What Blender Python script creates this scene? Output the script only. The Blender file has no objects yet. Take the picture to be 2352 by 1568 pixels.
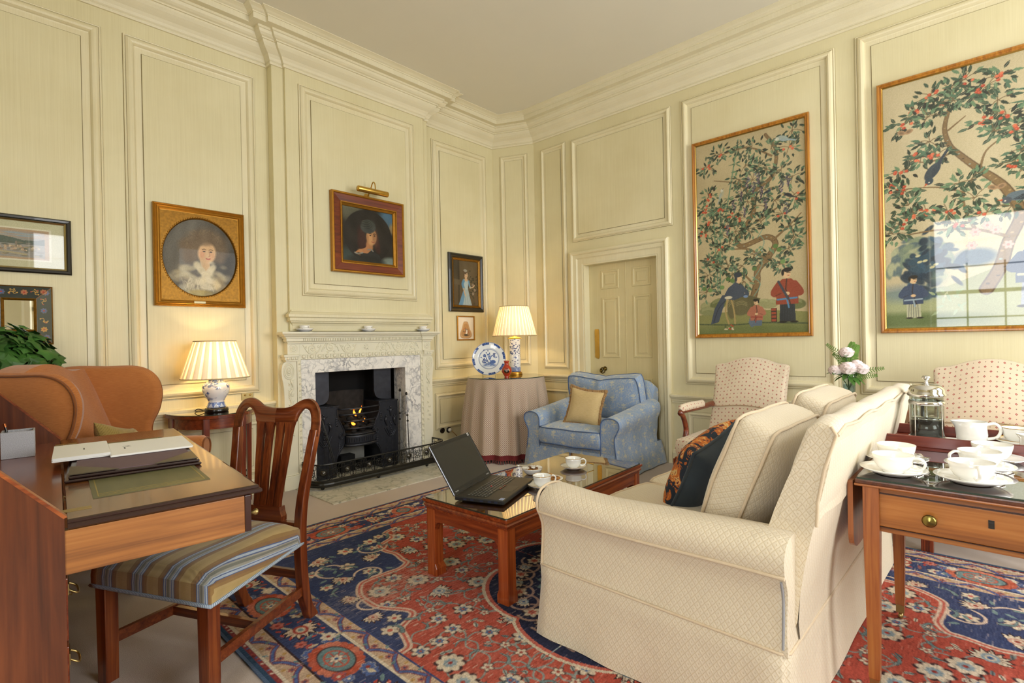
import bpy, math, random
import numpy as np
from mathutils import Vector, Matrix, noise as mnoise
random.seed(7)
S = bpy.context.scene
COL = S.collection
PI = math.pi

# ---------------------------------------------------------------- camera, world, lights
CAM_H = 1.25
yaw, pit, rol = math.radians(42.9), math.radians(-.13), math.radians(1.17)
_f = Vector((math.cos(yaw) * math.cos(pit), math.sin(yaw) * math.cos(pit), math.sin(pit)))
_r = Vector((math.sin(yaw), -math.cos(yaw), 0))
_d = _f.cross(_r)
_x = math.cos(rol) * _r + math.sin(rol) * _d
_y = -(-math.sin(rol) * _r + math.cos(rol) * _d)
cd = bpy.data.cameras.new('camera')
cam = bpy.data.objects.new('camera', cd)
COL.objects.link(cam)
cam.matrix_world = Matrix(((_x.x, _y.x, -_f.x, 0), (_x.y, _y.y, -_f.y, 0), (_x.z, _y.z, -_f.z, CAM_H), (0, 0, 0, 1)))
cd.sensor_width = 36.0
cd.lens = 1190.0 / 2352.0 * 36.0
cd.clip_start = .02
S.camera = cam

S.view_settings.view_transform = 'Standard'
S.view_settings.look = 'None'
S.view_settings.gamma = 1
S.view_settings.use_curve_mapping = False
S.view_settings.exposure = 0.22
try:
    S.cycles.use_denoising = True
    S.cycles.adaptive_threshold = .03
    S.cycles.max_bounces = 8
    S.cycles.diffuse_bounces = 5
    S.cycles.glossy_bounces = 4
    S.cycles.transmission_bounces = 6
    S.cycles.transparent_max_bounces = 12
    S.cycles.caustics_reflective = False
    S.cycles.caustics_refractive = False
except Exception:
    pass

W = bpy.data.worlds.new('sky')
S.world = W
W.use_nodes = True
_bg = W.node_tree.nodes['Background']
_bg.inputs[0].default_value = (.82, .90, 1.0, 1)
_bg.inputs[1].default_value = 1.6


def area_light(name, loc, direction, sx, sy, watts, col):
    l = bpy.data.lights.new(name, 'AREA')
    l.shape = 'RECTANGLE'
    l.size, l.size_y = sx, sy
    l.energy = watts
    l.color = col
    o = bpy.data.objects.new(name, l)
    COL.objects.link(o)
    o.location = loc
    o.rotation_euler = Vector(direction).to_track_quat('-Z', 'Y').to_euler()
    return o


DAY = (.98, .99, 1.0)
# daylight through the two tall sash windows of the south wall and the one of the west wall
area_light('daylight_south_window', (3.6, -2.35, 1.9), (0, 1, -.12), 1.3, 2.5, 104, DAY)
area_light('daylight_south_window.001', (1.55, -2.35, 1.9), (0, 1, -.12), 1.3, 2.5, 80, DAY)
area_light('daylight_west_window', (-2.0, .08, 1.9), (1, 0, -.12), 1.3, 2.5, 75, DAY)


# ---------------------------------------------------------------- mesh helpers
class MB:
    """collects shapes, links them as one mesh object"""

    def __init__(self):
        self.v, self.f, self.uv, self.sm = [], [], [], []

    def add(self, vs, fs, uvs=None, smooth=False):
        o = len(self.v)
        self.v.extend([tuple(p) for p in vs])
        for i, f in enumerate(fs):
            self.f.append([o + k for k in f])
            self.sm.append(smooth)
            if uvs is None:
                a, b, c = (Vector(vs[f[k]]) for k in (0, 1, 2))
                n = (b - a).cross(c - a)
                ax = max(range(3), key=lambda k: abs(n[k]))
                q = [(1, 2), (0, 2), (0, 1)][ax]
                self.uv.append([(vs[k][q[0]], vs[k][q[1]]) for k in f])
            else:
                self.uv.append(uvs[i])
        return self

    def box(self, x0, x1, y0, y1, z0, z1, M=None):
        vs = [Vector((x, y, z)) for z in (z0, z1) for y in (y0, y1) for x in (x0, x1)]
        uvs = []
        fs = [(0, 2, 3, 1), (4, 5, 7, 6), (0, 1, 5, 4), (1, 3, 7, 5), (3, 2, 6, 7), (2, 0, 4, 6)]
        for f in fs:
            a, b, c = (vs[f[k]] for k in (0, 1, 2))
            n = (b - a).cross(c - a)
            ax = max(range(3), key=lambda k: abs(n[k]))
            q = [(1, 2), (0, 2), (0, 1)][ax]
            uvs.append([(vs[k][q[0]], vs[k][q[1]]) for k in f])
        if M is not None:
            vs = [M @ p for p in vs]
        return self.add(vs, fs, uvs)

    def grid(self, P, cu=False, cv=False, smooth=True, flip=False):
        """P[i][j] points; metric uv from running lengths"""
        nu, nv = len(P), len(P[0])
        P = [[Vector(p) for p in r] for r in P]
        U = [0.0]
        for i in range(1, nu + (1 if cu else 0)):
            a, b = P[i - 1], P[i % nu]
            U.append(U[-1] + sum((a[j] - b[j]).length for j in range(0, nv, max(1, nv // 4))) / len(range(0, nv, max(1, nv // 4))))
        Vv = []
        for i in range(nu):
            l = [0.0]
            for j in range(1, nv + (1 if cv else 0)):
                l.append(l[-1] + (P[i][j - 1] - P[i][j % nv]).length)
            Vv.append(l)
        fs, uvs = [], []
        for i in range(nu if cu else nu - 1):
            for j in range(nv if cv else nv - 1):
                i2, j2 = (i + 1) % nu, (j + 1) % nv
                f = [i * nv + j, i2 * nv + j, i2 * nv + j2, i * nv + j2]
                q = [(U[i], Vv[i][j]), (U[i + 1], Vv[i2][j]), (U[i + 1], Vv[i2][j + 1]), (U[i], Vv[i][j + 1])]
                if flip:
                    f.reverse()
                    q.reverse()
                fs.append(f)
                uvs.append(q)
        return self.add([p for r in P for p in r], fs, uvs, smooth)

    def lathe(self, prof, seg=32, c=(0, 0, 0), smooth=True, fx=1.0, fy=1.0, ripple=None, a0=0, a1=2 * PI):
        full = abs(a1 - a0 - 2 * PI) < 1e-6
        n = seg if full else seg + 1
        P = []
        for i in range(n):
            a = a0 + (a1 - a0) * i / seg
            P.append([(c[0] + (r if ripple is None else ripple(r, a, z)) * math.cos(a) * fx, c[1] + (r if ripple is None else ripple(r, a, z)) * math.sin(a) * fy, c[2] + z) for r, z in prof])
        return self.grid(P, cu=full, smooth=smooth)

    def tube(self, path, r, seg=8, closed=False, cap=True, sq=1.0):
        path = [Vector(p) for p in path]
        n = len(path)
        rs = r if isinstance(r, (list, tuple)) else [r] * n
        T = []
        for i in range(n):
            a = path[(i - 1) % n] if (closed or i > 0) else path[0]
            b = path[(i + 1) % n] if (closed or i < n - 1) else path[-1]
            t = (b - a)
            T.append(t.normalized() if t.length > 1e-9 else Vector((0, 0, 1)))
        up = Vector((0, 0, 1)) if abs(T[0].z) < .9 else Vector((1, 0, 0))
        N = (up - T[0] * up.dot(T[0])).normalized()
        P = []
        for i in range(n):
            N = (N - T[i] * N.dot(T[i])).normalized()
            B = T[i].cross(N)
            P.append([path[i] + N * (rs[i] * math.cos(2 * PI * k / seg)) + B * (rs[i] * sq * math.sin(2 * PI * k / seg)) for k in range(seg)])
        self.grid(P, cu=closed, cv=True)
        if cap and not closed:
            for row, rev in ((P[0], False), (P[-1], True)):
                idx = list(range(seg))
                if rev:
                    idx.reverse()
                self.add(row, [idx])
        return self

    def prism(self, poly, fn, d0, d1, smooth=False):
        """poly: 2d outline; fn(u, v, d) -> 3d point"""
        n = len(poly)
        A = [Vector(fn(u, v, d0)) for u, v in poly]
        B = [Vector(fn(u, v, d1)) for u, v in poly]
        l = [0.0]
        for k in range(1, n + 1):
            l.append(l[-1] + (A[k % n] - A[k - 1]).length)
        self.add(A, [list(range(n - 1, -1, -1))], [[(poly[k][0], poly[k][1]) for k in range(n - 1, -1, -1)]])
        self.add(B, [list(range(n))], [[(p[0], p[1]) for p in poly]])
        fs, uvs, vs = [], [], A + B
        for k in range(n):
            k2 = (k + 1) % n
            fs.append([k, k2, n + k2, n + k])
            uvs.append([(l[k], d0), (l[k + 1], d0), (l[k + 1], d1), (l[k], d1)])
        return self.add(vs, fs, uvs, smooth)

    def ball(self, c, rx, ry=None, rz=None, seg=16, rings=10):
        ry = rx if ry is None else ry
        rz = rx if rz is None else rz
        P = []
        for i in range(seg):
            a = 2 * PI * i / seg
            P.append([(c[0] + rx * math.sin(t) * math.cos(a), c[1] + ry * math.sin(t) * math.sin(a), c[2] - rz * math.cos(t))
                      for t in (PI * (.02 + .96 * j / rings) for j in range(rings + 1))])
        return self.grid(P, cu=True)

    def rumple(self, amt, scale=4.0, seed=0.0):
        o = Vector((seed, seed * .7, 3.1))
        self.v = [tuple(Vector(p) + mnoise.noise_vector(Vector(p) * scale + o) * amt + mnoise.noise_vector(Vector(p) * scale * 2.7 + o) * (amt * .4)) for p in self.v]
        return self

    def mapped(self, fn):
        self.v = [tuple(fn(Vector(p))) for p in self.v]
        return self

    def build(self, name, m=None, parent=None, bevel=0, seg=2, sub=0, solid=0, off=None, weld=False):
        me = bpy.data.meshes.new(name)
        vs = self.v if off is None else [(p[0] - off[0], p[1] - off[1], p[2] - off[2]) for p in self.v]
        me.from_pydata(vs, [], self.f)
        uvl = me.uv_layers.new(name='UVMap')
        flat = np.array([c for f in self.uv for t in f for c in t], dtype=np.float32)
        uvl.data.foreach_set('uv', flat)
        me.polygons.foreach_set('use_smooth', np.array(self.sm, dtype=bool))
        me.update()
        o = bpy.data.objects.new(name, me)
        COL.objects.link(o)
        if m is not None:
            for mm in (m if isinstance(m, (list, tuple)) else [m]):
                me.materials.append(mm)
        if parent is not None:
            o.parent = parent
        if weld:
            w = o.modifiers.new('weld', 'WELD')
            w.merge_threshold = 1e-4
        if solid:
            s = o.modifiers.new('thick', 'SOLIDIFY')
            s.thickness = solid
            s.offset = 0
        if bevel:
            b = o.modifiers.new('soft', 'BEVEL')
            b.width = bevel
            b.segments = seg
            b.limit_method = 'ANGLE'
            b.angle_limit = math.radians(40)
            b.harden_normals = False
        if sub:
            s = o.modifiers.new('smooth', 'SUBSURF')
            s.levels = s.render_levels = sub
        return o


def tag(o, label=None, cat=None, group=None, kind=None):
    if label:
        o['label'] = label
    if cat:
        o['category'] = cat
    if group:
        o['group'] = group
    if kind:
        o['kind'] = kind
    return o


def thing(name, label, cat, loc=(0, 0, 0), rz=0.0, group=None):
    o = bpy.data.objects.new(name, None)
    o.empty_display_size = .1
    COL.objects.link(o)
    o.location = loc
    o.rotation_euler = (0, 0, rz)
    return tag(o, label, cat, group)


def copy_thing(root, loc=None, rz=None, label=None):
    r = root.copy()
    COL.objects.link(r)
    if loc is not None:
        r.location = loc
    if rz is not None:
        r.rotation_euler = (0, 0, rz)
    if label:
        r['label'] = label
    for ch in list(root.children):
        c = ch.copy()
        COL.objects.link(c)
        c.parent = r
        for g in list(ch.children):
            d = g.copy()
            COL.objects.link(d)
            d.parent = c
    return r


def struct(o):
    o['kind'] = 'structure'
    return o


def bez(pts, n=12):
    """smooth curve through points (Catmull-Rom)"""
    pts = [Vector(p) for p in pts]
    out = []
    for i in range(len(pts) - 1):
        p0, p1, p2 = pts[max(0, i - 1)], pts[i], pts[i + 1]
        p3 = pts[min(len(pts) - 1, i + 2)]
        for k in range(n):
            t = k / n
            out.append(.5 * ((2 * p1) + (p2 - p0) * t + (2 * p0 - 5 * p1 + 4 * p2 - p3) * t * t + (3 * p1 - p0 - 3 * p2 + p3) * t ** 3))
    out.append(pts[-1])
    return out


def bez2(pts, n=8):
    return [(p.x, p.y) for p in bez([(a, b, 0) for a, b in pts], n)]


# ---------------------------------------------------------------- material helpers
def lin(c):
    return tuple(x / 12.92 if x <= .04045 else ((x + .055) / 1.055) ** 2.4 for x in c)


def rgb(h):
    return lin(tuple(int(h[i:i + 2], 16) / 255 for i in (0, 2, 4))) + (1,)


class NT:
    def __init__(self, name):
        self.m = bpy.data.materials.new(name)
        self.m.use_nodes = True
        self.t = self.m.node_tree
        self.b = self.t.nodes['Principled BSDF']
        self.out = self.t.nodes['Material Output']

    def n(self, typ, **kw):
        o = self.t.nodes.new(typ)
        for k, v in kw.items():
            setattr(o, k, v)
        return o

    def link(self, a, b):
        self.t.links.new(a, b)

    def sock(self, s, v):
        if hasattr(v, 'is_output'):
            self.link(v, s)
        elif v is not None:
            s.default_value = v

    def math(self, op, a, b=None, c=None):
        o = self.n('ShaderNodeMath', operation=op)
        for i, v in enumerate((a, b, c)):
            if v is not None:
                self.sock(o.inputs[i], v)
        return o.outputs[0]

    def coord(self, kind='Object'):
        return self.n('ShaderNodeTexCoord').outputs[kind]

    def xyz(self, v):
        o = self.n('ShaderNodeSeparateXYZ')
        self.link(v, o.inputs[0])
        return o.outputs

    def mapping(self, v, scale=(1, 1, 1), rot=(0, 0, 0), loc=(0, 0, 0)):
        o = self.n('ShaderNodeMapping')
        self.link(v, o.inputs[0])
        o.inputs['Scale'].default_value = scale
        o.inputs['Rotation'].default_value = rot
        o.inputs['Location'].default_value = loc
        return o.outputs[0]

    def noise(self, v, scale=5, detail=3, rough=.5, dist=0):
        o = self.n('ShaderNodeTexNoise')
        self.link(v, o.inputs['Vector'])
        o.inputs['Scale'].default_value = scale
        o.inputs['Detail'].default_value = detail
        o.inputs['Roughness'].default_value = rough
        o.inputs['Distortion'].default_value = dist
        return o.outputs[0]

    def voro(self, v, scale=5, feature='F1'):
        o = self.n('ShaderNodeTexVoronoi', feature=feature)
        self.link(v, o.inputs['Vector'])
        o.inputs['Scale'].default_value = scale
        return o.outputs

    def ramp(self, f, stops, interp='LINEAR'):
        o = self.n('ShaderNodeValToRGB')
        o.color_ramp.interpolation = interp
        e = o.color_ramp.elements
        while len(e) < len(stops):
            e.new(.5)
        for el, (p, c) in zip(e, stops):
            el.position = p
            el.color = c if not isinstance(c, str) else rgb(c)
        self.link(f, o.inputs[0])
        return o.outputs[0]

    def mix(self, f, a, b):
        o = self.n('ShaderNodeMix', data_type='RGBA')
        self.sock(o.inputs[0], f)
        for i, v in ((6, a), (7, b)):
            self.sock(o.inputs[i], rgb(v) if isinstance(v, str) else v)
        return o.outputs[2]

    def bump(self, h, strength=.3, dist=.002):
        o = self.n('ShaderNodeBump')
        o.inputs['Strength'].default_value = strength
        o.inputs['Distance'].default_value = dist
        self.link(h, o.inputs['Height'])
        self.link(o.outputs[0], self.b.inputs['Normal'])

    def set(self, base=None, rough=None, metal=None, coat=None, coat_rough=None, spec=None, sheen=None, trans=None, ior=None):
        for k, v in (('Base Color', base), ('Roughness', rough), ('Metallic', metal), ('Coat Weight', coat), ('Coat Roughness', coat_rough),
                     ('Specular IOR Level', spec), ('Sheen Weight', sheen), ('Transmission Weight', trans), ('IOR', ior)):
            if v is not None:
                self.sock(self.b.inputs[k], rgb(v) if isinstance(v, str) else v)
        return self


def plain(name, col, rough=.5, metal=0.0, coat=0.0, var=.06, scale=30, **kw):
    """one colour with a faint uneven tone"""
    t = NT(name)
    c = rgb(col)
    d = tuple(x * (1 - var * 2) for x in c[:3]) + (1,)
    t.set(base=t.mix(t.noise(t.coord(), scale), c, d), rough=rough, metal=metal, coat=coat, **kw)
    return t.m


def paint(name, col, dark, rough=.42):
    """dragged oil paint: fine upright brush streaks and a little uneven wear"""
    t = NT(name)
    c = t.coord()
    st = t.noise(t.mapping(c, (340, 340, 2.2)), 1, 3, .6)
    pt = t.noise(c, 1.3, 4, .6)
    f = t.math('ADD', t.math('MULTIPLY', st, .46), t.math('MULTIPLY', pt, .55))
    t.set(base=t.ramp(f, [(.36, dark), (.66, col)]), rough=rough, spec=.35)
    t.bump(st, .12, .0006)
    return t.m


def wood(name, dark, mid, light, rough=.3, coat=.25, axis=0, scale=1.0, var=1.0):
    """long grain along an axis (0 x, 1 y, 2 z)"""
    t = NT(name)
    c = t.coord()
    s = [38 * scale, 38 * scale, 38 * scale]
    s[axis] = 1.6 * scale
    g = t.noise(t.mapping(c, tuple(s)), 1, 5, .62, .6)
    s2 = [150 * scale] * 3
    s2[axis] = 3 * scale
    p = t.noise(t.mapping(c, tuple(s2)), 1, 2, .5)
    b = t.noise(c, 2.2, 2, .5)
    f = t.math('ADD', t.math('MULTIPLY', g, .62), t.math('ADD', t.math('MULTIPLY', p, .2), t.math('MULTIPLY', b, .25)))
    t.set(base=t.ramp(f, [(.36, dark), (.52, mid), (.70, light)]), rough=rough, coat=coat, coat_rough=.12)
    t.bump(p, .06, .0005)
    return t.m


def weave(name, a, b, scale=900, rough=.9, bump=.25, sheen=.2, solid=False):
    t = NT(name)
    u = t.coord('UV')
    if solid:
        ox, oy, oz = t.xyz(t.coord())
        k = t.n('ShaderNodeCombineXYZ')
        t.link(t.math('ADD', ox, oy), k.inputs[0])
        t.link(oz, k.inputs[1])
        u = k.outputs[0]
    x, y, _ = t.xyz(u)
    w = t.math('MULTIPLY', t.math('SINE', t.math('MULTIPLY', x, scale)), t.math('SINE', t.math('MULTIPLY', y, scale)))
    slub = t.noise(t.mapping(u, (30, 420, 1)), 1, 3, .6)
    n = t.noise(t.coord(), 4, 3)
    f = t.math('ADD', t.math('MULTIPLY', slub, .7), t.math('ADD', t.math('MULTIPLY', w, .12), t.math('MULTIPLY', n, .3)))
    t.set(base=t.ramp(f, [(.3, b), (.7, a)]), rough=rough, sheen=sheen, spec=.2)
    t.bump(t.math('ADD', w, slub), bump, .001)
    return t.m


def metal(name, col, rough=.25, var=.1):
    t = NT(name)
    c = rgb(col)
    d = tuple(x * (1 - var * 2.5) for x in c[:3]) + (1,)
    t.set(base=t.mix(t.noise(t.coord(), 25, 4), c, d), rough=rough, metal=1.0)
    return t.m


def vcol(name, rough=.6, coat=0.0, bump=0.0, spec=.3, gloss_ior=None, fuzz=0):
    """colours come from what is woven or painted on the mesh itself"""
    t = NT(name)
    a = t.n('ShaderNodeAttribute')
    a.attribute_name = 'paint'
    col = a.outputs['Color']
    if fuzz:
        nz = t.noise(t.mapping(t.coord(), (fuzz, fuzz * .35, fuzz)), 1, 3, .7)
        col = t.mix(t.math('MULTIPLY', nz, .45), col, t.mix(.5, col, rgb('d8cdbb')))
        t.bump(nz, .5, .003)
    t.set(base=col, rough=rough, coat=coat, coat_rough=.02, spec=spec)
    if gloss_ior:
        t.b.inputs['Coat IOR'].default_value = gloss_ior
    return t.m


# ---------------------------------------------------------------- painting on dense meshes
class Canvas:
    """a picture of w x h metres painted cell by cell; origin lower left"""

    def __init__(self, w, h, cell, bg):
        self.w, self.h = w, h
        self.nx, self.ny = max(2, int(round(w / cell)) + 1), max(2, int(round(h / cell)) + 1)
        self.dx, self.dy = w / (self.nx - 1), h / (self.ny - 1)
        self.a = np.zeros((self.ny, self.nx, 3), np.float32)
        self.a[:] = self.c(bg)
        self.rng = np.random.RandomState(3)

    def c(self, s):
        return np.array([int(s[i:i + 2], 16) / 255 for i in (0, 2, 4)], np.float32) if isinstance(s, str) else np.array(s, np.float32)

    def win(self, x0, x1, y0, y1):
        i0, i1 = max(0, int(math.floor(x0 / self.dx))), min(self.nx, int(math.ceil(x1 / self.dx)) + 1)
        j0, j1 = max(0, int(math.floor(y0 / self.dy))), min(self.ny, int(math.ceil(y1 / self.dy)) + 1)
        if i0 >= i1 or j0 >= j1:
            return None
        X, Y = np.meshgrid(np.arange(i0, i1) * self.dx, np.arange(j0, j1) * self.dy)
        return slice(j0, j1), slice(i0, i1), X, Y

    def put(self, w, m, col, al=1.0):
        m = np.clip(m, 0, 1)[..., None] * al
        s = self.a[w[0], w[1]]
        self.a[w[0], w[1]] = s * (1 - m) + self.c(col) * m

    def ell(self, x, y, rx, ry, col, rot=0, al=1.0, soft=.0):
        R = max(rx, ry) * (1.05 + soft) + self.dx
        w = self.win(x - R, x + R, y - R, y + R)
        if w is None:
            return
        c, s = math.cos(rot), math.sin(rot)
        u, v = (w[2] - x) * c + (w[3] - y) * s, -(w[2] - x) * s + (w[3] - y) * c
        d = np.sqrt((u / rx) ** 2 + (v / ry) ** 2)
        e = soft if soft > 0 else self.dx / min(rx, ry)
        self.put(w, (1 + e / 2 - d) / e, col, al)

    def poly(self, pts, col, al=1.0):
        xs, ys = [p[0] for p in pts], [p[1] for p in pts]
        w = self.win(min(xs), max(xs), min(ys), max(ys))
        if w is None:
            return
        X, Y = w[2], w[3]
        m = np.zeros(X.shape, bool)
        n = len(pts)
        for k in range(n):
            (xa, ya), (xb, yb) = pts[k], pts[(k + 1) % n]
            if ya == yb:
                continue
            t = ((ya > Y) != (yb > Y)) & (X < (xb - xa) * (Y - ya) / (yb - ya) + xa)
            m ^= t
        self.put(w, m.astype(np.float32), col, al)

    def line(self, pts, wd, col, al=1.0, smooth=True, taper=None):
        p = bez2(pts, 6) if smooth and len(pts) > 2 else pts
        n = len(p) - 1
        for k in range(n):
            (xa, ya), (xb, yb) = p[k], p[k + 1]
            r = wd / 2 * (1 if taper is None else (1 - (1 - taper) * k / n))
            w = self.win(min(xa, xb) - r - self.dx, max(xa, xb) + r + self.dx, min(ya, yb) - r - self.dy, max(ya, yb) + r + self.dy)
            if w is None:
                continue
            dx, dy = xb - xa, yb - ya
            L = dx * dx + dy * dy
            t = np.clip(((w[2] - xa) * dx + (w[3] - ya) * dy) / (L if L > 1e-12 else 1), 0, 1)
            d = np.hypot(w[2] - xa - t * dx, w[3] - ya - t * dy)
            self.put(w, (r + self.dx * .5 - d) / self.dx, col, al)

    def leaf(self, x, y, l, ang, wd, col, vein=None, al=1.0):
        c, s = math.cos(ang), math.sin(ang)
        P = []
        for sgn in (1, -1):
            for t in ((0, .25, .5, .75, 1) if sgn > 0 else (.75, .5, .25)):
                o = sgn * wd * math.sin(PI * t ** .8) * .5
                P.append((x + c * l * t - s * o, y + s * l * t + c * o))
        self.poly(P, col, al)
        if vein:
            self.line([(x, y), (x + c * l * .9, y + s * l * .9)], self.dx, vein, .8, False)

    def flower(self, x, y, r, n, col, mid, edge=None, rot=0, k=.55):
        for e, cc in ((1.18, edge), (1.0, col)):
            if cc is None:
                continue
            for i in range(n):
                a = rot + 2 * PI * i / n
                self.ell(x + r * .58 * math.cos(a), y + r * .58 * math.sin(a), r * .45 * e, r * k * .55 * e, cc, a)
        self.ell(x, y, r * .3, r * .3, mid)

    def grain(self, amt=.03, big=.03, n=7):
        self.a += self.rng.normal(0, amt, self.a.shape[:2])[..., None]
        X, Y = np.meshgrid(np.linspace(0, 1, self.nx), np.linspace(0, 1, self.ny))
        for i in range(n):
            kx, ky, p = self.rng.normal(0, 14), self.rng.normal(0, 14), self.rng.uniform(0, 6)
            self.a += (big / n * 2 * np.sin(kx * X + ky * Y + p))[..., None]
        np.clip(self.a, 0, 1, self.a)

    def build(self, name, m, parent=None, upright=True, loc=(0, 0, 0), zfn=None):
        X, Y = np.meshgrid(np.linspace(0, self.w, self.nx) - self.w / 2, np.linspace(0, self.h, self.ny) - self.h / 2)
        Z = np.zeros_like(X) if zfn is None else zfn(X, Y)
        co = np.stack([X, Z, Y] if upright else [X, Y, Z], -1).reshape(-1, 3) + np.array(loc)
        i = np.arange(self.ny * self.nx).reshape(self.ny, self.nx)
        q = np.stack([i[:-1, :-1], i[:-1, 1:], i[1:, 1:], i[1:, :-1]], -1).reshape(-1, 4)
        me = bpy.data.meshes.new(name)
        me.vertices.add(len(co))
        me.vertices.foreach_set('co', co.astype(np.float32).ravel())
        me.loops.add(q.size)
        me.loops.foreach_set('vertex_index', q.astype(np.int32).ravel())
        me.polygons.add(len(q))
        me.polygons.foreach_set('loop_start', np.arange(0, q.size, 4, dtype=np.int32))
        me.update(calc_edges=True)
        me.polygons.foreach_set('use_smooth', np.ones(len(q), bool))
        at = me.color_attributes.new('paint', 'FLOAT_COLOR', 'POINT')
        a = np.clip(self.a, 0, 1)
        l = np.where(a <= .04045, a / 12.92, ((a + .055) / 1.055) ** 2.4)
        at.data.foreach_set('color', np.concatenate([l, np.ones(l.shape[:2] + (1,))], -1).astype(np.float32).ravel())
        me.materials.append(m)
        o = bpy.data.objects.new(name, me)
        COL.objects.link(o)
        if parent is not None:
            o.parent = parent
        return o


def frame_sweep(mb, x0, x1, z0, z1, prof, y=0.0):
    """mitred rectangle moulding; prof = [(inset from the outer edge, rise towards the room)]; the room is at -y"""
    loops = []
    for u, h in prof:
        loops.append([(x0 + u, y - h, z0 + u), (x1 - u, y - h, z0 + u), (x1 - u, y - h, z1 - u), (x0 + u, y - h, z1 - u)])
    for a, b in zip(loops[:-1], loops[1:]):
        for k in range(4):
            k2 = (k + 1) % 4
            mb.add([a[k], a[k2], b[k2], b[k]], [(0, 1, 2, 3)])
    return mb


# ---------------------------------------------------------------- shared materials
M_WALL = paint('cream_wall_paint', 'e0d8b4', 'd2c8a0')
M_TRIM = paint('pale_cream_trim_paint', 'e6dec0', 'd8cda6', .34)
M_CORN = paint('chalky_cream_cornice_paint', 'e6dfc6', 'd9d0b2', .5)
M_CEIL = plain('ceiling_distemper', 'e2ded2', .85, var=.03, scale=2)
M_MANTEL = plain('carved_wood_cream_paint', 'e8e3cb', .45, var=.05, scale=9)
M_DOOR = paint('door_paint', 'dccfa4', 'cdbf90', .36)
M_MAHOG = wood('mahogany', '3a1409', '6a2a12', '8e421d', .28, .35, 0)
M_MAHOGZ = wood('mahogany_upright', '3a1409', '6a2a12', '8e421d', .28, .35, 2)
M_MAHOGY = wood('mahogany_crosswise', '3a1409', '6a2a12', '8e421d', .28, .35, 1)
M_BRASS = metal('polished_brass', 'dcb25a', .3)
M_OLDBRASS = metal('dull_brass', 'b7a06a', .36)
M_GILT = metal('gilt', 'b8842c', .38, .16)
M_IRON = plain('black_leaded_iron', '3c3e46', .33, .6, var=.2, scale=40)
M_SOOT = plain('soot', '0c0b0b', .95, var=.3, scale=14)
M_STEEL = metal('polished_steel', '9a9a9c', .22)
M_SILVER = metal('silver', 'd8d3cb', .16, .05)
M_CHINA = plain('white_porcelain', 'f1f0ea', .13, coat=.6, var=.01)
M_CHROME = metal('chrome', 'e2e2e2', .07, .02)
M_BLACK = plain('black_lacquer', '100d0c', .25, coat=.4)


def marble(name, base, vein, vein2, sc=5.0):
    t = NT(name)
    c = t.coord()
    w = t.noise(c, sc * .8, 4, .6)
    o = t.n('ShaderNodeVectorMath', operation='ADD')
    t.link(c, o.inputs[0])
    q = t.n('ShaderNodeVectorMath', operation='SCALE')
    nz = t.n('ShaderNodeTexNoise')
    t.link(c, nz.inputs[0])
    nz.inputs['Scale'].default_value = sc * 1.3
    nz.inputs['Detail'].default_value = 5
    t.link(nz.outputs['Color'], q.inputs[0])
    q.inputs['Scale'].default_value = .35
    t.link(q.outputs[0], o.inputs[1])
    v = t.n('ShaderNodeTexVoronoi', feature='DISTANCE_TO_EDGE')
    t.link(o.outputs[0], v.inputs[0])
    v.inputs['Scale'].default_value = sc * 1.9
    e = t.ramp(v.outputs[0], [(0.0, (1, 1, 1, 1)), (.03, (.55, .55, .55, 1)), (.12, (0, 0, 0, 1))])
    k = t.math('MULTIPLY', e, t.ramp(w, [(.38, (0, 0, 0, 1)), (.58, (1, 1, 1, 1))]))
    cl = t.ramp(t.noise(c, sc * 1.7, 5, .65, .8), [(.50, (0, 0, 0, 1)), (.68, (.75, .75, .75, 1))])
    t.set(base=t.mix(cl, t.mix(k, base, vein), vein2), rough=.22, coat=.2)
    return t.m


M_MARBLE = marble('white_veined_marble', 'efece6', '6f727c', 'b9b9bb', 5.5)
M_HEARTH = marble('green_veined_hearth_marble', 'dcd8c8', '8c8f7e', 'c2bfae', 4.5)

NW, BR, BC, EX = 4.59, 4.50, 4.47, 4.87          # wall planes
CEIL, CB = 3.95, 3.65                               # ceiling and underside of the cornice

# ---------------------------------------------------------------- floor, ceiling, walls
t = NT('beige_carpet')
c = t.coord()
n1 = t.noise(c, 260, 3, .7)
n2 = t.noise(c, 3, 3)
t.set(base=t.mix(t.math('ADD', t.math('MULTIPLY', n1, .6), t.math('MULTIPLY', n2, .4)), 'aa9a8d', 'cabbae'), rough=1.0, spec=.05, sheen=.2)
t.bump(n1, .6, .004)
struct(MB().box(-1.85, 5.0, -2.2, 4.59, -.1, 0).build('floor', t.m))
struct(MB().box(-2.1, 5.2, -2.5, 5.0, CEIL, CEIL + .12).build('ceiling', M_CEIL))

mb = MB()
mb.box(-1.85, 1.883, NW, 5.0, 0, CEIL).box(3.54, 4.75, NW, 5.0, 0, CEIL)
mb.box(1.883, 2.14, BR, 5.0, 0, CEIL).box(3.21, 3.54, BR, 5.0, 0, CEIL).box(2.14, 3.21, BR, 5.0, 1.05, CEIL)
mb.box(1.985, 3.47, BC, BR, 1.37, CEIL)
struct(mb.build('wall_north', M_WALL, bevel=.003))


def wall_obj(o, loc, rz):
    o.location = loc
    o.rotation_euler = (0, 0, rz)
    return o


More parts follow.
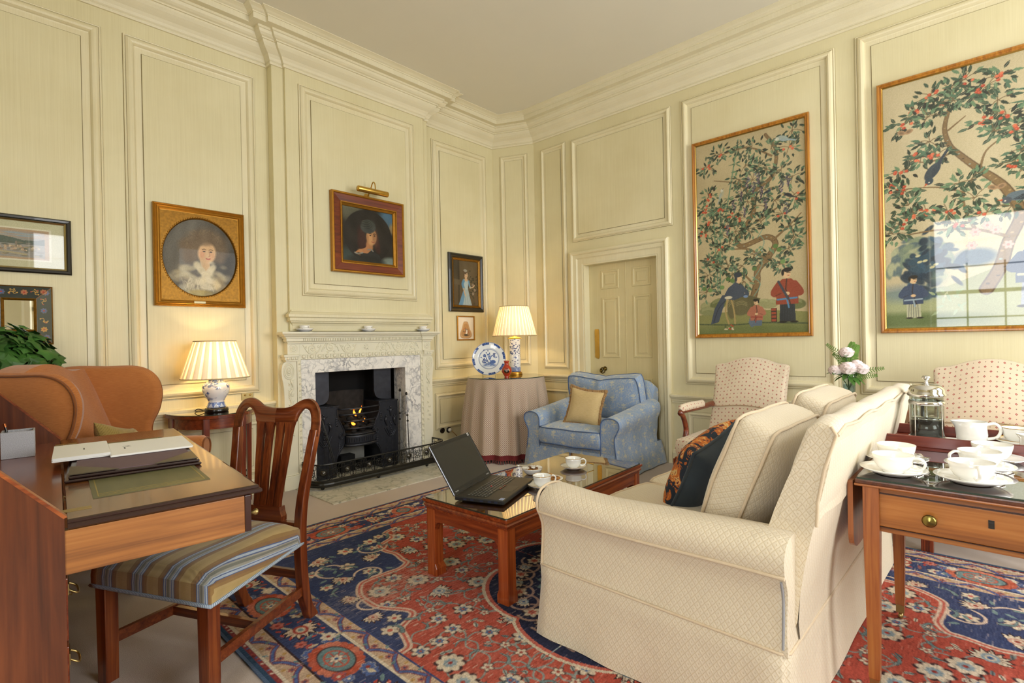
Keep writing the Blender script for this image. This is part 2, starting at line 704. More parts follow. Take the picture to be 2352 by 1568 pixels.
EAST = ((EX, 0, 0), -PI / 2)
mb = MB()
mb.box(-4.6, -3.395, 0, .33, 0, CEIL).box(-2.485, 2.2, 0, .33, 0, CEIL).box(-3.395, -2.485, 0, .33, 2.09, CEIL)
struct(wall_obj(mb.build('wall_east', M_WALL), *EAST))
CH_ANG = math.atan2(4.10 - NW, EX - 4.64)
CHAM = ((4.64, NW, 0), CH_ANG)
CH_L = math.hypot(4.10 - NW, EX - 4.64)
mb = MB().box(0, CH_L, 0, .14, 0, CEIL)
struct(wall_obj(mb.build('wall_corner', M_WALL), *CHAM))


def window_wall(name, x0, x1, wins, z0, z1):
    mb = MB()
    xs = x0
    for a, b in wins:
        mb.box(xs, a, 0, .3, 0, CEIL)
        mb.box(a, b, 0, .3, 0, z0).box(a, b, 0, .3, z1, CEIL)
        xs = b
    mb.box(xs, x1, 0, .3, 0, CEIL)
    return struct(mb.build(name, M_WALL))


SOUTH = ((0, -2.2, 0), PI)
WEST = ((-1.85, 0, 0), PI / 2)
wall_obj(window_wall('wall_south', -5.0, 1.85, [(-4.3, -2.9), (-2.25, -.85)], .62, 3.2), *SOUTH)
wall_obj(window_wall('wall_west', -2.2, 4.59, [(-.62, .78)], .62, 3.2), *WEST)


def sash(name, a, b, z0, z1, frame):
    mb = MB()
    for x in (a + .03, b - .03):
        mb.box(x - .03, x + .03, .08, .16, z0, z1)
    zm = (z0 + z1) / 2
    for z in (z0 + .03, zm, z1 - .03):
        mb.box(a, b, .08, .16, z - .03, z + .03)
    for k in (1, 2):
        x = a + (b - a) * k / 3
        mb.box(x - .012, x + .012, .09, .13, z0, z1)
    for k in (1, 2, 4, 5):
        z = z0 + (z1 - z0) * k / 6
        mb.box(a, b, .09, .13, z - .012, z + .012)
    mb.box(a - .05, b + .05, -.06, .1, z0 - .05, z0)
    frame_sweep(mb, a - .12, b + .12, z0 - .12, z1 + .12, [(0, 0), (0, .03), (.03, .04), (.1, .03), (.12, .0)])
    return struct(wall_obj(mb.build(name, M_TRIM), *frame))


sash('window_1', -4.3, -2.9, .62, 3.2, SOUTH)
sash('window_2', -2.25, -.85, .62, 3.2, SOUTH)
sash('window_3', -.62, .78, .62, 3.2, WEST)

# garden seen only as a reflection in the glazed pictures
struct(MB().box(-30, -2.3, -20, 20, -.9, -.8).box(-2.3, 30, -20, -2.6, -.9, -.8).build('ground_outside', plain('lawn', '5d7a35', .95, var=.2, scale=3)))

# ---------------------------------------------------------------- cornice, rails, skirtings: a profile swept along a plan path
def sweep(path, prof, z, closed=False):
    """path in plan with the room on its right; prof = [(projection, height)]"""
    n = len(path)
    pts = [Vector((p[0], p[1])) for p in path]
    dirs = [(pts[i + 1] - pts[i]).normalized() for i in range(n - 1)]
    nor = [Vector((d.y, -d.x)) for d in dirs]
    mit = []
    for i in range(n):
        if i == 0:
            mit.append(nor[0])
        elif i == n - 1:
            mit.append(nor[-1])
        else:
            m = nor[i - 1] + nor[i]
            mit.append(m / max(.2, m.dot(nor[i])))
    mb = MB()
    for i in range(n - 1):
        for (p0, h0), (p1, h1) in zip(prof[:-1], prof[1:]):
            q = []
            for k, p, h in ((i, p0, h0), (i + 1, p0, h0), (i + 1, p1, h1), (i, p1, h1)):
                c = pts[k] + mit[k] * p
                q.append((c.x, c.y, z + h))
            mb.add(q, [(0, 1, 2, 3)])
    for k in (0, n - 1):
        q = [(pts[k].x + mit[k].x * p, pts[k].y + mit[k].y * p, z + h) for p, h in prof]
        mb.add(q, [list(range(len(q)))])
    return mb


CORN = [(0, 0), (.014, 0), (.018, .008), (.018, .018), (.012, .024), (.022, .032), (.03, .05), (.045, .07), (.07, .088), (.09, .105), (.105, .125), (.108, .14),
        (.12, .14), (.12, .152), (.135, .158), (.15, .172), (.158, .192), (.168, .195), (.168, .213), (.225, .213), (.225, .258), (.232, .258), (.232, .268),
        (.245, .274), (.258, .258 + .025), (.28, .292), (.288, .294), (.288, .3), (0, .3)]
NPATH = [(-1.85, NW), (1.883, NW), (1.883, BR), (1.985, BR), (1.985, BC), (3.47, BC), (3.47, BR), (3.54, BR), (3.54, NW), (4.64, NW), (EX, 4.10), (EX, -2.2), (-1.85, -2.2), (-1.85, NW)]
struct(sweep(NPATH, CORN, CB).build('trim_1', M_CORN))
RAIL = [(0, 0), (.012, 0), (.012, .012), (.022, .02), (.024, .034), (.034, .042), (.044, .058), (.05, .062), (.05, .078), (.04, .084), (0, .086)]
struct(sweep([(-1.85, NW), (1.883, NW)], RAIL, .688).build('trim_2', M_TRIM))
struct(sweep([(3.54, NW), (4.64, NW), (EX, 4.10), (EX, 3.575)], RAIL, .752).build('trim_3', M_TRIM))
struct(sweep([(EX, 2.355), (EX, -2.2)], RAIL, .600).build('trim_4', M_TRIM))
SKIRT = [(0, 0), (.022, 0), (.022, .1), (.016, .112), (.01, .128), (0, .132)]
struct(sweep([(-1.85, NW), (1.883, NW)], SKIRT, 0).build('baseboard_north', M_TRIM))
struct(sweep([(3.54, NW), (4.64, NW), (EX, 4.10), (EX, 3.575)], SKIRT, 0).build('baseboard_corner', M_TRIM))
struct(sweep([(EX, 2.355), (EX, -2.2)], SKIRT, 0).build('baseboard_east', M_TRIM))

# ---------------------------------------------------------------- wainscot panels
BOL = [(0, 0), (0, .010), (.006, .014), (.012, .012), (.018, .018), (.028, .027), (.042, .031), (.054, .026), (.062, .014), (.066, .004), (.074, .002), (.112, .0015), (.113, .006), (.113, .009)]


def panel(mb, x0, x1, z0, z1, y=0.0, k=1.0):
    pr = [(u * k, h * min(1, k * 1.1)) for u, h in BOL]
    frame_sweep(mb, x0, x1, z0, z1, pr, y)
    return mb


def fields(mb, rects, y=0.0, k=1.0):
    for x0, x1, z0, z1 in rects:
        u = .113 * k
        mb.box(x0 + u, x1 - u, y - .009 * min(1, k * 1.1), y + .004, z0 + u, z1 - u)
    return mb


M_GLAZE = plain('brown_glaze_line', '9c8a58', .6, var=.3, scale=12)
ml = MB()


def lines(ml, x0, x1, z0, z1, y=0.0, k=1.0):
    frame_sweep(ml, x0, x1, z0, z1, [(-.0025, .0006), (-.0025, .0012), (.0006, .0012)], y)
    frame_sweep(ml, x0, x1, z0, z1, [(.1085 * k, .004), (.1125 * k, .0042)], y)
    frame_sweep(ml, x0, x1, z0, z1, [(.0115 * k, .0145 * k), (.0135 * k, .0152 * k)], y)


north = [(-1.7, -.35, .85, 3.52), (-.25, .735, .85, 3.52), (.862, 1.768, .855, 3.53), (3.668, 4.515, .94, 3.53)]
low = [(-.25, .735, .17, .62, .6), (.862, 1.768, .17, .62, .6), (3.655, 4.5, .262, .668, .6)]
mb, mf = MB(), MB()
for r in north:
    panel(mb, *r, NW)
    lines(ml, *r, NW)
fields(mf, north, NW)
for *r, k in low:
    panel(mb, *r, NW, k)
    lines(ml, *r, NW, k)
    fields(mf, [r], NW, k)
panel(mb, 2.10, 3.34, 1.685, 3.552, BC)
fields(mf, [(2.10, 3.34, 1.685, 3.552)], BC)
lines(ml, 2.10, 3.34, 1.685, 3.552, BC)
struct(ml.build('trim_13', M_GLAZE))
struct(mb.build('trim_5', M_TRIM))
struct(mf.build('trim_6', M_WALL))
east = [(-3.99, -3.62, .905, 3.545, .62), (-3.536, -2.316, 2.362, 3.537, .75), (-2.208, -.908, .792, 3.552, .95), (-.77, .9, .772, 3.575, .95)]
lowe = [(-3.99, -3.62, .25, .66, .5), (-2.2, -.91, .19, .52, .5), (-.77, .9, .19, .52, .5)]
mb, mf, ml = MB(), MB(), MB()
for *r, k in east + lowe:
    panel(mb, *r, 0, k)
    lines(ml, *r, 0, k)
    fields(mf, [r], 0, k)
struct(wall_obj(mb.build('trim_7', M_TRIM), *EAST))
struct(wall_obj(mf.build('trim_8', M_WALL), *EAST))
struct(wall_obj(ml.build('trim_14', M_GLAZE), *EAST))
mb, mf, ml = MB(), MB(), MB()
for *r, k in [(.10, .455, .945, 3.545, .6), (.10, .455, .26, .66, .5)]:
    panel(mb, *r, 0, k)
    lines(ml, *r, 0, k)
    fields(mf, [r], 0, k)
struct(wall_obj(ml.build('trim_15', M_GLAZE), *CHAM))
struct(wall_obj(mb.build('trim_9', M_TRIM), *CHAM))
struct(wall_obj(mf.build('trim_10', M_WALL), *CHAM))

# ---------------------------------------------------------------- door and its architrave
mb = MB()
ARCH = [(0, 0), (0, .03), (.012, .042), (.03, .048), (.042, .04), (.046, .03), (.085, .028), (.09, .022), (.10, .016), (.15, .016), (.16, .012), (.172, .012), (.172, -.1)]
o, i = (-3.57, -2.358, 2.247), (-3.385, -2.495, 2.08)
loops = []
for u, h in ARCH:
    f = u / .172
    xa, xb, zt = o[0] + (i[0] - o[0]) * f, o[1] + (i[1] - o[1]) * f, o[2] + (i[2] - o[2]) * f
    loops.append([(xa, -h, 0), (xa, -h, zt), (xb, -h, zt), (xb, -h, 0)])
for a, b in zip(loops[:-1], loops[1:]):
    for k in range(3):
        mb.add([a[k], a[k + 1], b[k + 1], b[k]], [(0, 1, 2, 3)])
struct(wall_obj(mb.build('trim_11', M_TRIM), *EAST))
mb = MB().box(-3.385, -2.495, .09, .13, .006, 2.08)
DP = [(-3.222, -2.994, 1.80, 2.008), (-2.83, -2.612, 1.80, 2.008), (-3.215, -2.994, 1.035, 1.708), (-2.825, -2.612, 1.035, 1.708), (-3.215, -2.994, .22, .82), (-2.825, -2.612, .22, .82)]
for r in DP:
    frame_sweep(mb, *r, [(0, 0), (.004, .007), (.018, .007), (.026, .001), (.052, .002), (.053, .006)], .09)
    mb.box(r[0] + .053, r[1] - .053, .084, .095, r[2] + .053, r[3] - .053)
mb.box(-2.915, -2.909, .086, .092, .006, 2.08)
door = struct(wall_obj(mb.build('door_1', M_DOOR, bevel=.002), *EAST))
mb = MB()
pl = bez2([(-3.318, 1.04), (-3.29, 1.025), (-3.262, 1.04), (-3.262, 1.19), (-3.262, 1.34), (-3.29, 1.355), (-3.318, 1.34), (-3.318, 1.19), (-3.318, 1.04)], 5)[:-1]
mb.prism(pl, lambda u, v, d: (u, d, v), .09, .084)
struct(mb.build('finger_plate', M_BRASS, door, bevel=.002))
mb = MB()
mb.lathe([(0, 0), (.024, 0), (.026, .006), (.012, .014), (.012, .03), (0, .03)], 20)
mb.mapped(lambda p: (-3.19 + p.x, .09 - p.z, .912 + p.y))
ring = [(-3.205 + .03 * math.cos(a), .055, .893 + .03 * math.sin(a)) for a in [2 * PI * k / 24 for k in range(24)]]
mb.tube(ring, .0055, 8, True)
mb.ball((-3.235, .075, .888), .016, .02, .022)
struct(mb.build('ring_handle', metal('bronzed_brass', '6d5a2c', .3), door))
# ---------------------------------------------------------------- chimneypiece
OM = [(0, 0), (.004, .03), (.014, .05), (.03, .06), (.03, .068), (.044, .074), (.044, .1), (.06, .107), (.06, .13), (.05, .134), (.036, .15), (.02, .158), (.016, .17), (0, .172)]
struct(sweep([(2.01, 4.475), (2.01, BC), (3.45, BC), (3.45, 4.475)], OM, 1.385).build('trim_12', M_TRIM))

FP = thing('mantelpiece', 'carved cream painted chimneypiece with scrolled frieze around the marble slips', 'mantelpiece', (2.7, 4.44, 0))
L0 = (2.7, 4.44, 0)
SH = [(0, 0), (.008, 0), (.01, .012), (.022, .02), (.022, .044), (.034, .046), (.036, .056), (.052, .062), (.06, .074), (.074, .078), (.08, .088), (.08, .1), (0, .1)]
mb = sweep([(1.945, 4.47), (1.945, 4.425), (2.045, 4.425), (2.045, 4.44), (3.375, 4.44), (3.375, 4.425), (3.475, 4.425), (3.475, 4.47)], SH, 1.26)
mb.add([(1.865, 4.5, 1.36), (1.865, 4.345, 1.36), (3.555, 4.345, 1.36), (3.555, 4.5, 1.36)], [(0, 1, 2, 3)])
for k in range(92):
    x = 1.945 + k * .0166
    mb.box(x, x + .009, 4.409, 4.42, 1.282, 1.302)
mb.build('shelf', M_MANTEL, FP, off=L0)
mb = MB().box(1.94, 3.48, 4.445, 4.5, 1.165, 1.27).box(1.94, 2.045, 4.43, 4.45, 1.165, 1.27).box(3.375, 3.48, 4.43, 4.45, 1.165, 1.27)
mb.build('frieze', M_MANTEL, FP, off=L0, bevel=.003)
# scrolling acanthus carved on the frieze
mb = MB()
rnd = random.Random(4)


def spiral(mb, cx, cz, r, turns, a0, sgn, y, w=.0065):
    P = []
    n = int(18 * turns)
    for k in range(n + 1):
        t = k / n
        a = a0 + sgn * 2 * PI * turns * t
        rr = r * (1 - .82 * t)
        P.append((cx + rr * math.cos(a), y, cz + rr * math.sin(a)))
    mb.tube(P, [w * (1 - .4 * k / n) for k in range(n + 1)], 6)
    mb.ball(P[-1], w * 1.7, w, w * 1.7, 8, 6)
    return P[0]


def sprig(mb, x, z, a, l, y):
    for da, ll in ((0, 1), (.7, .7), (-.7, .7)):
        c, s = math.cos(a + da), math.sin(a + da)
        mb.tube([(x, y, z), (x + c * l * ll * .5, y - .003, z + s * l * ll * .5), (x + c * l * ll, y, z + s * l * ll)], [.002, .0055, .0012], 6)


for k, cx in enumerate([2.17, 2.34, 2.52, 2.90, 3.08, 3.25]):
    up = 1 if k % 2 else -1
    sg = 1 if k < 3 else -1
    spiral(mb, cx, 1.216 + up * .004, .040, 1.55, PI / 2 * up, sg * up, 4.444)
    mb.tube(bez([(cx - .085, 4.444, 1.216 - up * .03), (cx - .03, 4.442, 1.216 + up * .044), (cx + .05, 4.442, 1.216 + up * .03), (cx + .085, 4.444, 1.216 - up * .03)], 6), .0055, 6)
    for a in (0.4, 1.6, 2.9, 4.2, 5.4):
        sprig(mb, cx + .05 * math.cos(a), 1.216 + .032 * math.sin(a), a + rnd.uniform(-.5, .5), .026, 4.444)
for a in range(8):
    sprig(mb, 2.71, 1.216, a * PI / 4, .035, 4.443)
mb.build('scroll_carving', M_MANTEL, FP, off=L0)
for cx in (1.992, 3.428):
    mb = MB()
    mb.tube([(cx + .036 * math.cos(a), 4.43, 1.217 + .036 * math.sin(a)) for a in [2 * PI * k / 28 for k in range(28)]], .003, 6, True)
    for k in range(10):
        a = 2 * PI * k / 10
        mb.ball((cx + .02 * math.cos(a), 4.43, 1.217 + .02 * math.sin(a)), .009, .005, .009, 8, 6)
    mb.ball((cx, 4.429, 1.217), .008, .007, .008, 8, 6)
    mb.build('rosette', M_MANTEL, FP, off=L0)
for s in (1, -1):
    X = lambda x: x if s > 0 else 5.42 - x
    mb = MB()
    for x0, x1, y0, z0, z1 in ((1.905, 2.035, 4.415, 1.145, 1.165), (1.915, 2.032, 4.425, 1.12, 1.145), (1.925, 2.03, 4.43, 1.105, 1.12)):
        mb.box(min(X(x0), X(x1)), max(X(x0), X(x1)), y0, 4.5, z0, z1)
    for q in (1.945, 1.98, 2.015):
        mb.ball((X(q), 4.424, 1.133), .013, .008, .015, 10, 8)
    mb.build('capital', M_MANTEL, FP, off=L0, bevel=.003)
    ol = bez2([(1.93, 1.105), (1.905, 1.085), (1.893, 1.03), (1.897, .965), (1.908, .90), (1.913, .8), (1.912, .6), (1.914, .35), (1.918, .26), (1.93, .22), (1.915, .19), (1.905, .165), (1.91, .12)], 5)
    ol = ol + [(2.024, .12), (2.024, 1.105)]
    mb = MB().prism([(X(u), v) for u, v in ol], lambda u, v, d: (u, d, v), 4.445, 4.5)
    mb.build('console_pilaster', M_MANTEL, FP, off=L0, bevel=.003)
    mb = MB()
    for rx, rz in ((.045, .068), (.033, .053), (.019, .033)):
        mb.tube([(X(1.955 + rx * math.cos(a)), 4.444, 1.022 + rz * math.sin(a)) for a in [2 * PI * k / 32 for k in range(32)]], .0045, 6, True)
    for k in range(6):
        a = 2 * PI * k / 6
        mb.ball((X(1.955 + .009 * math.cos(a)), 4.443, 1.022 + .014 * math.sin(a)), .007, .006, .01, 8, 6)
    mb.tube(bez([(X(1.965), 4.444, .95), (X(1.99), 4.44, .88), (X(1.955), 4.44, .82), (X(1.975), 4.442, .74), (X(1.96), 4.444, .66)], 8), [.004 + .004 * abs(math.sin(k * .35)) for k in range(33)], 6)
    for k in range(9):
        z = .93 - k * .03
        sprig(mb, X(1.97), z, (2.4 if k % 2 else .6) if s > 0 else (.6 if k % 2 else 2.4), .034, 4.443)
    for k in range(5):
        sprig(mb, X(1.968), .62 - k * .045, -PI / 2 + (.8 if k % 2 else -.8), .036, 4.443)
    mb.build('volute_carving', M_MANTEL, FP, off=L0)
    mb = MB().box(min(X(1.892), X(2.03)), max(X(1.892), X(2.03)), 4.43, 4.5, 0, .12).box(min(X(1.905), X(2.028)), max(X(1.905), X(2.028)), 4.437, 4.5, .12, .13)
    mb.build('plinth', M_MANTEL, FP, off=L0, bevel=.004)
mb = MB()
for a, b in (((2.03, 2.062), (0, 1.122)), ((3.358, 3.39), (0, 1.122))):
    mb.box(a[0], a[1], 4.448, 4.5, b[0], b[1])
mb.box(2.03, 3.39, 4.448, 4.5, 1.122, 1.165)
for x in (2.03, 2.036, 3.384, 3.39):
    mb.box(x - .003, x + .003, 4.44, 4.45, 0, 1.165)
mb.box(2.03, 3.39, 4.44, 4.45, 1.16, 1.168)
for k in range(18):
    x = 2.09 + k * .073
    mb.ball((x, 4.446, 1.143), .019, .014, .017, 12, 8)
    mb.box(x + .033, x + .040, 4.438, 4.45, 1.128, 1.158)
for k in range(19):
    z = .04 + k * .0585
    for x in (2.049, 3.371):
        mb.ball((x, 4.447, z), .013, .011, .019, 10, 8)
for k in range(120):
    mb.ball((2.064 + k * .0108, 4.447, 1.12), .0042, .004, .0042, 6, 4)
for k in range(100):
    for x in (2.062, 3.358):
        mb.ball((x, 4.447, .02 + k * .011), .0042, .004, .0042, 6, 4)
mb.build('egg_and_dart_moulding', M_MANTEL, FP, off=L0)
mb = MB().box(2.062, 3.358, 4.455, 4.5, .995, 1.118).box(2.062, 2.197, 4.455, 4.5, 0, .995).box(3.165, 3.358, 4.455, 4.5, 0, .995)
mb.box(2.175, 2.197, 4.5, 4.62, 0, .995).box(3.165, 3.19, 4.5, 4.66, 0, .995).box(2.175, 3.19, 4.5, 4.6, .995, 1.02)
mb.build('marble_slip', M_MARBLE, FP, off=L0, bevel=.003)
tag(struct(MB().box(1.985, 3.5, 3.77, 4.455, 0, .008).box(2.06, 3.36, 4.455, 4.86, 0, .008).build('hearth_slab', M_HEARTH)), 'pale green veined marble hearth slab in front of the fire', 'hearth')

# ---------------------------------------------------------------- hob grate with a fire in it
GR = thing('fire_grate', 'black cast iron hob grate with bowed bars and a small lit fire', 'grate', (2.67, 4.5, 0))
G0 = (2.67, 4.5, 0)
mb = MB()
mb.box(2.145, 3.205, 4.86, 4.9, 0, 1.05).box(2.145, 2.17, 4.62, 4.88, 0, 1.05).box(3.19, 3.205, 4.66, 4.88, 0, 1.05).box(2.145, 3.205, 4.6, 4.9, 1.02, 1.05)
mb.build('firebox', M_SOOT, GR, off=G0)
M_PLATE = plain('rubbed_iron_plate', '4a4c55', .42, .7, var=.25, scale=18)
for s in (1, -1):
    X = lambda x: x if s > 0 else 5.285 - x
    ol = [(2.2, 1.0), (2.4, 1.0), (2.4, .77)] + bez2([(2.4, .77), (2.385, .72), (2.35, .69), (2.3, .68)], 4) + [(2.2, .67)]
    MB().prism([(X(u), v) for u, v in ol], lambda u, v, d: (u, d, v), 4.6, 4.62).build('register_plate', M_PLATE, GR, off=G0)
    ol = [(2.2, .012), (2.2, .66), (2.42, .66)] + bez2([(2.42, .66), (2.425, .57), (2.462, .5), (2.494, .42), (2.497, .35), (2.488, .29), (2.455, .25), (2.42, .2), (2.405, .14), (2.40, .012)], 5)
    mb = MB().prism([(X(u), v) for u, v in ol], lambda u, v, d: (u, d, v), 4.49, 4.84)
    mb.box(min(X(2.2), X(2.43)), max(X(2.2), X(2.43)), 4.475, 4.84, .66, .675)
    hob = mb.build('hob', M_IRON, GR, off=G0, bevel=.004)
    mb = MB()
    for k in range(16):
        x = 2.205 + k * .0145
        mb.ball((X(x), 4.476, .668), .006, .006, .006, 6, 4)
    edge = [(2.415, .645), (2.418, .57), (2.452, .5), (2.482, .42), (2.484, .35), (2.476, .3), (2.445, .262), (2.41, .21), (2.392, .14), (2.388, .03)]
    mb.tube([(X(u), 4.488, v) for u, v in bez2(edge, 4)], .004, 6)
    # cast figures, urn and husks
    mb.ball((X(2.285), 4.487, .60), .012, .008, .012, 10, 8)
    mb.lathe([(.0, -.08), (.008, -.075), (.012, -.04), (.02, -.01), (.014, .0), (.0, .0)], 10, (X(2.285), 4.49, .585))
    mb.tube([(X(2.245), 4.487, .575), (X(2.268), 4.484, .57), (X(2.285), 4.484, .578), (X(2.302), 4.484, .57), (X(2.325), 4.487, .58)], .005, 6)
    for dx, dz in ((-.045, -.09), (.055, -.085)):
        bx, bz = 2.285 + dx, .60 + dz
        mb.ball((X(bx), 4.487, bz), .01, .008, .011, 8, 6)
        mb.tube(bez([(X(bx), 4.487, bz - .01), (X(bx + .008), 4.483, bz - .05), (X(bx - .012), 4.485, bz - .1)], 5), [.009, .011, .013, .014, .013, .012, .01, .009, .008, .006, .004][:11], 6)
        mb.tube([(X(bx - .024), 4.487, bz + .002), (X(bx), 4.484, bz - .024), (X(bx + .026), 4.487, bz - .012)], .005, 6)
    for k in range(7):
        sprig(mb, X(2.285), .455 - k * .022, -PI / 2 + (.5 if k % 2 else -.5), .024, 4.487)
    for a, b in ((2.225, 2.335), (2.24, 2.36)):
        mb.tube(bez([(X(a), 4.488, .37), (X((a + b) / 2), 4.484, .31), (X(b), 4.488, .40)], 6), .005, 6)
    for k in range(14):
        mb.ball((X(2.27), 4.488, .29 - k * .015), .004, .004, .005, 6, 4)
        mb.ball((X(2.33), 4.488, .29 - k * .012), .004, .004, .005, 6, 4)
    for rr in (.022, .012):
        mb.tube([(X(2.452 + rr * math.cos(a)), 4.487, .385 + rr * 1.2 * math.sin(a)) for a in [2 * PI * k / 20 for k in range(20)]], .004, 6, True)
    for k in range(4):
        sprig(mb, X(2.44), .33 - k * .02, -2.2, .03, 4.487)
        sprig(mb, X(2.405), .56 - k * .02, -.9, .03, 4.487)
    mb.build('cast_relief', M_IRON, hob, off=None).location = (-2.67, -4.5, 0)
for z in (.640, .585, .520, .450, .395):
    w = .215 if z > .6 else (.205 if z > .55 else (.165 if z > .5 else .145))
    P = [(2.645 + w * math.sin(t), 4.49 - .085 * math.cos(t) ** .8 if abs(t) < 1.5 else 4.49, z) for t in [(-1.57 + 3.14 * k / 16) for k in range(17)]]
    MB().tube(P, .008, 8).build('fire_bar', M_IRON, GR, off=G0)
mb = MB()
P = [[(2.645 + .155 * math.sin(t), 4.485 - .085 * max(0, math.cos(t)) ** .8, z) for z in (.30, .315, .37, .385)] for t in [(-1.57 + 3.14 * k / 20) for k in range(21)]]
mb.grid(P)
for k in range(15):
    t = -1.2 + 2.4 * k / 14
    mb.box(2.645 + .155 * math.sin(t) - .003, 2.645 + .155 * math.sin(t) + .003, 4.479 - .085 * max(0, math.cos(t)) ** .8, 4.49, .325, .36)
mb.tube([(2.645 + .16 * math.sin(t), 4.475 - .085 * max(0, math.cos(t)) ** .8, .295) for t in [(-1.57 + 3.14 * k / 20) for k in range(21)]], .012, 8)
mb.build('fret', M_IRON, GR, off=G0, solid=.004)
mb = MB().box(2.46, 2.83, 4.72, 4.73, .03, .30)
mb.build('back_plate', plain('whitewashed_back_plate', '9a9890', .8, var=.3, scale=8), GR, off=G0)
mb = MB().box(2.51, 2.66, 4.6, 4.7, .01, .17).box(2.72, 2.80, 4.62, 4.70, .01, .09)
mb.build('gas_box', M_SOOT, GR, off=G0, bevel=.006)
mb = MB().box(2.47, 2.82, 4.48, 4.80, .385, .40)
P = [[(2.645 + .19 * math.cos(a) * (1 + .2 * (z - .4)), 4.74 + .1 * math.sin(a), z) for z in (.4, .5, .62, .72, .78)] for a in [PI * k / 12 for k in range(13)]]
mb.grid(P)
mb.build('fireback', plain('ash_grey_fireclay', '3a3634', .95, var=.5, scale=20), GR, off=G0)
mb = MB()
rc = random.Random(9)
for k in range(46):
    x, y, z = rc.uniform(2.5, 2.79), rc.uniform(4.44, 4.66), rc.uniform(.41, .55)
    r = rc.uniform(.02, .036)
    mb.ball((x, y, z), r, r * rc.uniform(.7, 1), r * rc.uniform(.6, .9), 7, 5)
tag(mb.build('coals', plain('coal', '1d1917', .85, var=.7, scale=30), GR, off=G0), kind='stuff')
t = NT('flame')
o = t.xyz(t.coord('Generated'))
e = t.n('ShaderNodeEmission')
t.link(t.ramp(o[2], [(0, 'ff5a10'), (.35, 'ffb040'), (.8, 'ff7a1c'), (1, 'd8400a')]), e.inputs[0])
e.inputs[1].default_value = 2.6
t.link(e.outputs[0], t.out.inputs[0])
for x, z, h, w in ((2.575, .56, .075, .013), (2.632, .575, .085, .010), (2.545, .475, .045, .020), (2.66, .50, .035, .009)):
    mb = MB()
    n = 10
    P = []
    for k in range(8):
        a = 2 * PI * k / 8
        P.append([(x + w * math.sin(PI * min(1, (j / n) ** .7 + .02)) * math.cos(a) + .014 * math.sin(3 * j / n + x * 40), 4.44 + .4 * w * math.sin(PI * (j / n) ** .7) * math.sin(a), z + h * j / n) for j in range(n + 1)])
    mb.grid(P, cu=True).build('flame', t.m, GR, off=G0)
fl = bpy.data.lights.new('fire_glow', 'POINT')
fl.energy = .5
fl.color = (1, .5, .15)
fl.shadow_soft_size = .06
fo = bpy.data.objects.new('fire_glow', fl)
COL.objects.link(fo)
fo.location = (2.61, 4.5, .6)

# ---------------------------------------------------------------- fender
FD = thing('fender', 'pierced dark steel fender with round bosses on ball feet along the hearth', 'fender', (2.77, 4.2, .008))
F0 = (2.77, 4.2, .008)
fp = bez2([(2.055, 4.44), (2.05, 4.36), (2.06, 4.27), (2.11, 4.20), (2.2, 4.175)], 6) + [(2.77, 4.17)] + bez2([(3.33, 4.175), (3.42, 4.20), (3.475, 4.27), (3.49, 4.36), (3.487, 4.44)], 6)
M_FEND = plain('blackened_steel', '33322f', .3, .75, var=.15, scale=20)
BP = [(-.03, .0), (.022, 0), (.03, .008), (.03, .016), (.022, .022), (.018, .034), (.01, .04), (.01, .05), (.004, .056), (-.006, .056), (-.03, .02), (-.03, 0)]
sweep(fp, BP, .03).build('base_moulding', M_FEND, FD, off=F0)
sweep(fp, [(-.004, 0), (.006, 0), (.008, .006), (.006, .012), (-.006, .012), (-.006, 0)], .214).build('top_rail', M_FEND, FD, off=F0)
# walk along the path
fv = [Vector((a, b)) for a, b in fp]
cum = [0]
for a, b in zip(fv[:-1], fv[1:]):
    cum.append(cum[-1] + (b - a).length)


def along(s):
    for k in range(len(fv) - 1):
        if s <= cum[k + 1] or k == len(fv) - 2:
            t_ = (s - cum[k]) / max(1e-9, cum[k + 1] - cum[k])
            p = fv[k].lerp(fv[k + 1], t_)
            d = (fv[k + 1] - fv[k]).normalized()
            return p, d


mb = MB()
TL = cum[-1]
npan = 17
for k in range(npan + 1):
    p, d = along(TL * k / npan)
    mb.tube([(p.x, p.y, .085), (p.x, p.y, .216)], .004, 6)
bosses = []
for k in range(npan):
    p, d = along(TL * (k + .5) / npan)
    w = TL / npan
    if k % 2 == 0 and 2 < k < npan - 2 or k in (2, npan - 3):
        bosses.append((p, d))
        for r in (.038, .030):
            mb.tube([(p.x + d.x * r * math.cos(a), p.y + d.y * r * math.cos(a), .15 + r * math.sin(a)) for a in [2 * PI * q / 20 for q in range(20)]], .0025, 5, True)
    else:
        for r in (.036, .02):
            mb.tube([(p.x + d.x * r * math.cos(a), p.y + d.y * r * math.cos(a), .15 + r * math.sin(a)) for a in [2 * PI * q / 20 for q in range(20)]], .003, 5, True)
        for q in range(8):
            a = PI * q / 4
            mb.tube([(p.x + d.x * .008 * math.cos(a), p.y + d.y * .008 * math.cos(a), .15 + .008 * math.sin(a)), (p.x + d.x * .036 * math.cos(a), p.y + d.y * .036 * math.cos(a), .15 + .036 * math.sin(a))], .002, 5)
    for sx in (-1, 1):
        for sz in (-1, 1):
            cx, cz = sx * w * .36, .15 + sz * .042
            mb.tube([(p.x + d.x * (cx + .014 * math.cos(a)), p.y + d.y * (cx + .014 * math.cos(a)), cz + .018 * math.sin(a)) for a in [2 * PI * q / 12 for q in range(12)]], .0025, 5, True)
mb.build('pierced_panel', M_FEND, FD, off=F0)
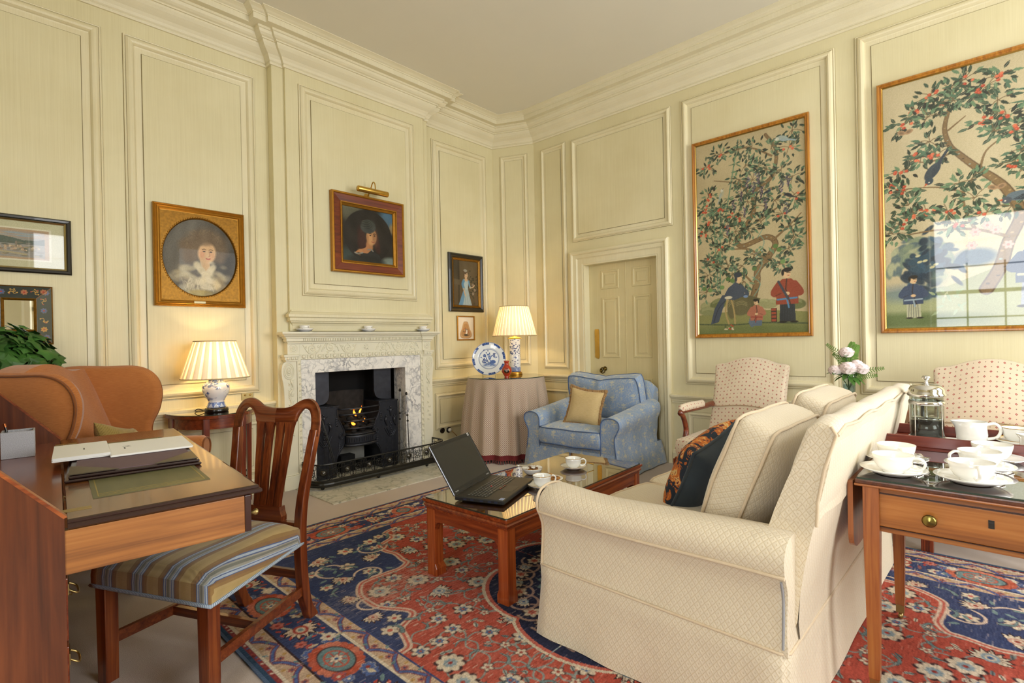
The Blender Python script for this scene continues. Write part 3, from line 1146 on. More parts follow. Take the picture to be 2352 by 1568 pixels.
for p, d in bosses:
    n = Vector((d.y, -d.x))
    mb = MB().lathe([(.026, 0), (.026, .003), (.02, .008), (.012, .012), (.004, .016), (0, .017)], 20)
    mb.mapped(lambda q, p=p, d=d, n=n: (p.x + d.x * q.x + n.x * (q.z + .002), p.y + d.y * q.x + n.y * (q.z + .002), .15 + q.y))
    mb.build('boss', plain('rubbed_steel', '55534f', .22, .9), FD, off=F0)
for p in ((2.115, 4.2), (2.64, 4.165), (3.2, 4.17), (2.05, 4.4), (3.47, 4.35)):
    MB().ball((p[0], p[1], .008 + .017), .017, .017, .017, 14, 10).build('ball_foot', M_FEND, FD, off=F0)

# ---------------------------------------------------------------- fire irons standing in the hearth
def iron(name, label, p0, p1, kind):
    p0, p1 = Vector(p0), Vector(p1)
    r = thing(name, label, 'fire iron', p0)
    q = p1 - p0
    L = q.length
    M = q.to_track_quat('Z', 'X').to_matrix()
    mb = MB()
    mb.tube([(0, 0, .02), (0, 0, L * .6), (0, 0, L)], .0055, 8)
    if kind == 'tongs':
        mb.tube([(.018, 0, .02), (.012, 0, L * .55), (.006, 0, L * .92)], .005, 8)
    mb.mapped(lambda p: M @ p)
    mb.build('shaft', M_STEEL if kind != 'tongs' else M_FEND, r)
    mb = MB()
    for z in (L * .62, L * .7):
        mb.lathe([(0, -.012), (.009, -.008), (.012, 0), (.009, .008), (0, .012)], 10, (0, 0, z))
    mb.lathe([(0, 0), (.01, .004), (.013, .016), (.008, .03), (0, .034)], 12, (0, 0, L - .01))
    mb.mapped(lambda p: M @ p)
    mb.build('knop', M_FEND, r)
    if kind == 'shovel':
        mb = MB()
        P = [[(u * (.055 if v > .02 else .045), .012 * (u * u) + .004, v - .005) for v in (0, .02, .08, .125, .15)] for u in (-1, -.6, 0, .6, 1)]
        for row in P:
            row[-1] = (row[-1][0] * .45, row[-1][1], row[-1][2])
        mb.grid(P)
        mb.mapped(lambda p: M @ p)
        mb.build('pan', plain('tarnished_steel', '77736a', .4, .8, var=.2), r, solid=.002)
    return r


iron('fire_tongs', 'long black tongs leaning on the left hob of the grate', (2.335, 4.36, .045), (2.245, 4.47, .60), 'tongs')
iron('fire_shovel', 'steel fire shovel standing against the right hob', (3.035, 4.40, .012), (3.085, 4.44, .76), 'shovel')
iron('poker', 'slim steel poker leaning beside the shovel at the right jamb', (3.13, 4.36, .012), (3.148, 4.42, .72), 'poker')

# ---------------------------------------------------------------- tea bowls on the shelf
def sprays(name):
    t = NT(name)
    c = t.coord()
    v = t.voro(c, 42)
    f = t.math('LESS_THAN', v[0], .22)
    m = t.math('GREATER_THAN', t.noise(c, 16, 1), .55)
    t.set(base=t.mix(t.math('MULTIPLY', f, m), 'eceae4', t.mix(t.noise(c, 60), '8c3540', '2f4430')), rough=.15, coat=.5)
    return t.m


M_SPRAY = sprays('porcelain_with_sprays')
for k, (x, nm) in enumerate(((2.087, 'left end of the mantelshelf'), (2.716, 'middle of the mantelshelf'), (3.375, 'right end of the mantelshelf'))):
    s = MB().lathe([(0, .004), (.034, .002), (.036, 0), (.04, .004), (.062, .014), (.074, .03), (.072, .0315), (.058, .018), (.036, .010), (0, .009)], 36).build('saucer', M_SPRAY)
    s.location = (x, 4.412, 1.36)
    tag(s, 'small deep porcelain saucer on the ' + nm, 'saucer', 'saucers on the mantelshelf')
    b = MB().lathe([(0, .003), (.018, 0), (.02, .004), (.03, .010), (.04, .03), (.044, .047), (.042, .0475), (.036, .028), (.024, .012), (0, .008)], 32).build('tea_bowl', M_SPRAY)
    b.location = (x, 4.412, 1.3695)
    tag(b, 'handleless porcelain tea bowl with flower sprays on the ' + nm, 'cup', 'tea bowls on the mantelshelf')
# ---------------------------------------------------------------- framed pictures
M_PAINTING = vcol('oil_paint', .5, .08, spec=.25)
M_GLAZED = vcol('glazed_sheet', .6, 1.0, spec=.3, gloss_ior=1.55)
M_DKWOODF = wood('reddish_frame_wood', '451808', '6e2c10', '85401c', .4, .1, 0)
M_BLKF = plain('black_frame', '14110f', .3, coat=.3)
M_GILTD = plain('old_gilt', '96691e', .4, .75, var=.35, scale=60)
M_GILTF = plain('gilded_wood', 'b9822b', .36, .7, var=.2, scale=25)


def ring_frame(w, h, prof):
    """frame centred on the origin, back on y=0"""
    return frame_sweep(MB(), -w / 2, w / 2, -h / 2, h / 2, prof)


def pic(name, label, cat, x, z, y=None, east=False):
    r = thing(name, label, cat)
    if east:
        r.location = (EX - .011, -x, z)
        r.rotation_euler = (0, 0, -PI / 2)
    else:
        r.location = (x, y, z)
    return r


# --- portrait of a woman in a gilt frame with an oval opening
r = pic('oval_portrait', 'pastel portrait of a curly haired woman in a square gilt frame with oval opening', 'painting', 1.334, 1.95, NW - .011)
w, h = .638, .772
ring_frame(w, h, [(0, 0), (0, .03), (.008, .04), (.014, .034), (.02, .038), (.028, .03), (.036, .032), (.044, .022), (.052, .02)]).build('frame', M_GILTF, r, bevel=.001)
mb = MB()
n = 64
for k in range(n):
    a, b = 2 * PI * k / n, 2 * PI * (k + 1) / n

    def sq(t):
        c, s = math.cos(t), math.sin(t)
        m = max(abs(c) / .272, abs(s) / .338)
        return (c / m, -.021, s / m)
    e = lambda t, f, y: (.256 * f * math.cos(t), y, .30 * f * math.sin(t))
    mb.add([sq(a), sq(b), e(b, 1.03, -.021), e(a, 1.03, -.021)], [(0, 1, 2, 3)])
    mb.add([e(a, 1.03, -.021), e(b, 1.03, -.021), e(b, 1, -.006), e(a, 1, -.006)], [(0, 1, 2, 3)], None, True)
mb.build('spandrel', M_GILTD, r)
mb = MB()
for k in range(96):
    a = 2 * PI * k / 96
    mb.ball((.266 * math.cos(a), -.022, .312 * math.sin(a)), .0062, .006, .0062, 6, 4)
mb.build('beaded_edge', M_GILTF, r)
MB().box(-.06, .02, -.034, -.03, -.362, -.346).build('name_plate', plain('ivory_plate', 'd9cf9f', .4), r)
cv = Canvas(.52, .61, .003, '5b5549')
cx = .27
cv.ell(.1, .45, .3, .3, '6a675f', 0, .5, 1.2)
cv.ell(.45, .2, .16, .4, '37342d', 0, .7, 1.2)
for x, y, a in [(.20, .36, .075), (.24, .43, .085), (.31, .47, .085), (.38, .44, .075), (.40, .37, .06), (.18, .30, .05), (.39, .31, .045), (.16, .40, .05)]:
    cv.ell(x, y, a, a * .85, '6b5942', 0, .8, .9)
rr = random.Random(2)
for k in range(60):
    a = rr.uniform(0, 6.28)
    x, y = .29 + .12 * math.cos(a), .41 + .1 * math.sin(a)
    cv.line([(x, y), (x + rr.uniform(-.03, .03), y + .02), (x + rr.uniform(-.04, .04), y - .02)], .005, rr.choice(['75634a', '5f4e3a', '7d6a4f']), .25)
cv.ell(.29, .265, .033, .07, 'c2a077', .2)
cv.ell(.305, .345, .064, .086, 'cda97f', -.18, 1, .25)
cv.ell(.27, .335, .02, .03, 'cf8a63', 0, .5, 1)
cv.ell(.34, .325, .018, .03, 'c98c66', 0, .4, 1)
cv.ell(.29, .425, .06, .022, '6f5d46', .1, .7, .9)
for ex in (.285, .333):
    cv.line([(ex - .014, .372), (ex, .377), (ex + .014, .372)], .004, '5c4630')
    cv.ell(ex, .358, .010, .005, '3c2f24')
    cv.ell(ex, .358, .004, .004, '181410')
cv.line([(.318, .36), (.326, .33), (.318, .322)], .004, 'a87a55', .8)
cv.line([(.298, .304), (.314, .301), (.328, .305)], .006, 'a44c40')
cv.line([(.30, .298), (.314, .295), (.326, .299)], .004, 'b96a58', .7)
for k in range(70):
    x, y = rr.gauss(.25, .12), rr.gauss(.12, .06)
    cv.ell(x, y, rr.uniform(.02, .05), rr.uniform(.012, .03), rr.choice(['a79c7d', 'bfb596', '8e8468', 'cfc7ac']), rr.uniform(-1, 1), .55, .9)
for q in range(9):
    cv.ell(.235 + .010 * q, .245 - .014 * q, .03, .022, ['c9bd9b', 'b9ad8c', 'd2c8ab'][q % 3], -.9, .75, .7)
    cv.ell(.345 - .009 * q, .235 - .014 * q, .028, .022, ['d2c8ab', 'bfb392', 'c9bd9b'][q % 3], .9, .75, .7)
for k in range(26):
    x = rr.uniform(.12, .40)
    cv.line([(x, rr.uniform(.05, .15)), (x + .02, rr.uniform(.05, .15)), (x + .03, rr.uniform(.02, .12))], .007, 'c9bfa2', .3)
cv.ell(.26, .02, .1, .03, 'b09a52', 0, .7, .6)
cv.ell(.40, .08, .05, .09, 'c0a468', .3, .5, .8)
cv.grain(.02, .03)
cv.build('canvas', M_PAINTING, r, loc=(0, -.005, 0))

# --- dark portrait over the chimneypiece
r = pic('portrait', 'dark portrait of a long haired sitter in a grey cap over the mantelpiece', 'painting', 2.764, 2.293, BC - .011)
w, h = .79, .748
ring_frame(w, h, [(0, 0), (0, .045), (.006, .05), (.016, .05), (.022, .042), (.022, .042)]).build('outer_gilt_edge', M_GILTF, r, bevel=.001)
ring_frame(w, h, [(.022, .042), (.024, .044), (.085, .036), (.086, .036)]).build('frame', M_DKWOODF, r)
ring_frame(w, h, [(.085, .03), (.087, .044), (.095, .044), (.1, .034), (.118, .02), (.12, .006)]).build('inner_gilt_edge', M_GILTF, r)
cv = Canvas(.56, .515, .003, '2a261e')
cv.ell(.05, .5, .16, .1, '6b6a55', -.3, .9, .8)
cv.ell(.5, .44, .1, .12, '4e6f86', 0, .9, .8)
cv.ell(.55, .36, .03, .05, 'a98a57', 0, .8, .8)
cv.ell(.5, .02, .1, .05, '7e8a80', .2, .9, .6)
cv.ell(.03, .05, .1, .08, '39443f', 0, .9, .8)
for k in range(14):
    cv.line([(.0 + k * .012, .5), (.02 + k * .01, .44), (.01 + k * .013, .40)], .008, '4c4a3a', .5)
cv.ell(.28, .26, .265, .25, '231f19', 0, 1, .03)
cv.ell(.3, .25, .22, .2, '2d271f', 0, .7, .9)
for x, y, a, b in ((.21, .22, .045, .12), (.2, .17, .04, .07), (.37, .22, .03, .11), (.38, .16, .03, .06), (.25, .14, .03, .06)):
    cv.ell(x, y, a, b, '3a221a', .2, .95, .5)
cv.ell(.29, .16, .038, .06, 'a5754c', .1, 1, .4)
cv.ell(.315, .255, .058, .083, 'b98a5b', -.06, 1, .2)
cv.ell(.355, .25, .03, .08, '6d4a30', 0, .5, .9)
cv.ell(.27, .24, .014, .05, '8a5f3c', 0, .5, .9)
cv.ell(.28, .345, .085, .06, '3d3f3b', .15, 1, .2)
cv.ell(.28, .375, .075, .045, '34362f', .15, 1, .3)
for k in range(5):
    cv.line([(.21, .33 + k * .016), (.28, .345 + k * .017), (.35, .325 + k * .014)], .004, '565851', .7)
for ex in (.302, .348):
    cv.line([(ex - .014, .283), (ex, .288), (ex + .013, .282)], .005, '3a271b')
    cv.ell(ex, .268, .010, .005, '241a14')
cv.line([(.33, .27), (.34, .235), (.33, .228)], .005, '8a5f3c', .8)
cv.line([(.315, .207), (.33, .204), (.345, .208)], .006, '8a3f30')
cv.poly(bez2([(.275, .19), (.24, .14), (.17, .115), (.135, .08), (.2, .06), (.29, .08), (.31, .13), (.275, .19)], 5), 'a8744b')
cv.ell(.19, .1, .03, .02, 'b98658', -.5, .7, .8)
cv.poly([(.1, .085), (.19, .07), (.2, .05), (.42, .03), (.40, .08), (.31, .125), (.27, .09), (.2, .088)], '2f2f2b')
cv.line([(.13, .085), (.165, .075), (.215, .09)], .012, '8f8a7c')
cv.line([(.27, .125), (.30, .13), (.33, .115)], .012, '7f7a70')
cv.ell(.25, .0, .2, .07, '26251f', 0, 1, .5)
cv.grain(.012, .02)
cv.build('canvas', M_PAINTING, r, loc=(0, -.008, 0))

# --- full length girl in a blue dress
r = pic('girl_portrait', 'small full length portrait of a girl in a blue dress in a black frame', 'painting', 4.14, 1.938, NW - .011)
w, h = .543, .682
ring_frame(w, h, [(0, 0), (0, .02), (.012, .032), (.03, .034), (.045, .026), (.052, .02)]).build('frame', M_BLKF, r)
ring_frame(w, h, [(.05, .018), (.054, .024), (.066, .02), (.078, .012), (.08, .004)]).build('gilt_slip', M_GILTD, r)
cv = Canvas(.392, .53, .0028, '554936')
cv.ell(.26, .35, .2, .25, '655840', 0, .6, 1.2)
cv.poly([(0, .25), (.07, .25), (.07, .53), (0, .53)], '4a4233')
cv.poly([(.07, .0), (.10, .0), (.10, .53), (.07, .53)], '40382a')
cv.poly([(0, .24), (.1, .24), (.1, .3), (0, .31)], '5a513f')
rr = random.Random(5)
for k in range(60):
    x, y = rr.gauss(.31, .05), rr.gauss(.22, .08)
    cv.leaf(x, y, .03, rr.uniform(0, 6.3), .014, rr.choice(['3c3a2a', '48452f', '353325']))
for x, y in ((.31, .25), (.34, .19), (.31, .145)):
    cv.flower(x, y, .018, 6, '8d8070', '6d5a44')
cv.poly([(.17, .21), (.075, .0), (.29, .0), (.25, .12), (.225, .21)], '93a3a6')
cv.poly([(.165, .2), (.075, 0), (.14, 0), (.175, .1)], '5f87a4')
for k in range(6):
    cv.line([(.18 + k * .008, .17), (.16 + k * .022, .02)], .005, rr.choice(['a9b5b5', '7e9199']), .7)
cv.poly([(.15, .30), (.24, .30), (.225, .19), (.17, .19)], '9fb0b4')
cv.line([(.165, .295), (.145, .25), (.165, .2)], .035, '5b86a6')
cv.line([(.16, .2), (.175, .14), (.19, .115)], .016, 'b49a7c')
cv.line([(.24, .29), (.26, .22)], .022, '5f87a4')
cv.line([(.26, .215), (.30, .22), (.335, .245)], .014, 'b49a7c')
cv.ell(.165, .195, .02, .012, '9a978a')
cv.ell(.265, .218, .016, .014, '9a978a')
cv.ell(.2, .305, .026, .02, 'b89c7c')
cv.ell(.2, .325, .014, .03, 'b89c7c')
cv.ell(.198, .365, .03, .042, 'bfa281', 0, 1, .2)
cv.ell(.185, .40, .036, .026, '5a4a38')
cv.ell(.19, .413, .03, .016, '8f8c80')
cv.ell(.167, .37, .012, .04, '5a4a38')
for ex in (.192, .214):
    cv.ell(ex, .372, .005, .003, '2d231b')
cv.line([(.198, .345), (.208, .344)], .004, '96503f')
cv.grain(.012, .02)
cv.build('canvas', M_PAINTING, r, loc=(0, -.004, 0))

# --- small framed bird
r = pic('bird_picture', 'small gilt framed bird on a brown pear shaped ground below the girl portrait', 'picture', 4.124, 1.405, NW - .011)
w, h = .276, .289
ring_frame(w, h, [(0, 0), (0, .014), (.004, .018), (.010, .018), (.014, .012), (.015, .006)]).build('frame', M_GILTF, r)
cv = Canvas(.25, .262, .0022, 'ded6c6')


def pear(s):
    return [(.125 + s * x, .105 + s * y) for x, y in bez2([(0, .095), (.03, .085), (.055, .02), (.082, -.035), (.075, -.07), (.04, -.085), (0, -.087), (-.04, -.085), (-.075, -.07), (-.082, -.035), (-.055, .02), (-.03, .085), (0, .095)], 6)]


cv.poly(pear(1.12), 'b08a60')
cv.poly(pear(1.0), 'c09a6c')
cv.poly(pear(.86), 'a87d50')
rr = random.Random(3)
for k in range(22):
    cv.leaf(rr.uniform(.08, .17), rr.uniform(.045, .12), .014, rr.uniform(0, 6), .007, rr.choice(['2c3a30', '3d2a24', '20262a']))
for k in range(12):
    cv.ell(rr.uniform(.08, .17), rr.uniform(.04, .13), .005, .005, 'a83a2c')
cv.line([(.14, .06), (.125, .1), (.12, .14)], .004, '4a3a2a')
cv.ell(.135, .075, .013, .025, 'e4dccc', -.4)
cv.ell(.14, .1, .009, .009, 'e8e2d4')
cv.ell(.13, .115, .006, .01, '4f6d94')
cv.ell(.125, .05, .03, .012, '2a2522')
cv.grain(.006, .006)
cv.build('sheet', M_GLAZED, r, loc=(0, -.005, 0))

# --- topographical print, far left
r = pic('landscape_print', 'wide topographical print with pale mount in a black frame, top left', 'picture', .17, 1.934, NW - .011)
w, h = .758, .367
ring_frame(w, h, [(0, 0), (0, .018), (.008, .026), (.02, .024), (.026, .018)]).build('frame', M_BLKF, r)
ring_frame(w, h, [(.026, .018), (.028, .02), (.036, .014), (.037, .006)]).build('silvered_slip', metal('silver_gilt', 'c9b98a', .3), r)
cv = Canvas(.69, .30, .0024, 'b9b795')
cv.poly([(.06, .045), (.625, .045), (.625, .255), (.06, .255)], 'cfccb4')
cv.poly([(.07, .055), (.612, .055), (.612, .245), (.07, .245)], 'a88f72')
cv.poly([(.075, .065), (.59, .065), (.59, .235), (.075, .235)], '8c8a84')
cv.poly([(.075, .19), (.59, .19), (.59, .235), (.075, .235)], '9a8a7c')
rr = random.Random(8)
for k in range(20):
    cv.ell(rr.uniform(.1, .57), rr.uniform(.2, .23), .05, .006, rr.choice(['7fa0b4', 'b59a7c', 'a4937f']), 0, .6, .8)
cv.poly([(.075, .15)] + [(.075 + .0515 * k, .185 + .012 * math.sin(k * 1.3)) for k in range(11)] + [(.59, .15)], '4e5a52')
for k in range(90):
    x, y = rr.uniform(.09, .575), rr.uniform(.075, .16)
    cv.ell(x, y, rr.uniform(.006, .02), rr.uniform(.002, .006), rr.choice(['5b5c4c', '6e6a58', '9d8d6c', '74706a', '4c5245']), 0, .8)
for k in range(40):
    x, y = rr.uniform(.25, .56), rr.uniform(.105, .135)
    cv.poly([(x, y), (x + .012, y), (x + .012, y + .007), (x + .006, y + .011), (x, y + .007)], rr.choice(['b09a80', '8f7a66', 'c2b296']))
cv.poly([(.45, .13), (.458, .13), (.458, .165), (.454, .17), (.45, .165)], '7d7264')
cv.line([(.2, .095), (.35, .10), (.5, .085)], .01, 'a39877')
cv.grain(.02, .01)
cv.build('sheet', M_GLAZED, r, loc=(0, -.005, 0))

# --- lacquer mirror behind the plant
r = pic('lacquer_mirror', 'small mirror in a wide dark green lacquer frame painted with gold flowers', 'mirror', .283, 1.475, NW - .011)
w, h = .33, .38
ring_frame(w, h, [(0, 0), (0, .02), (.003, .024), (.007, .022)]).build('outer_edge', M_GILTD, r)
cv = Canvas(w - .014, h - .014, .0018, '1f2a26')
rr = random.Random(11)
for side in range(4):
    for k in range(6):
        t_ = (k + .5) / 6
        x, y = ((t_ * .316, .04), (t_ * .316, .33), (.04, t_ * .366), (.277, t_ * .366))[side]
        if k % 2:
            cv.flower(x, y, .017, 7, rr.choice(['c79a48', 'b8873a', 'a86a4a', '4a5a86']), 'a3382c', '6a4a1e')
        else:
            for q in range(5):
                a = rr.uniform(0, 6.28)
                cv.line([(x, y), (x + .012 * math.cos(a), y + .012 * math.sin(a)), (x + .02 * math.cos(a + .8), y + .02 * math.sin(a + .8))], .003, 'b98f45')
                cv.ell(x + .02 * math.cos(a + .8), y + .02 * math.sin(a + .8), .004, .004, rr.choice(['c49a50', '9c4a38']))
for a, b in (((0, 0), (.075, .075)), ((.316, 0), (.241, .075)), ((0, .366), (.075, .291)), ((.316, .366), (.241, .291))):
    cv.line([a, b], .004, '7a4a24', 1, False)


def mz(X, Y):
    d = np.minimum(w / 2 - .007 - np.abs(X), h / 2 - .007 - np.abs(Y))
    return -.022 - .022 * np.clip(d / .075, 0, 1)


cv.build('frame', vcol('lacquer', .2, .8), r, zfn=mz)
frame_sweep(MB(), -.083, .083, -.108, .108, [(0, .04), (0, .05), (.005, .053), (.01, .05), (.016, .046), (.016, .038)]).build('inner_gilt_edge', M_GILTD, r)
MB().box(-.07, .07, -.0465, -.0455, -.095, .095).build('mirror_glass', metal('silvered_glass', 'd0d0cc', .02, .01), r)

# ---------------------------------------------------------------- the two tall painted panels
REDS = ['b4492f', 'c2573a', 'a93f2a', 'cc6a48']
LEAF = ['2c3a2c', '3c5240', '4d6a52', '2a3028', '64805f', '394a38']


def bough(cv, rr, pts, w0, w1, cols=('7b6443', '5d4a33', 'a48b60')):
    n = len(pts) - 1
    p = bez2(pts, 6)
    m = len(p) - 1
    for k in range(m):
        w = w0 + (w1 - w0) * k / m
        cv.line([p[k], p[k + 1]], w * 1.15, cols[1], 1, False)
    for k in range(m):
        w = w0 + (w1 - w0) * k / m
        cv.line([p[k], p[k + 1]], w * .85, cols[0], 1, False)
        if w > .012 and k % 2 == 0:
            cv.ell(p[k][0] + rr.uniform(-.3, .3) * w, p[k][1], w * .16, w * .1, rr.choice([cols[2], '8fa39a', '4a3a28']))
    return p


def spray(cv, rr, x, y, r, n, fruit=0, leafc=LEAF, ln=.045):
    for k in range(n):
        a = rr.uniform(0, 2 * PI)
        d = rr.uniform(.15, 1) * r
        lx, ly = x + d * math.cos(a), y + d * math.sin(a) * .8
        if k % 4 == 0:
            cv.line([(x, y), ((x + lx) / 2, (y + ly) / 2 + .006), (lx, ly)], .004, '6b5a3e')
        c = rr.choice(leafc)
        cv.leaf(lx, ly, ln * rr.uniform(.7, 1.2), a + rr.uniform(-.9, .9), ln * .38, c, '8a9478' if rr.random() < .4 else None)
    for k in range(fruit):
        a = rr.uniform(0, 2 * PI)
        d = rr.uniform(0, .6) * r
        cv.ell(x + d * math.cos(a), y + d * math.sin(a) * .7, .0115, .0105, rr.choice(REDS))
        cv.ell(x + d * math.cos(a) - .003, y + d * math.sin(a) * .7 + .003, .004, .003, 'd98a66', 0, .7)


def bird(cv, x, y, s, ang, body, wing, head, beak='b5502c', tail=None):
    c, sn = math.cos(ang), math.sin(ang)
    T = lambda u, v: (x + s * (u * c - v * sn), y + s * (u * sn + v * c))
    cv.poly([T(-.5, .08), T(-1.5, .0), T(-1.45, -.14), T(-.4, -.1)], tail or wing)
    cv.ell(*T(0, 0), s * .62, s * .3, body, ang)
    cv.poly([T(.35, .2), T(-.2, .26), T(-.95, .02), T(-.1, -.08)], wing)
    for k in range(5):
        cv.line([T(.2 - k * .2, .16), T(-.05 - k * .2, .02)], s * .04, body, .6, False)
    cv.ell(*T(.6, .2), s * .24, s * .21, head, ang)
    cv.poly([T(.78, .26), T(1.05, .14), T(.78, .12)], beak)
    cv.ell(*T(.66, .24), s * .04, s * .04, 'e8e0c8')


def bamboo(cv, rr, x0, y0, x1, y1, n, s=.07):
    cv.line([(x0, y0), (x1, y1)], .011, '6f8a6c', 1, False)
    for k in range(8):
        t_ = k / 8
        cv.ell(x0 + (x1 - x0) * t_, y0 + (y1 - y0) * t_, .008, .003, '4a6248')
    for k in range(n):
        t_ = rr.uniform(.2, 1)
        bx, by = x0 + (x1 - x0) * t_ + rr.uniform(-.04, .04), y0 + (y1 - y0) * t_ + rr.uniform(-.02, .03)
        for q in range(7):
            cv.leaf(bx, by, s * rr.uniform(.7, 1.25), rr.uniform(2.8, 6.6), s * .14, rr.choice(['3f5c48', '5c7c62', '47684e', '2f4a3a']))


def figure(cv, x, y, s, robe, trousers, turn=1, seated=False, sash=None):
    """a robed figure: x, y = feet; s = standing height"""
    f = lambda u, v: (x + turn * s * u, y + s * v)
    if seated:
        cv.poly([f(-.16, .0), f(.2, .0), f(.26, .14), (x + turn * s * .1, y + s * .26), f(-.18, .26)], trousers)
        cv.line([f(-.05, .2), f(.16, .24), f(.14, .02)], s * .11, trousers)
        b = .18
    else:
        cv.poly([f(-.14, .0), f(.15, .0), f(.13, .42), f(-.13, .42)], trousers)
        for k in range(5):
            cv.line([f(-.1 + k * .05, .02), f(-.08 + k * .04, .4)], s * .012, '22262a', .6, False)
        cv.ell(*f(-.08, .0), s * .07, s * .02, '1e1c1a')
        cv.ell(*f(.12, .0), s * .07, s * .02, '1e1c1a')
        b = .34
    top = b + .5
    cv.poly([f(-.2, b), f(.2, b), f(.19, top - .12), f(.08, top), f(-.08, top), f(-.19, top - .12)], robe)
    cv.line([f(-.14, top - .1), f(-.24, b + .22), f(-.04, b + .2)], s * .11, robe)
    cv.line([f(.14, top - .1), f(.24, b + .22), f(.06, b + .22)], s * .11, robe)
    cv.line([f(-.2, b + .18), f(-.1, b + .22)], s * .01, '2a2422', .7, False)
    cv.line([f(.0, top), f(-.02, b + .3), f(.06, b)], s * .02, '2a2422', .8, False)
    cv.ell(*f(.0, b + .21), s * .05, s * .035, 'cfae84')
    if sash:
        cv.line([f(-.17, b + .1), f(.17, b + .12)], s * .035, sash, 1, False)
        cv.line([f(.0, b + .1), f(.03, b - .06)], s * .03, sash, 1, False)
    cv.ell(*f(0, top + .1), s * .075, s * .095, 'cfae84')
    cv.ell(*f(.015, top + .17), s * .08, s * .045, '1f1c1b')
    cv.ell(*f(-.07, top + .12), s * .025, s * .06, '1f1c1b')
    for e in (.015, .05):
        cv.line([f(e - .012, top + .115), f(e + .012, top + .115)], s * .012, '2a211a', 1, False)
    cv.line([f(.02, top + .06), f(.045, top + .06)], s * .012, '9c4a3a', 1, False)


def rocks(cv, rr, pts, cols, hi):
    for x, y, rx, ry in pts:
        cv.ell(x, y, rx, ry, rr.choice(cols), rr.uniform(-.3, .3), 1, .15)
        for k in range(3):
            cv.line([(x - rx * .7, y + ry * (.1 + .22 * k)), (x, y + ry * (.45 + .2 * k)), (x + rx * .6, y + ry * (.15 + .2 * k))], .004, hi, .6)


M_GOLDFR = wood('gold_brown_frame', '6b3c10', 'a5691e', 'c48a34', .28, .3, 2)
M_GILTSL = metal('bright_gilt_slip', 'd0b066', .25)
FRP = [(0, 0), (0, .026), (.005, .032), (.013, .032), (.02, .025), (.026, .026), (.03, .022)]

# panel by the door
PW, PH = 1.0, 1.855
r = pic('painted_panel', 'tall painted panel of a wisteria tree with three robed figures, beside the door', 'painting', -1.594, 2.163, east=True)
r.rotation_euler = (0, 0, -PI / 2)
ring_frame(PW, PH, FRP).build('frame', M_GOLDFR, r)
ring_frame(PW, PH, [(.03, .022), (.036, .016), (.038, .008)]).build('gilt_slip', M_GILTSL, r)
cv = Canvas(PW - .072, PH - .072, .0034, 'b0a07a')
w, h = cv.w, cv.h
rr = random.Random(21)
cv.ell(w * .5, h * .6, w * .6, h * .5, 'b8aa84', 0, .6, 1)
cv.poly([(0, 0), (w, 0), (w, h * .095), (w * .5, h * .12), (0, h * .10)], '7d7d4a')
cv.ell(w * .5, 0, w * .7, h * .045, '5f6a3c', 0, .8, .8)
cv.line([(0, h * .052), (w * .35, h * .044), (w * .62, h * .05), (w, h * .04)], .012, '3c4a34', .7)
for bx0, bx1, yb in ((.2, .16, .22), (.22, .24, .22), (.25, .42, .5)):
    bamboo(cv, rr, w * bx0, h * yb, w * bx1, h * (yb + .48), 6, .06)
rocks(cv, rr, [(w * .09, h * .14, .07, .05), (w * .2, h * .155, .08, .05), (w * .1, h * .12, .09, .04), (w * .9, h * .135, .08, .045), (w * .68, h * .14, .07, .04), (w * .62, h * .15, .06, .03)], ['7c7f55', '62683f', '8d8c60'], 'a6a478')
tr = bough(cv, rr, [(w * .52, h * .15), (w * .57, h * .25), (w * .58, h * .31), (w * .66, h * .36), (w * .74, h * .43), (w * .66, h * .47), (w * .45, h * .44), (w * .40, h * .48), (w * .55, h * .60), (w * .56, h * .70), (w * .72, h * .76), (w * .76, h * .88), (w * .67, h * .97)], .052, .022)
bough(cv, rr, [(w * .66, h * .36), (w * .5, h * .42), (w * .36, h * .43)], .02, .008)
bough(cv, rr, [(w * .56, h * .55), (w * .75, h * .60), (w * .93, h * .66)], .016, .005)
bough(cv, rr, [(w * .72, h * .45), (w * .86, h * .51), (w * .96, h * .56)], .016, .006)
bough(cv, rr, [(w * .56, h * .68), (w * .4, h * .76), (w * .18, h * .80)], .014, .004)
bough(cv, rr, [(w * .72, h * .86), (w * .5, h * .93), (w * .2, h * .92)], .014, .005)
bough(cv, rr, [(w * .4, h * .46), (w * .24, h * .52), (w * .1, h * .58)], .010, .004)
bough(cv, rr, [(w * .54, h * .24), (w * .46, h * .29), (w * .36, h * .30)], .016, .006)
for k in range(5):
    cv.line([(w * (.52 + .02 * k), h * (.17 + .1 * k)), (w * (.6 + .02 * k), h * (.24 + .1 * k)), (w * (.53 + .04 * k), h * (.28 + .1 * k))], .007, '6c8f7e', .8)
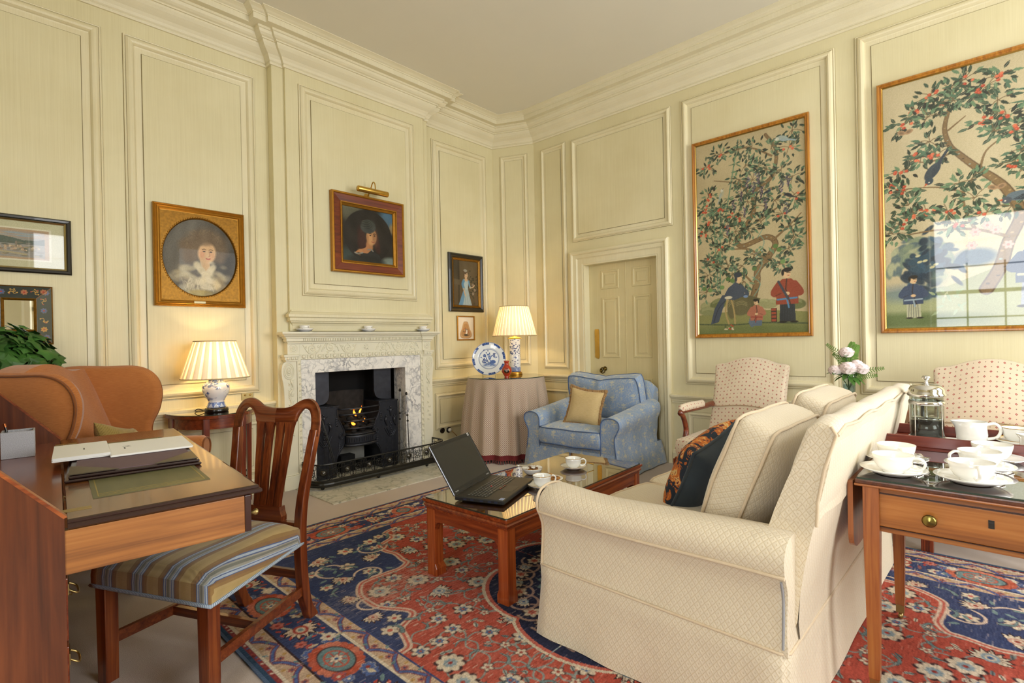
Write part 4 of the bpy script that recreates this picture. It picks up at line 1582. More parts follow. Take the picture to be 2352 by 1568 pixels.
SP = [(.25, .93, 2), (.12, .88, 4), (.42, .93, 0), (.55, .93, 0), (.72, .9, 0), (.9, .96, 0), (.87, .88, 3), (.48, .84, 0), (.6, .82, 0), (.55, .76, 0), (.42, .78, 0), (.68, .80, 0), (.8, .78, 0), (.9, .74, 0), (.12, .72, 4), (.09, .66, 5), (.24, .64, 4),
      (.35, .6, 4), (.42, .58, 2), (.13, .58, 3), (.08, .53, 4), (.3, .55, 2), (.5, .52, 0), (.65, .62, 0), (.74, .64, 0), (.62, .55, 0), (.92, .64, 2), (.8, .57, 2), (.88, .5, 0), (.9, .45, 0), (.32, .46, 0), (.22, .44, 2), (.12, .38, 2),
      (.2, .36, 0), (.1, .31, 0), (.3, .35, 0), (.44, .34, 0), (.55, .39, 0), (.7, .36, 0), (.78, .33, 0), (.85, .4, 0), (.45, .26, 0), (.35, .3, 0), (.14, .25, 0), (.08, .22, 0), (.5, .66, 0), (.45, .7, 0), (.38, .52, 0), (.66, .70, 0)]
for sx, sy, fr in SP:
    spray(cv, rr, w * sx, h * sy, .09, 26, fr, ln=.048)
for wx, wy in ((.5, .78), (.55, .75), (.44, .72), (.37, .68), (.6, .79), (.8, .73), (.86, .75), (.66, .66), (.84, .62), (.3, .56), (.47, .64), (.62, .72)):
    for k in range(22):
        t_ = k / 22
        cv.ell(w * wx + rr.gauss(0, .012 * (1 - t_) + .003), h * wy - .10 * t_, .0065, .005, rr.choice(['4a4148', '5c5360', '3a343a', '716676']))
for fx, fy in ((.77, .40), (.74, .42), (.3, .28), (.34, .27), (.06, .24), (.12, .23), (.8, .34), (.55, .32), (.24, .24), (.42, .3)):
    cv.ell(w * fx, h * fy, .021, .019, rr.choice(['58743f', '6b8850', '4c6a3c']))
bird(cv, w * .25, h * .72, .06, 1.1, 'a8a78c', '97a097', 'c2c0ac', '4a4a4a')
bird(cv, w * .82, h * .93, .075, 2.7, '97a39b', '8fa0a2', 'bdbfae', '5a5a50')
bird(cv, w * .86, h * .655, .05, 2.6, '22262a', '2a2f33', '20242a', 'c49a3c')
bird(cv, w * .68, h * .69, .04, .3, '35414a', '2a3238', '35414a')
bird(cv, w * .6, h * .40, .03, .2, '8c7a3c', '4f7180', '8aa0a0')
cv.poly([(w * .38, h * .1), (w * .3, h * .19), (w * .44, h * .2), (w * .6, h * .17), (w * .52, h * .1)], '5b5638')
rocks(cv, rr, [(w * .42, h * .13, .09, .07), (w * .33, h * .13, .04, .1)], ['5f5a3c', '6d6844'], 'a3966a')
cv.line([(w * .3, h * .05), (w * .27, h * .12), (w * .31, h * .19), (w * .35, h * .12), (w * .36, h * .05)], .014, 'a08a58')
# reclining figure in blue grey, a child, and a standing figure in red
BL = '3d4756'
cv.poly([(w * .12, h * .05), (w * .2, h * .06), (w * .26, h * .155), (w * .3, h * .2), (w * .24, h * .2), (w * .16, h * .13)], BL)
cv.poly([(w * .24, h * .18), (w * .3, h * .235), (w * .38, h * .265), (w * .44, h * .225), (w * .46, h * .19), (w * .36, h * .17)], BL)
cv.line([(w * .42, h * .24), (w * .48, h * .2), (w * .45, h * .19)], .03, BL)
cv.ell(w * .465, h * .185, .02, .012, '6e86a8')
cv.ell(w * .4, h * .275, .03, .036, 'cfae84')
cv.ell(w * .395, h * .298, .036, .024, '2c3440')
cv.ell(w * .375, h * .28, .012, .03, '2c3440')
cv.ell(w * .3, h * .185, .035, .014, 'c9c0a4')
cv.line([(w * .15, h * .06), (w * .2, h * .13), (w * .27, h * .17)], .005, '252b34')
figure(cv, w * .56, h * .035, .27, 'a3654e', '5a6878', -1, True, '8a3a32')
figure(cv, w * .83, h * .05, .44, '8a3e2c', '2b3138', 1, False, '4f7ca0')
cv.line([(w * .76, h * .245), (w * .84, h * .16)], .02, '3b3f4a')
cv.poly([(w * .69, h * .05), (w * .74, h * .05), (w * .74, h * .12), (w * .69, h * .12)], '3a2c24')
for k in range(4):
    cv.poly([(w * .695, h * (.055 + .017 * k)), (w * .735, h * (.055 + .017 * k)), (w * .735, h * (.066 + .017 * k)), (w * .695, h * (.066 + .017 * k))], '8f3f2c')
for k in range(14):
    cv.ell(w * rr.uniform(.26, .34), h * rr.uniform(.02, .045), .009, .006, rr.choice(['a8402c', 'c9b89a', '3f4a34']))
cv.grain(.018, .02)
cv.build('sheet', M_GLAZED, r, loc=(0, -.009, 0))

# panel on the right
PW, PH = 1.10, 1.893
r = pic('painted_panel', 'tall painted panel of a red fruit tree, birds and a blue rock', 'painting', -.632 + PW / 2, 2.193, east=True)
ring_frame(PW, PH, FRP).build('frame', M_GOLDFR, r)
ring_frame(PW, PH, [(.03, .022), (.036, .016), (.038, .008)]).build('gilt_slip', M_GILTSL, r)
cv = Canvas(PW - .072, PH - .072, .0034, 'b5a784')
w, h = cv.w, cv.h
rr = random.Random(33)
V = .735 / w                                                     # the visible width, in picture widths
cv.ell(w * .4, h * .6, w * .6, h * .5, 'beb290', 0, .6, 1)
cv.poly([(0, 0), (w, 0), (w, h * .19), (w * .6, h * .22), (w * .35, h * .16), (0, h * .15)], '8d9168')
cv.ell(w * .3, h * .1, w * .5, h * .06, '9aa077', 0, .7, .9)
cv.ell(w * .1, h * .03, w * .4, h * .03, '4d5f34', 0, .8, .8)
cv.ell(w * .12, h * .14, w * .18, .06, '5f7382', 0, .6, 1)
# blue grey rock mass
for k in range(130):
    a, d = rr.uniform(.15, 3.3), rr.uniform(.5, 1)
    x, y = w * .2 + .19 * d * math.cos(a), h * .24 + .23 * d * math.sin(a)
    cv.ell(x, y, .035, .018, rr.choice(['6f7d6c', '8c9579', '55666a', '7d8a70', 'a2a483']), a - 1.57, .9, .5)
for k in range(90):
    x, y = rr.gauss(w * .26, .075), rr.gauss(h * .24, .09)
    cv.ell(x, y, rr.uniform(.02, .05), rr.uniform(.012, .03), rr.choice(['25394a', '2e4858', '1f3040', '355266']), rr.uniform(-1, 1), .9, .4)
for x, y in ((.19, .29), (.2, .265), (.23, .268), (.29, .25), (.27, .24), (.34, .2)):
    cv.ell(w * x, h * y, .016, .009, 'b9b48c', .3)
cv.ell(w * .31, h * .2, .05, .05, '7e8e78', 0, .6, .9)
cv.ell(w * .5, h * .265, .11, .06, '35526b', 0, .85, .5)
# tree
bough(cv, rr, [(w * .55, h * .14), (w * .62, h * .22), (w * .66, h * .31), (w * .72, h * .41), (w * .66, h * .5), (w * .6, h * .55), (w * .52, h * .6), (w * .42, h * .67), (w * .375, h * .71), (w * .35, h * .78), (w * .38, h * .86)], .07, .018)
bough(cv, rr, [(w * .66, h * .33), (w * .5, h * .37), (w * .3, h * .385), (w * .13, h * .38)], .018, .006)
bough(cv, rr, [(w * .5, h * .37), (w * .46, h * .43), (w * .44, h * .5), (w * .47, h * .55)], .018, .008)
bough(cv, rr, [(w * .53, h * .6), (w * .56, h * .66), (w * .64, h * .7)], .012, .005)
bough(cv, rr, [(w * .38, h * .68), (w * .27, h * .66), (w * .15, h * .68)], .011, .004)
bough(cv, rr, [(w * .44, h * .52), (w * .3, h * .555), (w * .1, h * .57)], .01, .004)
bough(cv, rr, [(w * .37, h * .77), (w * .46, h * .81)], .01, .004)
for x in (.8, .87, .94):
    bamboo(cv, rr, w * (x + .04), h * .2, w * x, h * .98, 16, .1)
for sx, sy, fr in [(.28, .92, 4), (.38, .93, 4), (.46, .95, 3), (.33, .88, 2), (.2, .87, 3), (.12, .83, 4), (.26, .84, 0), (.4, .88, 0), (.48, .88, 0), (.56, .9, 4), (.62, .93, 5), (.62, .84, 0), (.55, .77, 6), (.6, .73, 0), (.66, .78, 4), (.7, .72, 4), (.27, .74, 0),
                   (.22, .69, 7), (.31, .68, 5), (.1, .64, 5), (.06, .58, 5), (.12, .56, 3), (.24, .47, 7), (.17, .45, 4), (.1, .41, 2), (.14, .5, 0), (.36, .45, 3), (.4, .4, 3), (.42, .55, 0), (.48, .56, 0), (.5, .49, 0), (.56, .43, 2), (.7, .6, 4), (.78, .58, 4), (.74, .64, 0), (.9, .6, 3), (.05, .39, 0), (.68, .44, 0)]:
    spray(cv, rr, w * sx, h * sy, .085, 22, fr, ln=.056)
for sx, sy in ((.5, .36), (.56, .38), (.48, .31), (.6, .36), (.66, .3)):
    cv.flower(w * sx, h * sy, .028, 6, 'c69a8c', 'a86a60', '9c7468')
bird(cv, w * .28, h * .62, .11, 4.1, '39434a', '2f3a44', '33424c', 'b0502c')
bird(cv, w * .72, h * .475, .11, 3.1, '5c6a72', '333b42', '4a5058', 'b0502c')
for bx, by in ((.13, .80), (.61, .52)):
    for s_ in (-1, 1):
        cv.ell(w * bx + s_ * .022, h * by, .026, .017, '9c7d5c', s_ * .4)
        cv.ell(w * bx + s_ * .022, h * by, .014, .009, '7a6248', s_ * .4)
figure(cv, w * .16, h * .04, .30, '37455e', 'a9a98c', 1, False, '8fa0a8')
figure(cv, w * .78, h * .07, .46, '3f5068', '8d95a0', -1, False, 'b0a98c')
for k in range(16):
    cv.leaf(w * rr.uniform(.28, .42), h * rr.uniform(.06, .14), .05, rr.uniform(0, 6), .018, rr.choice(['93a27c', 'b9bd9c', '7f9470']))
cv.grain(.018, .02)
cv.build('sheet', M_GLAZED, r, loc=(0, -.009, 0))

# ---------------------------------------------------------------- picture light, switches, sockets
r = thing('picture_light', 'brass tubular picture light above the dark portrait', 'lamp', (2.73, 4.44, 2.69))
mb = MB().lathe([(0, -.163), (.024, -.163), (.0265, -.158), (.0265, .158), (.024, .163), (0, .163)], 24)
mb.mapped(lambda p: (p.z, -.14 + p.x, .0 + p.y))
mb.build('shade', M_BRASS, r)
MB().tube(bez([(.03, .0, -.01), (.03, -.04, .03), (.03, -.09, .10), (.03, -.125, .085), (.03, -.135, .03)], 6), .0055, 8).build('arm', M_BRASS, r)
mb = MB().lathe([(0, 0), (.034, 0), (.036, .006), (.03, .012), (.012, .016), (0, .016)], 24)
mb.mapped(lambda p: (p.x + .03, .03 - p.z, p.y - .015))
mb.build('backplate', M_BRASS, r)


def plate(name, label, x, z, w, h, knobs, m, y=NW):
    r = thing(name, label, 'switch' if 'switch' in name else 'socket', (x, y, z))
    MB().box(-w / 2, w / 2, -.006, 0, -h / 2, h / 2).build('plate', m, r, bevel=.002)
    for kx in knobs:
        mb = MB().lathe([(0, 0), (.008, 0), (.008, .006), (.004, .012), (0, .012)], 12)
        mb.mapped(lambda p: (kx + p.x, -.006 - p.z, p.y))
        mb.build('toggle', m, r)
    return r


plate('light_switch', 'brass double light switch on the wall above the half round table', 1.665, .838, .095, .085, (-.02, .02), M_OLDBRASS)
plate('wall_socket', 'brass double socket plate just below the light switch', 1.665, .718, .11, .085, (-.025, .025), M_OLDBRASS, NW - .048)


def round_socket(label, x, z, plug):
    r = thing('round_socket', label, 'socket', (x, NW, z))
    mb = MB().lathe([(0, 0), (.033, 0), (.034, .008), (.028, .014), (.024, .012), (0, .011)], 28)
    mb.mapped(lambda p: (p.x, -p.z, p.y))
    mb.build('plate', M_BLACK, r)
    mb = MB()
    for a in (90, 215, 325):
        mb.box(.01 * math.cos(math.radians(a)) - .003, .01 * math.cos(math.radians(a)) + .003, -.0135, -.011, .01 * math.sin(math.radians(a)) - .003, .01 * math.sin(math.radians(a)) + .003)
    mb.build('pin_holes', M_OLDBRASS, r)
    if plug:
        p = thing('plug', 'white plug in ' + plug, 'plug', (x, NW - .013, z))
        mb = MB().lathe([(0, 0), (.02, 0), (.021, .016), (.016, .03), (0, .031)], 20)
        mb.mapped(lambda q: (q.x, -q.z, q.y))
        mb.build('cap', plain('white_plastic', 'e8e8e4', .35), p)
    return r


round_socket('round black wall socket without a plug, right of the hearth', 3.746, .247, None)
round_socket('round black wall socket holding a white plug, right of the hearth', 3.839, .241, 'the right one of the pair of round sockets')
round_socket('round black wall socket low on the wall below the half round table', 1.652, .19, 'the low round socket left of the chimneypiece')
tag(MB().tube(bez([(3.845, NW - .05, .232), (3.87, NW - .07, .2), (3.93, NW - .06, .14), (4.0, NW - .08, .02), (4.08, NW - .2, .006)], 8), .0045, 8).build('flex', plain('brown_flex', '9c7a4c', .5)), 'brown lamp flex running from the plug down to the floor', 'cord')
# ---------------------------------------------------------------- soft furnishing helpers
def pad(w, d, h, crown=.03, n=14, round_=.06, sag=0.0):
    """box cushion: w along x, d along y, h along z, soft rounded corners and crowned faces"""
    mb = MB()

    def pt(x, y, z):
        # x,y,z in -1..1 on the cube surface
        ax, ay = abs(x), abs(y)
        k = 1 - .05 * (ax ** 6) * (ay ** 6)
        q = (1 - x * x) * (1 - y * y)
        Z = z * (h / 2 + crown * q ** .7)
        m_ = max(ax, ay)
        Z *= 1 - .16 * m_ ** 10 * (1 if abs(z) == 1 else abs(z) ** 3)
        Z -= sag * q if z > 0 else 0
        bul = 1 + .035 * (1 - z * z)
        p = Vector((x * w / 2 * k * bul, y * d / 2 * k * bul, Z))
        p += mnoise.noise_vector(p * 6 + Vector((w * 9, d * 5, h))) * .007
        return tuple(p)
    L = [-1 + 2 * i / n for i in range(n + 1)]
    M_ = [-1, -.5, 0, .5, 1]
    mb.grid([[pt(a, b, 1) for b in L] for a in L])
    mb.grid([[pt(a, b, -1) for b in L] for a in L], flip=True)
    for s in (1, -1):
        mb.grid([[pt(s, a, c) for c in M_] for a in L], flip=s < 0)
        mb.grid([[pt(a, s, c) for c in M_] for a in L], flip=s > 0)
    return mb


def pad_piping(w, d, h, r=.006, zs=(1, -1)):
    mb = MB()
    for z in zs:
        P = []
        for x0, y0, x1, y1 in ((-1, -1, 1, -1), (1, -1, 1, 1), (1, 1, -1, 1), (-1, 1, -1, -1)):
            for k in range(10):
                t_ = k / 10
                x, y = x0 + (x1 - x0) * t_, y0 + (y1 - y0) * t_
                kk = 1 - .05 * (abs(x) ** 6) * (abs(y) ** 6)
                p = Vector((x * w / 2 * kk, y * d / 2 * kk, z * h / 2 * .86))
                p += mnoise.noise_vector(p * 6 + Vector((w * 9, d * 5, h))) * .007
                P.append((p.x * 1.006, p.y * 1.006, p.z))
        mb.tube(P, r, 8, True)
    return mb


def pillow(w, h, t_, n=18, pinch=.13):
    """knife edge cushion lying in the xz plane, thickness along y"""
    def pt(u, v, s):
        e = (1 - u ** 4) * (1 - v ** 4)
        x = u * w / 2 * (1 - pinch * (1 - v * v) * abs(u))
        z = v * h / 2 * (1 - pinch * (1 - u * u) * abs(v))
        return (x, s * t_ / 2 * max(0, e) ** .55, z)
    L = [math.sin(PI / 2 * (-1 + 2 * i / n)) for i in range(n + 1)]
    f, b = MB(), MB()
    f.grid([[pt(u, v, -1) for v in L] for u in L])
    b.grid([[pt(u, v, 1) for v in L] for u in L], flip=True)
    P = []
    for u0, v0, u1, v1 in ((-1, -1, 1, -1), (1, -1, 1, 1), (1, 1, -1, 1), (-1, 1, -1, -1)):
        for k in range(12):
            q = k / 12
            P.append(pt(u0 + (u1 - u0) * q, v0 + (v1 - v0) * q, 1))
    return f, b, P


def pose(o, loc, rx=0, ry=0, rz=0):
    o.location = loc
    o.rotation_euler = (rx, ry, rz)
    return o


def cell(t, u, sx, sy, half=True):
    """repeat coordinates: returns local x,y in -.5...5 of a half-drop repeat"""
    x, y, _ = t.xyz(u)
    x = t.math('DIVIDE', x, sx)
    y = t.math('DIVIDE', y, sy)
    if half:
        col = t.math('FLOOR', x)
        y = t.math('ADD', y, t.math('MULTIPLY', t.math('FLOORED_MODULO', col, 2.0), .5))
    fx = t.math('SUBTRACT', t.math('FRACT', x), .5)
    fy = t.math('SUBTRACT', t.math('FRACT', y), .5)
    return fx, fy


def inside(t, fx, fy, cx, cy, rx, ry):
    a = t.math('DIVIDE', t.math('SUBTRACT', fx, cx), rx)
    b = t.math('DIVIDE', t.math('SUBTRACT', fy, cy), ry)
    return t.math('LESS_THAN', t.math('ADD', t.math('MULTIPLY', a, a), t.math('MULTIPLY', b, b)), 1.0)


# cream quilted diamond cloth
def diamond_cloth(name, base, lines, s=.024):
    t = NT(name)
    u = t.coord('UV')
    x, y, _ = t.xyz(u)
    k = PI / s
    a = t.math('ABSOLUTE', t.math('SINE', t.math('MULTIPLY', t.math('ADD', x, t.math('MULTIPLY', y, .8)), k)))
    b = t.math('ABSOLUTE', t.math('SINE', t.math('MULTIPLY', t.math('SUBTRACT', x, t.math('MULTIPLY', y, .8)), k)))
    m = t.math('MINIMUM', a, b)
    ln = t.ramp(m, [(.06, (1, 1, 1, 1)), (.26, (0, 0, 0, 1))])
    dot = t.ramp(m, [(.90, (0, 0, 0, 1)), (.97, (1, 1, 1, 1))])
    nz = t.noise(t.mapping(u, (60, 60, 1)), 10, 3, .7)
    big = t.noise(t.coord(), 5, 3)
    f = t.math('MINIMUM', t.math('ADD', t.math('MULTIPLY', ln, .62), t.math('ADD', t.math('MULTIPLY', dot, .45), t.math('MULTIPLY', nz, .22))), 1.0)
    t.set(base=t.mix(f, t.mix(big, base, tuple(q * .93 for q in rgb(base)[:3]) + (1,)), lines), rough=.75, sheen=.25, spec=.25)
    hgt = t.math('SUBTRACT', t.math('POWER', m, .5), t.math('MULTIPLY', dot, .5))
    wr = t.noise(t.coord(), 7, 3, .55, .4)
    t.bump(t.math('ADD', t.math('MULTIPLY', hgt, .35), t.math('ADD', t.math('MULTIPLY', nz, .1), t.math('MULTIPLY', wr, 2.2))), .55, .006)
    return t.m


M_SOFA = diamond_cloth('cream_diamond_cloth', 'e0d4bd', 'c8b48f')
M_SOFAPIPE = weave('cream_piping', 'dccbb0', 'c6b090', 1500)

# ---------------------------------------------------------------- sofa
SO = thing('sofa', 'large cream quilted sofa with loose covers, its back to the room edge', 'sofa', (2.56, .91, 0), math.radians(-1.2))
HX, F, B = .895, .49, -.47               # half length, front, back


def arm_profile(s, f=1.0, drop=0.0):
    P = bez2([(-.885, .29), (-.872, .44), (-.886, .50), (-.906, .54), (-.905, .585), (-.872, .622), (-.80, .632), (-.73, .612), (-.695, .56), (-.69, .45), (-.69, .30)], 5)
    return [(-s * x, z - drop * max(0, (z - .4)) / .23) for x, z in P]


for s in (-1, 1):
    mb = MB()
    ys = [F, F - .02, F - .08, F - .18, F - .3, F - .42, F - .54, F - .66, F - .78, F - .86, F - .93, B + .012, B]
    P = []
    for y in ys:
        sh = .94 if y == F else 1.0
        pr = arm_profile(s, 1, .012 * math.sin((F - y) * 5) + 0)
        cx, cz = s * .79, .46
        P.append([(cx + (x - cx) * sh, y, cz + (z - cz) * sh) for x, z in pr])
    mb.grid(P, flip=s > 0)
    mb.add(P[0], [list(range(len(P[0])))])
    mb.add(P[-1], [list(range(len(P[-1])))])
    mb.rumple(.007, 5, s)
    arm = mb.build('arm', M_SOFA, SO)
    if s < 0:
        MB().tube([(P[-1][i][0] - .004, B + .012, P[-1][i][2]) for i in range(1, 12)] + [(-.888, B + .012, .15), (-.9, B + .012, .02)][::-1][:0], .004, 6).build('zip', plain('grey_zip', '9a9a9c', .5), arm)
    mb = MB()
    pr = arm_profile(s)
    mb.tube([(s * .79 + (x - s * .79) * .97, F + .004, .46 + (z - .46) * .97) for x, z in pr], .006, 8)
    i0 = 13
    mb.tube([(P[i][i0][0] + s * .003, ys[i], P[i][i0][2]) for i in range(len(ys))], .006, 8)
    mb.build('piping', M_SOFAPIPE, arm)
# skirt all round, flaring to the floor
mb = MB()
ring = []
loop = [(-.885, F), (-.885, .2), (-.885, -.1), (-.885, B + .02), (-.865, B), (-.3, B), (.3, B), (.865, B), (.885, B + .02), (.885, -.1), (.885, .2), (.885, F), (.5, F + .02), (0, F + .02), (-.5, F + .02)]
lp = []
for k in range(len(loop)):
    a, b = loop[k], loop[(k + 1) % len(loop)]
    for q in range(6):
        lp.append((a[0] + (b[0] - a[0]) * q / 6, a[1] + (b[1] - a[1]) * q / 6))
P = []
for k, (x, y) in enumerate(lp):
    w = .006 * math.sin(k * 1.1) + .005 * math.sin(k * .37 + 1)
    row = []
    for j, z in enumerate((.30, .292, .24, .16, .08, .012)):
        g = 1 + (.028 + w) * ((.30 - z) / .3) ** 1.3 + (.006 if j == 1 else 0)
        row.append((x * g, y * g, z))
    P.append(row)
mb.grid(P, cu=True)
sk = mb.build('skirt', M_SOFA, SO)
mb = MB()
mb.tube([(x * 1.004, y * 1.004, .298) for x, y in lp], .005, 8, True)
mb.build('piping', M_SOFAPIPE, sk)
MB().box(-.70, .70, B + .1, F + .0, .05, .33).build('seat_base', M_SOFA, SO, bevel=.02)
# leaning back: panel behind, cap over the top
mb = MB()
P = []
for x in [-.80 + 1.60 * k / 12 for k in range(13)]:
    P.append([(x, y, z) for y, z in [(B, .28), (B - .01, .45), (B - .045, .62), (B - .085, .80), (B - .11, .93), (B - .10, .955), (B - .06, .955), (B - .02, .90), (B + .06, .70), (B + .12, .5), (B + .14, .30)]])
mb.grid(P, flip=True)
mb.add(P[0], [list(range(11))])
mb.add(P[-1], [list(range(11))])
mb.rumple(.006, 4).build('back', M_SOFA, SO, sub=1)
mb = MB()
P = []
NX = 16
for k in range(NX + 1):
    x = -.80 + 1.60 * k / NX
    dz = .006 * math.sin(k * 1.7) + (-.012 if k in (0, NX) else 0)
    P.append([(x, y, z + dz) for y, z in [(B - .062, .685), (B - .066, .76), (B - .085, .86), (B - .118, .965), (B - .105, .99), (B - .06, .993), (B - .035, .972), (B + .0, .88), (B + .03, .78), (B + .055, .69)]])
mb.grid(P, flip=True)
mb.add(P[0], [list(range(9, -1, -1))])
mb.add(P[-1], [list(range(10))])
cap = mb.rumple(.008, 5, 2).build('back_cap', M_SOFA, SO, bevel=.012, weld=True)
mb = MB()
for sx, row in ((-1, P[0]), (1, P[-1])):
    mb.tube([(p[0] + sx * .002, p[1], p[2]) for p in row[:5]], .005, 8)
mb.tube([(r_[3][0], r_[3][1] - .003, r_[3][2]) for r_ in P], .005, 8)
mb.build('piping', M_SOFAPIPE, cap)
for k, x in enumerate((-.345, .345)):
    sc = pose(pad(.675, .80, .15, .022).build('seat_cushion', M_SOFA, SO, bevel=.02), (x, .10, .395))
    pad_piping(.675, .80, .15).build('piping', M_SOFAPIPE, sc)
# loose back cushions
for k, (x, lab) in enumerate(((-.335, 'cream quilted back cushion at the near end of the sofa'), (.345, 'cream quilted back cushion at the far end of the sofa'))):
    c = thing('back_cushion', lab, 'cushion', (2.56 + x, .91 - .215 - x * .02 - .02 * k, .70 + .025 * k), 0, 'loose back cushions on the sofa')
    c.rotation_euler = (math.radians(111 - 3 * k), 0, math.radians(-1.2))
    pad(.60, .50, .15, .05).build('cover', M_SOFA, c, bevel=.02, weld=True)
    pad_piping(.60, .50, .15).build('piping', M_SOFAPIPE, c)

# blue velvet pillow with an embroidered front
PI_ = thing('throw_pillow', 'dark blue velvet pillow with embroidered orange front on the sofa', 'pillow', (2.34, .993, .638))
PI_.rotation_euler = (-.52, .247, PI - .118)
f, b, edge = pillow(.42, .42, .19)
t = NT('blue_velvet')
n1 = t.noise(t.coord(), 9, 3)
t.set(base=t.mix(n1, '18222b', '2c3942'), rough=.85, sheen=.15)
b.build('velvet_back', t.m, PI_)
VB = t.m
t = NT('needlework')
u = t.coord()
n1 = t.noise(u, 14, 3, .6, 1.2)
t.set(base=t.ramp(n1, [(.38, '1b2430'), (.46, '1b2430'), (.47, 'a85a26'), (.55, 'cf7d2f'), (.58, 'c8a66a'), (.62, '8b3a22'), (.66, '1b2430')], 'CONSTANT'), rough=.95)
f.build('embroidered_front', t.m, PI_)
MB().tube(edge, .007, 8, True).build('piping', VB, PI_)

# ---------------------------------------------------------------- blue armchair
def blue_damask():
    t = NT('blue_damask')
    u = t.coord('UV')
    fx, fy = cell(t, u, .105, .17)
    m = inside(t, fx, fy, 0, .12, .13, .07)
    for c in ((-.14, .16, .10, .045), (.14, .16, .10, .045), (0, .20, .07, .06), (-.13, -.02, .12, .03), (.13, -.02, .12, .03), (0, -.08, .03, .14)):
        m = t.math('MAXIMUM', m, inside(t, fx, fy, *c))
    nz = t.noise(t.mapping(u, (1, 1, 1)), 13, 2, .5, 1.5)
    ln = t.math('LESS_THAN', t.math('ABSOLUTE', t.math('SUBTRACT', nz, .5)), .012)
    st = t.noise(t.mapping(u, (420, 26, 1)), 1, 2)
    nz2 = t.noise(u, 24, 2, .5, 1.0)
    ln = t.math('MAXIMUM', ln, t.math('LESS_THAN', t.math('ABSOLUTE', t.math('SUBTRACT', nz2, .5)), .016))
    m = t.math('MULTIPLY', t.math('MAXIMUM', m, t.math('MULTIPLY', ln, .8)), t.math('ADD', .35, t.math('MULTIPLY', st, .7)))
    base = t.mix(t.math('ADD', t.math('MULTIPLY', st, .6), t.math('MULTIPLY', t.noise(t.coord(), 5), .4)), '7089ac', '9db1cc')
    t.set(base=t.mix(m, base, 'c9c4a8'), rough=.7, sheen=.3, spec=.3)
    wr = t.noise(t.coord(), 9, 3, .5, .6)
    t.bump(t.math('ADD', wr, t.math('MULTIPLY', st, .1)), .5, .008)
    return t.m


M_BLUE = blue_damask()
M_BLUEPIPE = plain('navy_piping', '546a90', .8)
BC_ = thing('armchair', 'blue damask armchair with rolled arms and loose cover in front of the door', 'armchair', (4.30, 2.90, 0), math.radians(92.5))
W2, FD_, BK = .50, .46, -.44


def barm(s):
    P = bez2([(.50, .15), (.475, .36), (.50, .44), (.525, .50), (.515, .555), (.46, .585), (.39, .58), (.345, .54), (.335, .45), (.335, .15)], 5)
    return [(s * x, z) for x, z in P]


for s in (1, -1):
    ys = [FD_, FD_ - .02, FD_ - .1, .2, 0, -.2, -.36]
    P = []
    for y in ys:
        sh = .93 if y == FD_ else 1
        up = -.03 + .10 * max(0, (FD_ - y) / .9) ** 1.2
        P.append([(s * .43 + (x - s * .43) * sh, y, .44 + (z - .44) * sh + up * max(0, (z - .3) / .28)) for x, z in barm(s)])
    mb = MB().grid(P, flip=s < 0)
    mb.add(P[0], [list(range(len(P[0])))])
    a = mb.build('arm', M_BLUE, BC_)
    MB().tube([(s * .43 + (x - s * .43) * .97, FD_ + .003, .44 + (z - .44) * .97 - .03 * max(0, (z - .3) / .28)) for x, z in barm(s)], .005, 8).build('piping', M_BLUEPIPE, a)
lp = []
loop = [(-.49, FD_), (-.49, 0), (-.49, BK), (0, BK - .02), (.49, BK), (.49, 0), (.49, FD_), (0, FD_ + .01)]
for k in range(len(loop)):
    a, b = loop[k], loop[(k + 1) % len(loop)]
    for q in range(8):
        lp.append((a[0] + (b[0] - a[0]) * q / 8, a[1] + (b[1] - a[1]) * q / 8))
P = []
for k, (x, y) in enumerate(lp):
    w = .012 * math.sin(k * 1.3) + .008 * math.sin(k * .5)
    P.append([(x * g, y * g, z) for z, g in ((.235, 1.0), (.22, 1.008), (.15, 1.03 + w * .4), (.08, 1.05 + w * .7), (.012, 1.065 + w))])
MB().grid(P, cu=True).build('skirt', M_BLUE, BC_)
MB().box(-.36, .36, BK, FD_ - .01, .05, .27).build('seat_base', M_BLUE, BC_, bevel=.02)
mb = MB()
P = []
for k in range(13):
    x = -.45 + .9 * k / 12
    e = max(0, (abs(x) - .36) / .09)
    P.append([(x, y, z - (.07 * e * e if z > .6 else 0)) for y, z in [(BK, .2), (BK - .02, .5), (BK - .05, .75), (BK - .04, .82), (BK + .02, .83), (BK + .07, .78), (BK + .12, .5), (BK + .14, .25)]])
mb.grid(P, flip=True)
mb.add(P[0], [list(range(8))])
mb.add(P[-1], [list(range(8))])
mb.build('back', M_BLUE, BC_, sub=1)
sc = pose(pad(.68, .74, .17, .04).build('seat_cushion', M_BLUE, BC_, bevel=.03), (0, .12, .345))
pad_piping(.68, .74, .17, .005).build('piping', M_BLUEPIPE, sc)
dip = lambda p: (p.x, p.y - (.035 * (1 - (p.x / .42) ** 2) ** 2 * max(0, p.y / .23) if p.y > 0 else 0), p.z - .03 * math.exp(-(p.x / .03) ** 2) * max(0, p.y / .23))
bc = pose(pad(.80, .46, .16, .05).mapped(dip).build('back_cushion', M_BLUE, BC_, bevel=.025), (0, BK + .20, .665), math.radians(76))
pad_piping(.80, .46, .16, .005).mapped(dip).build('piping', M_BLUEPIPE, bc)

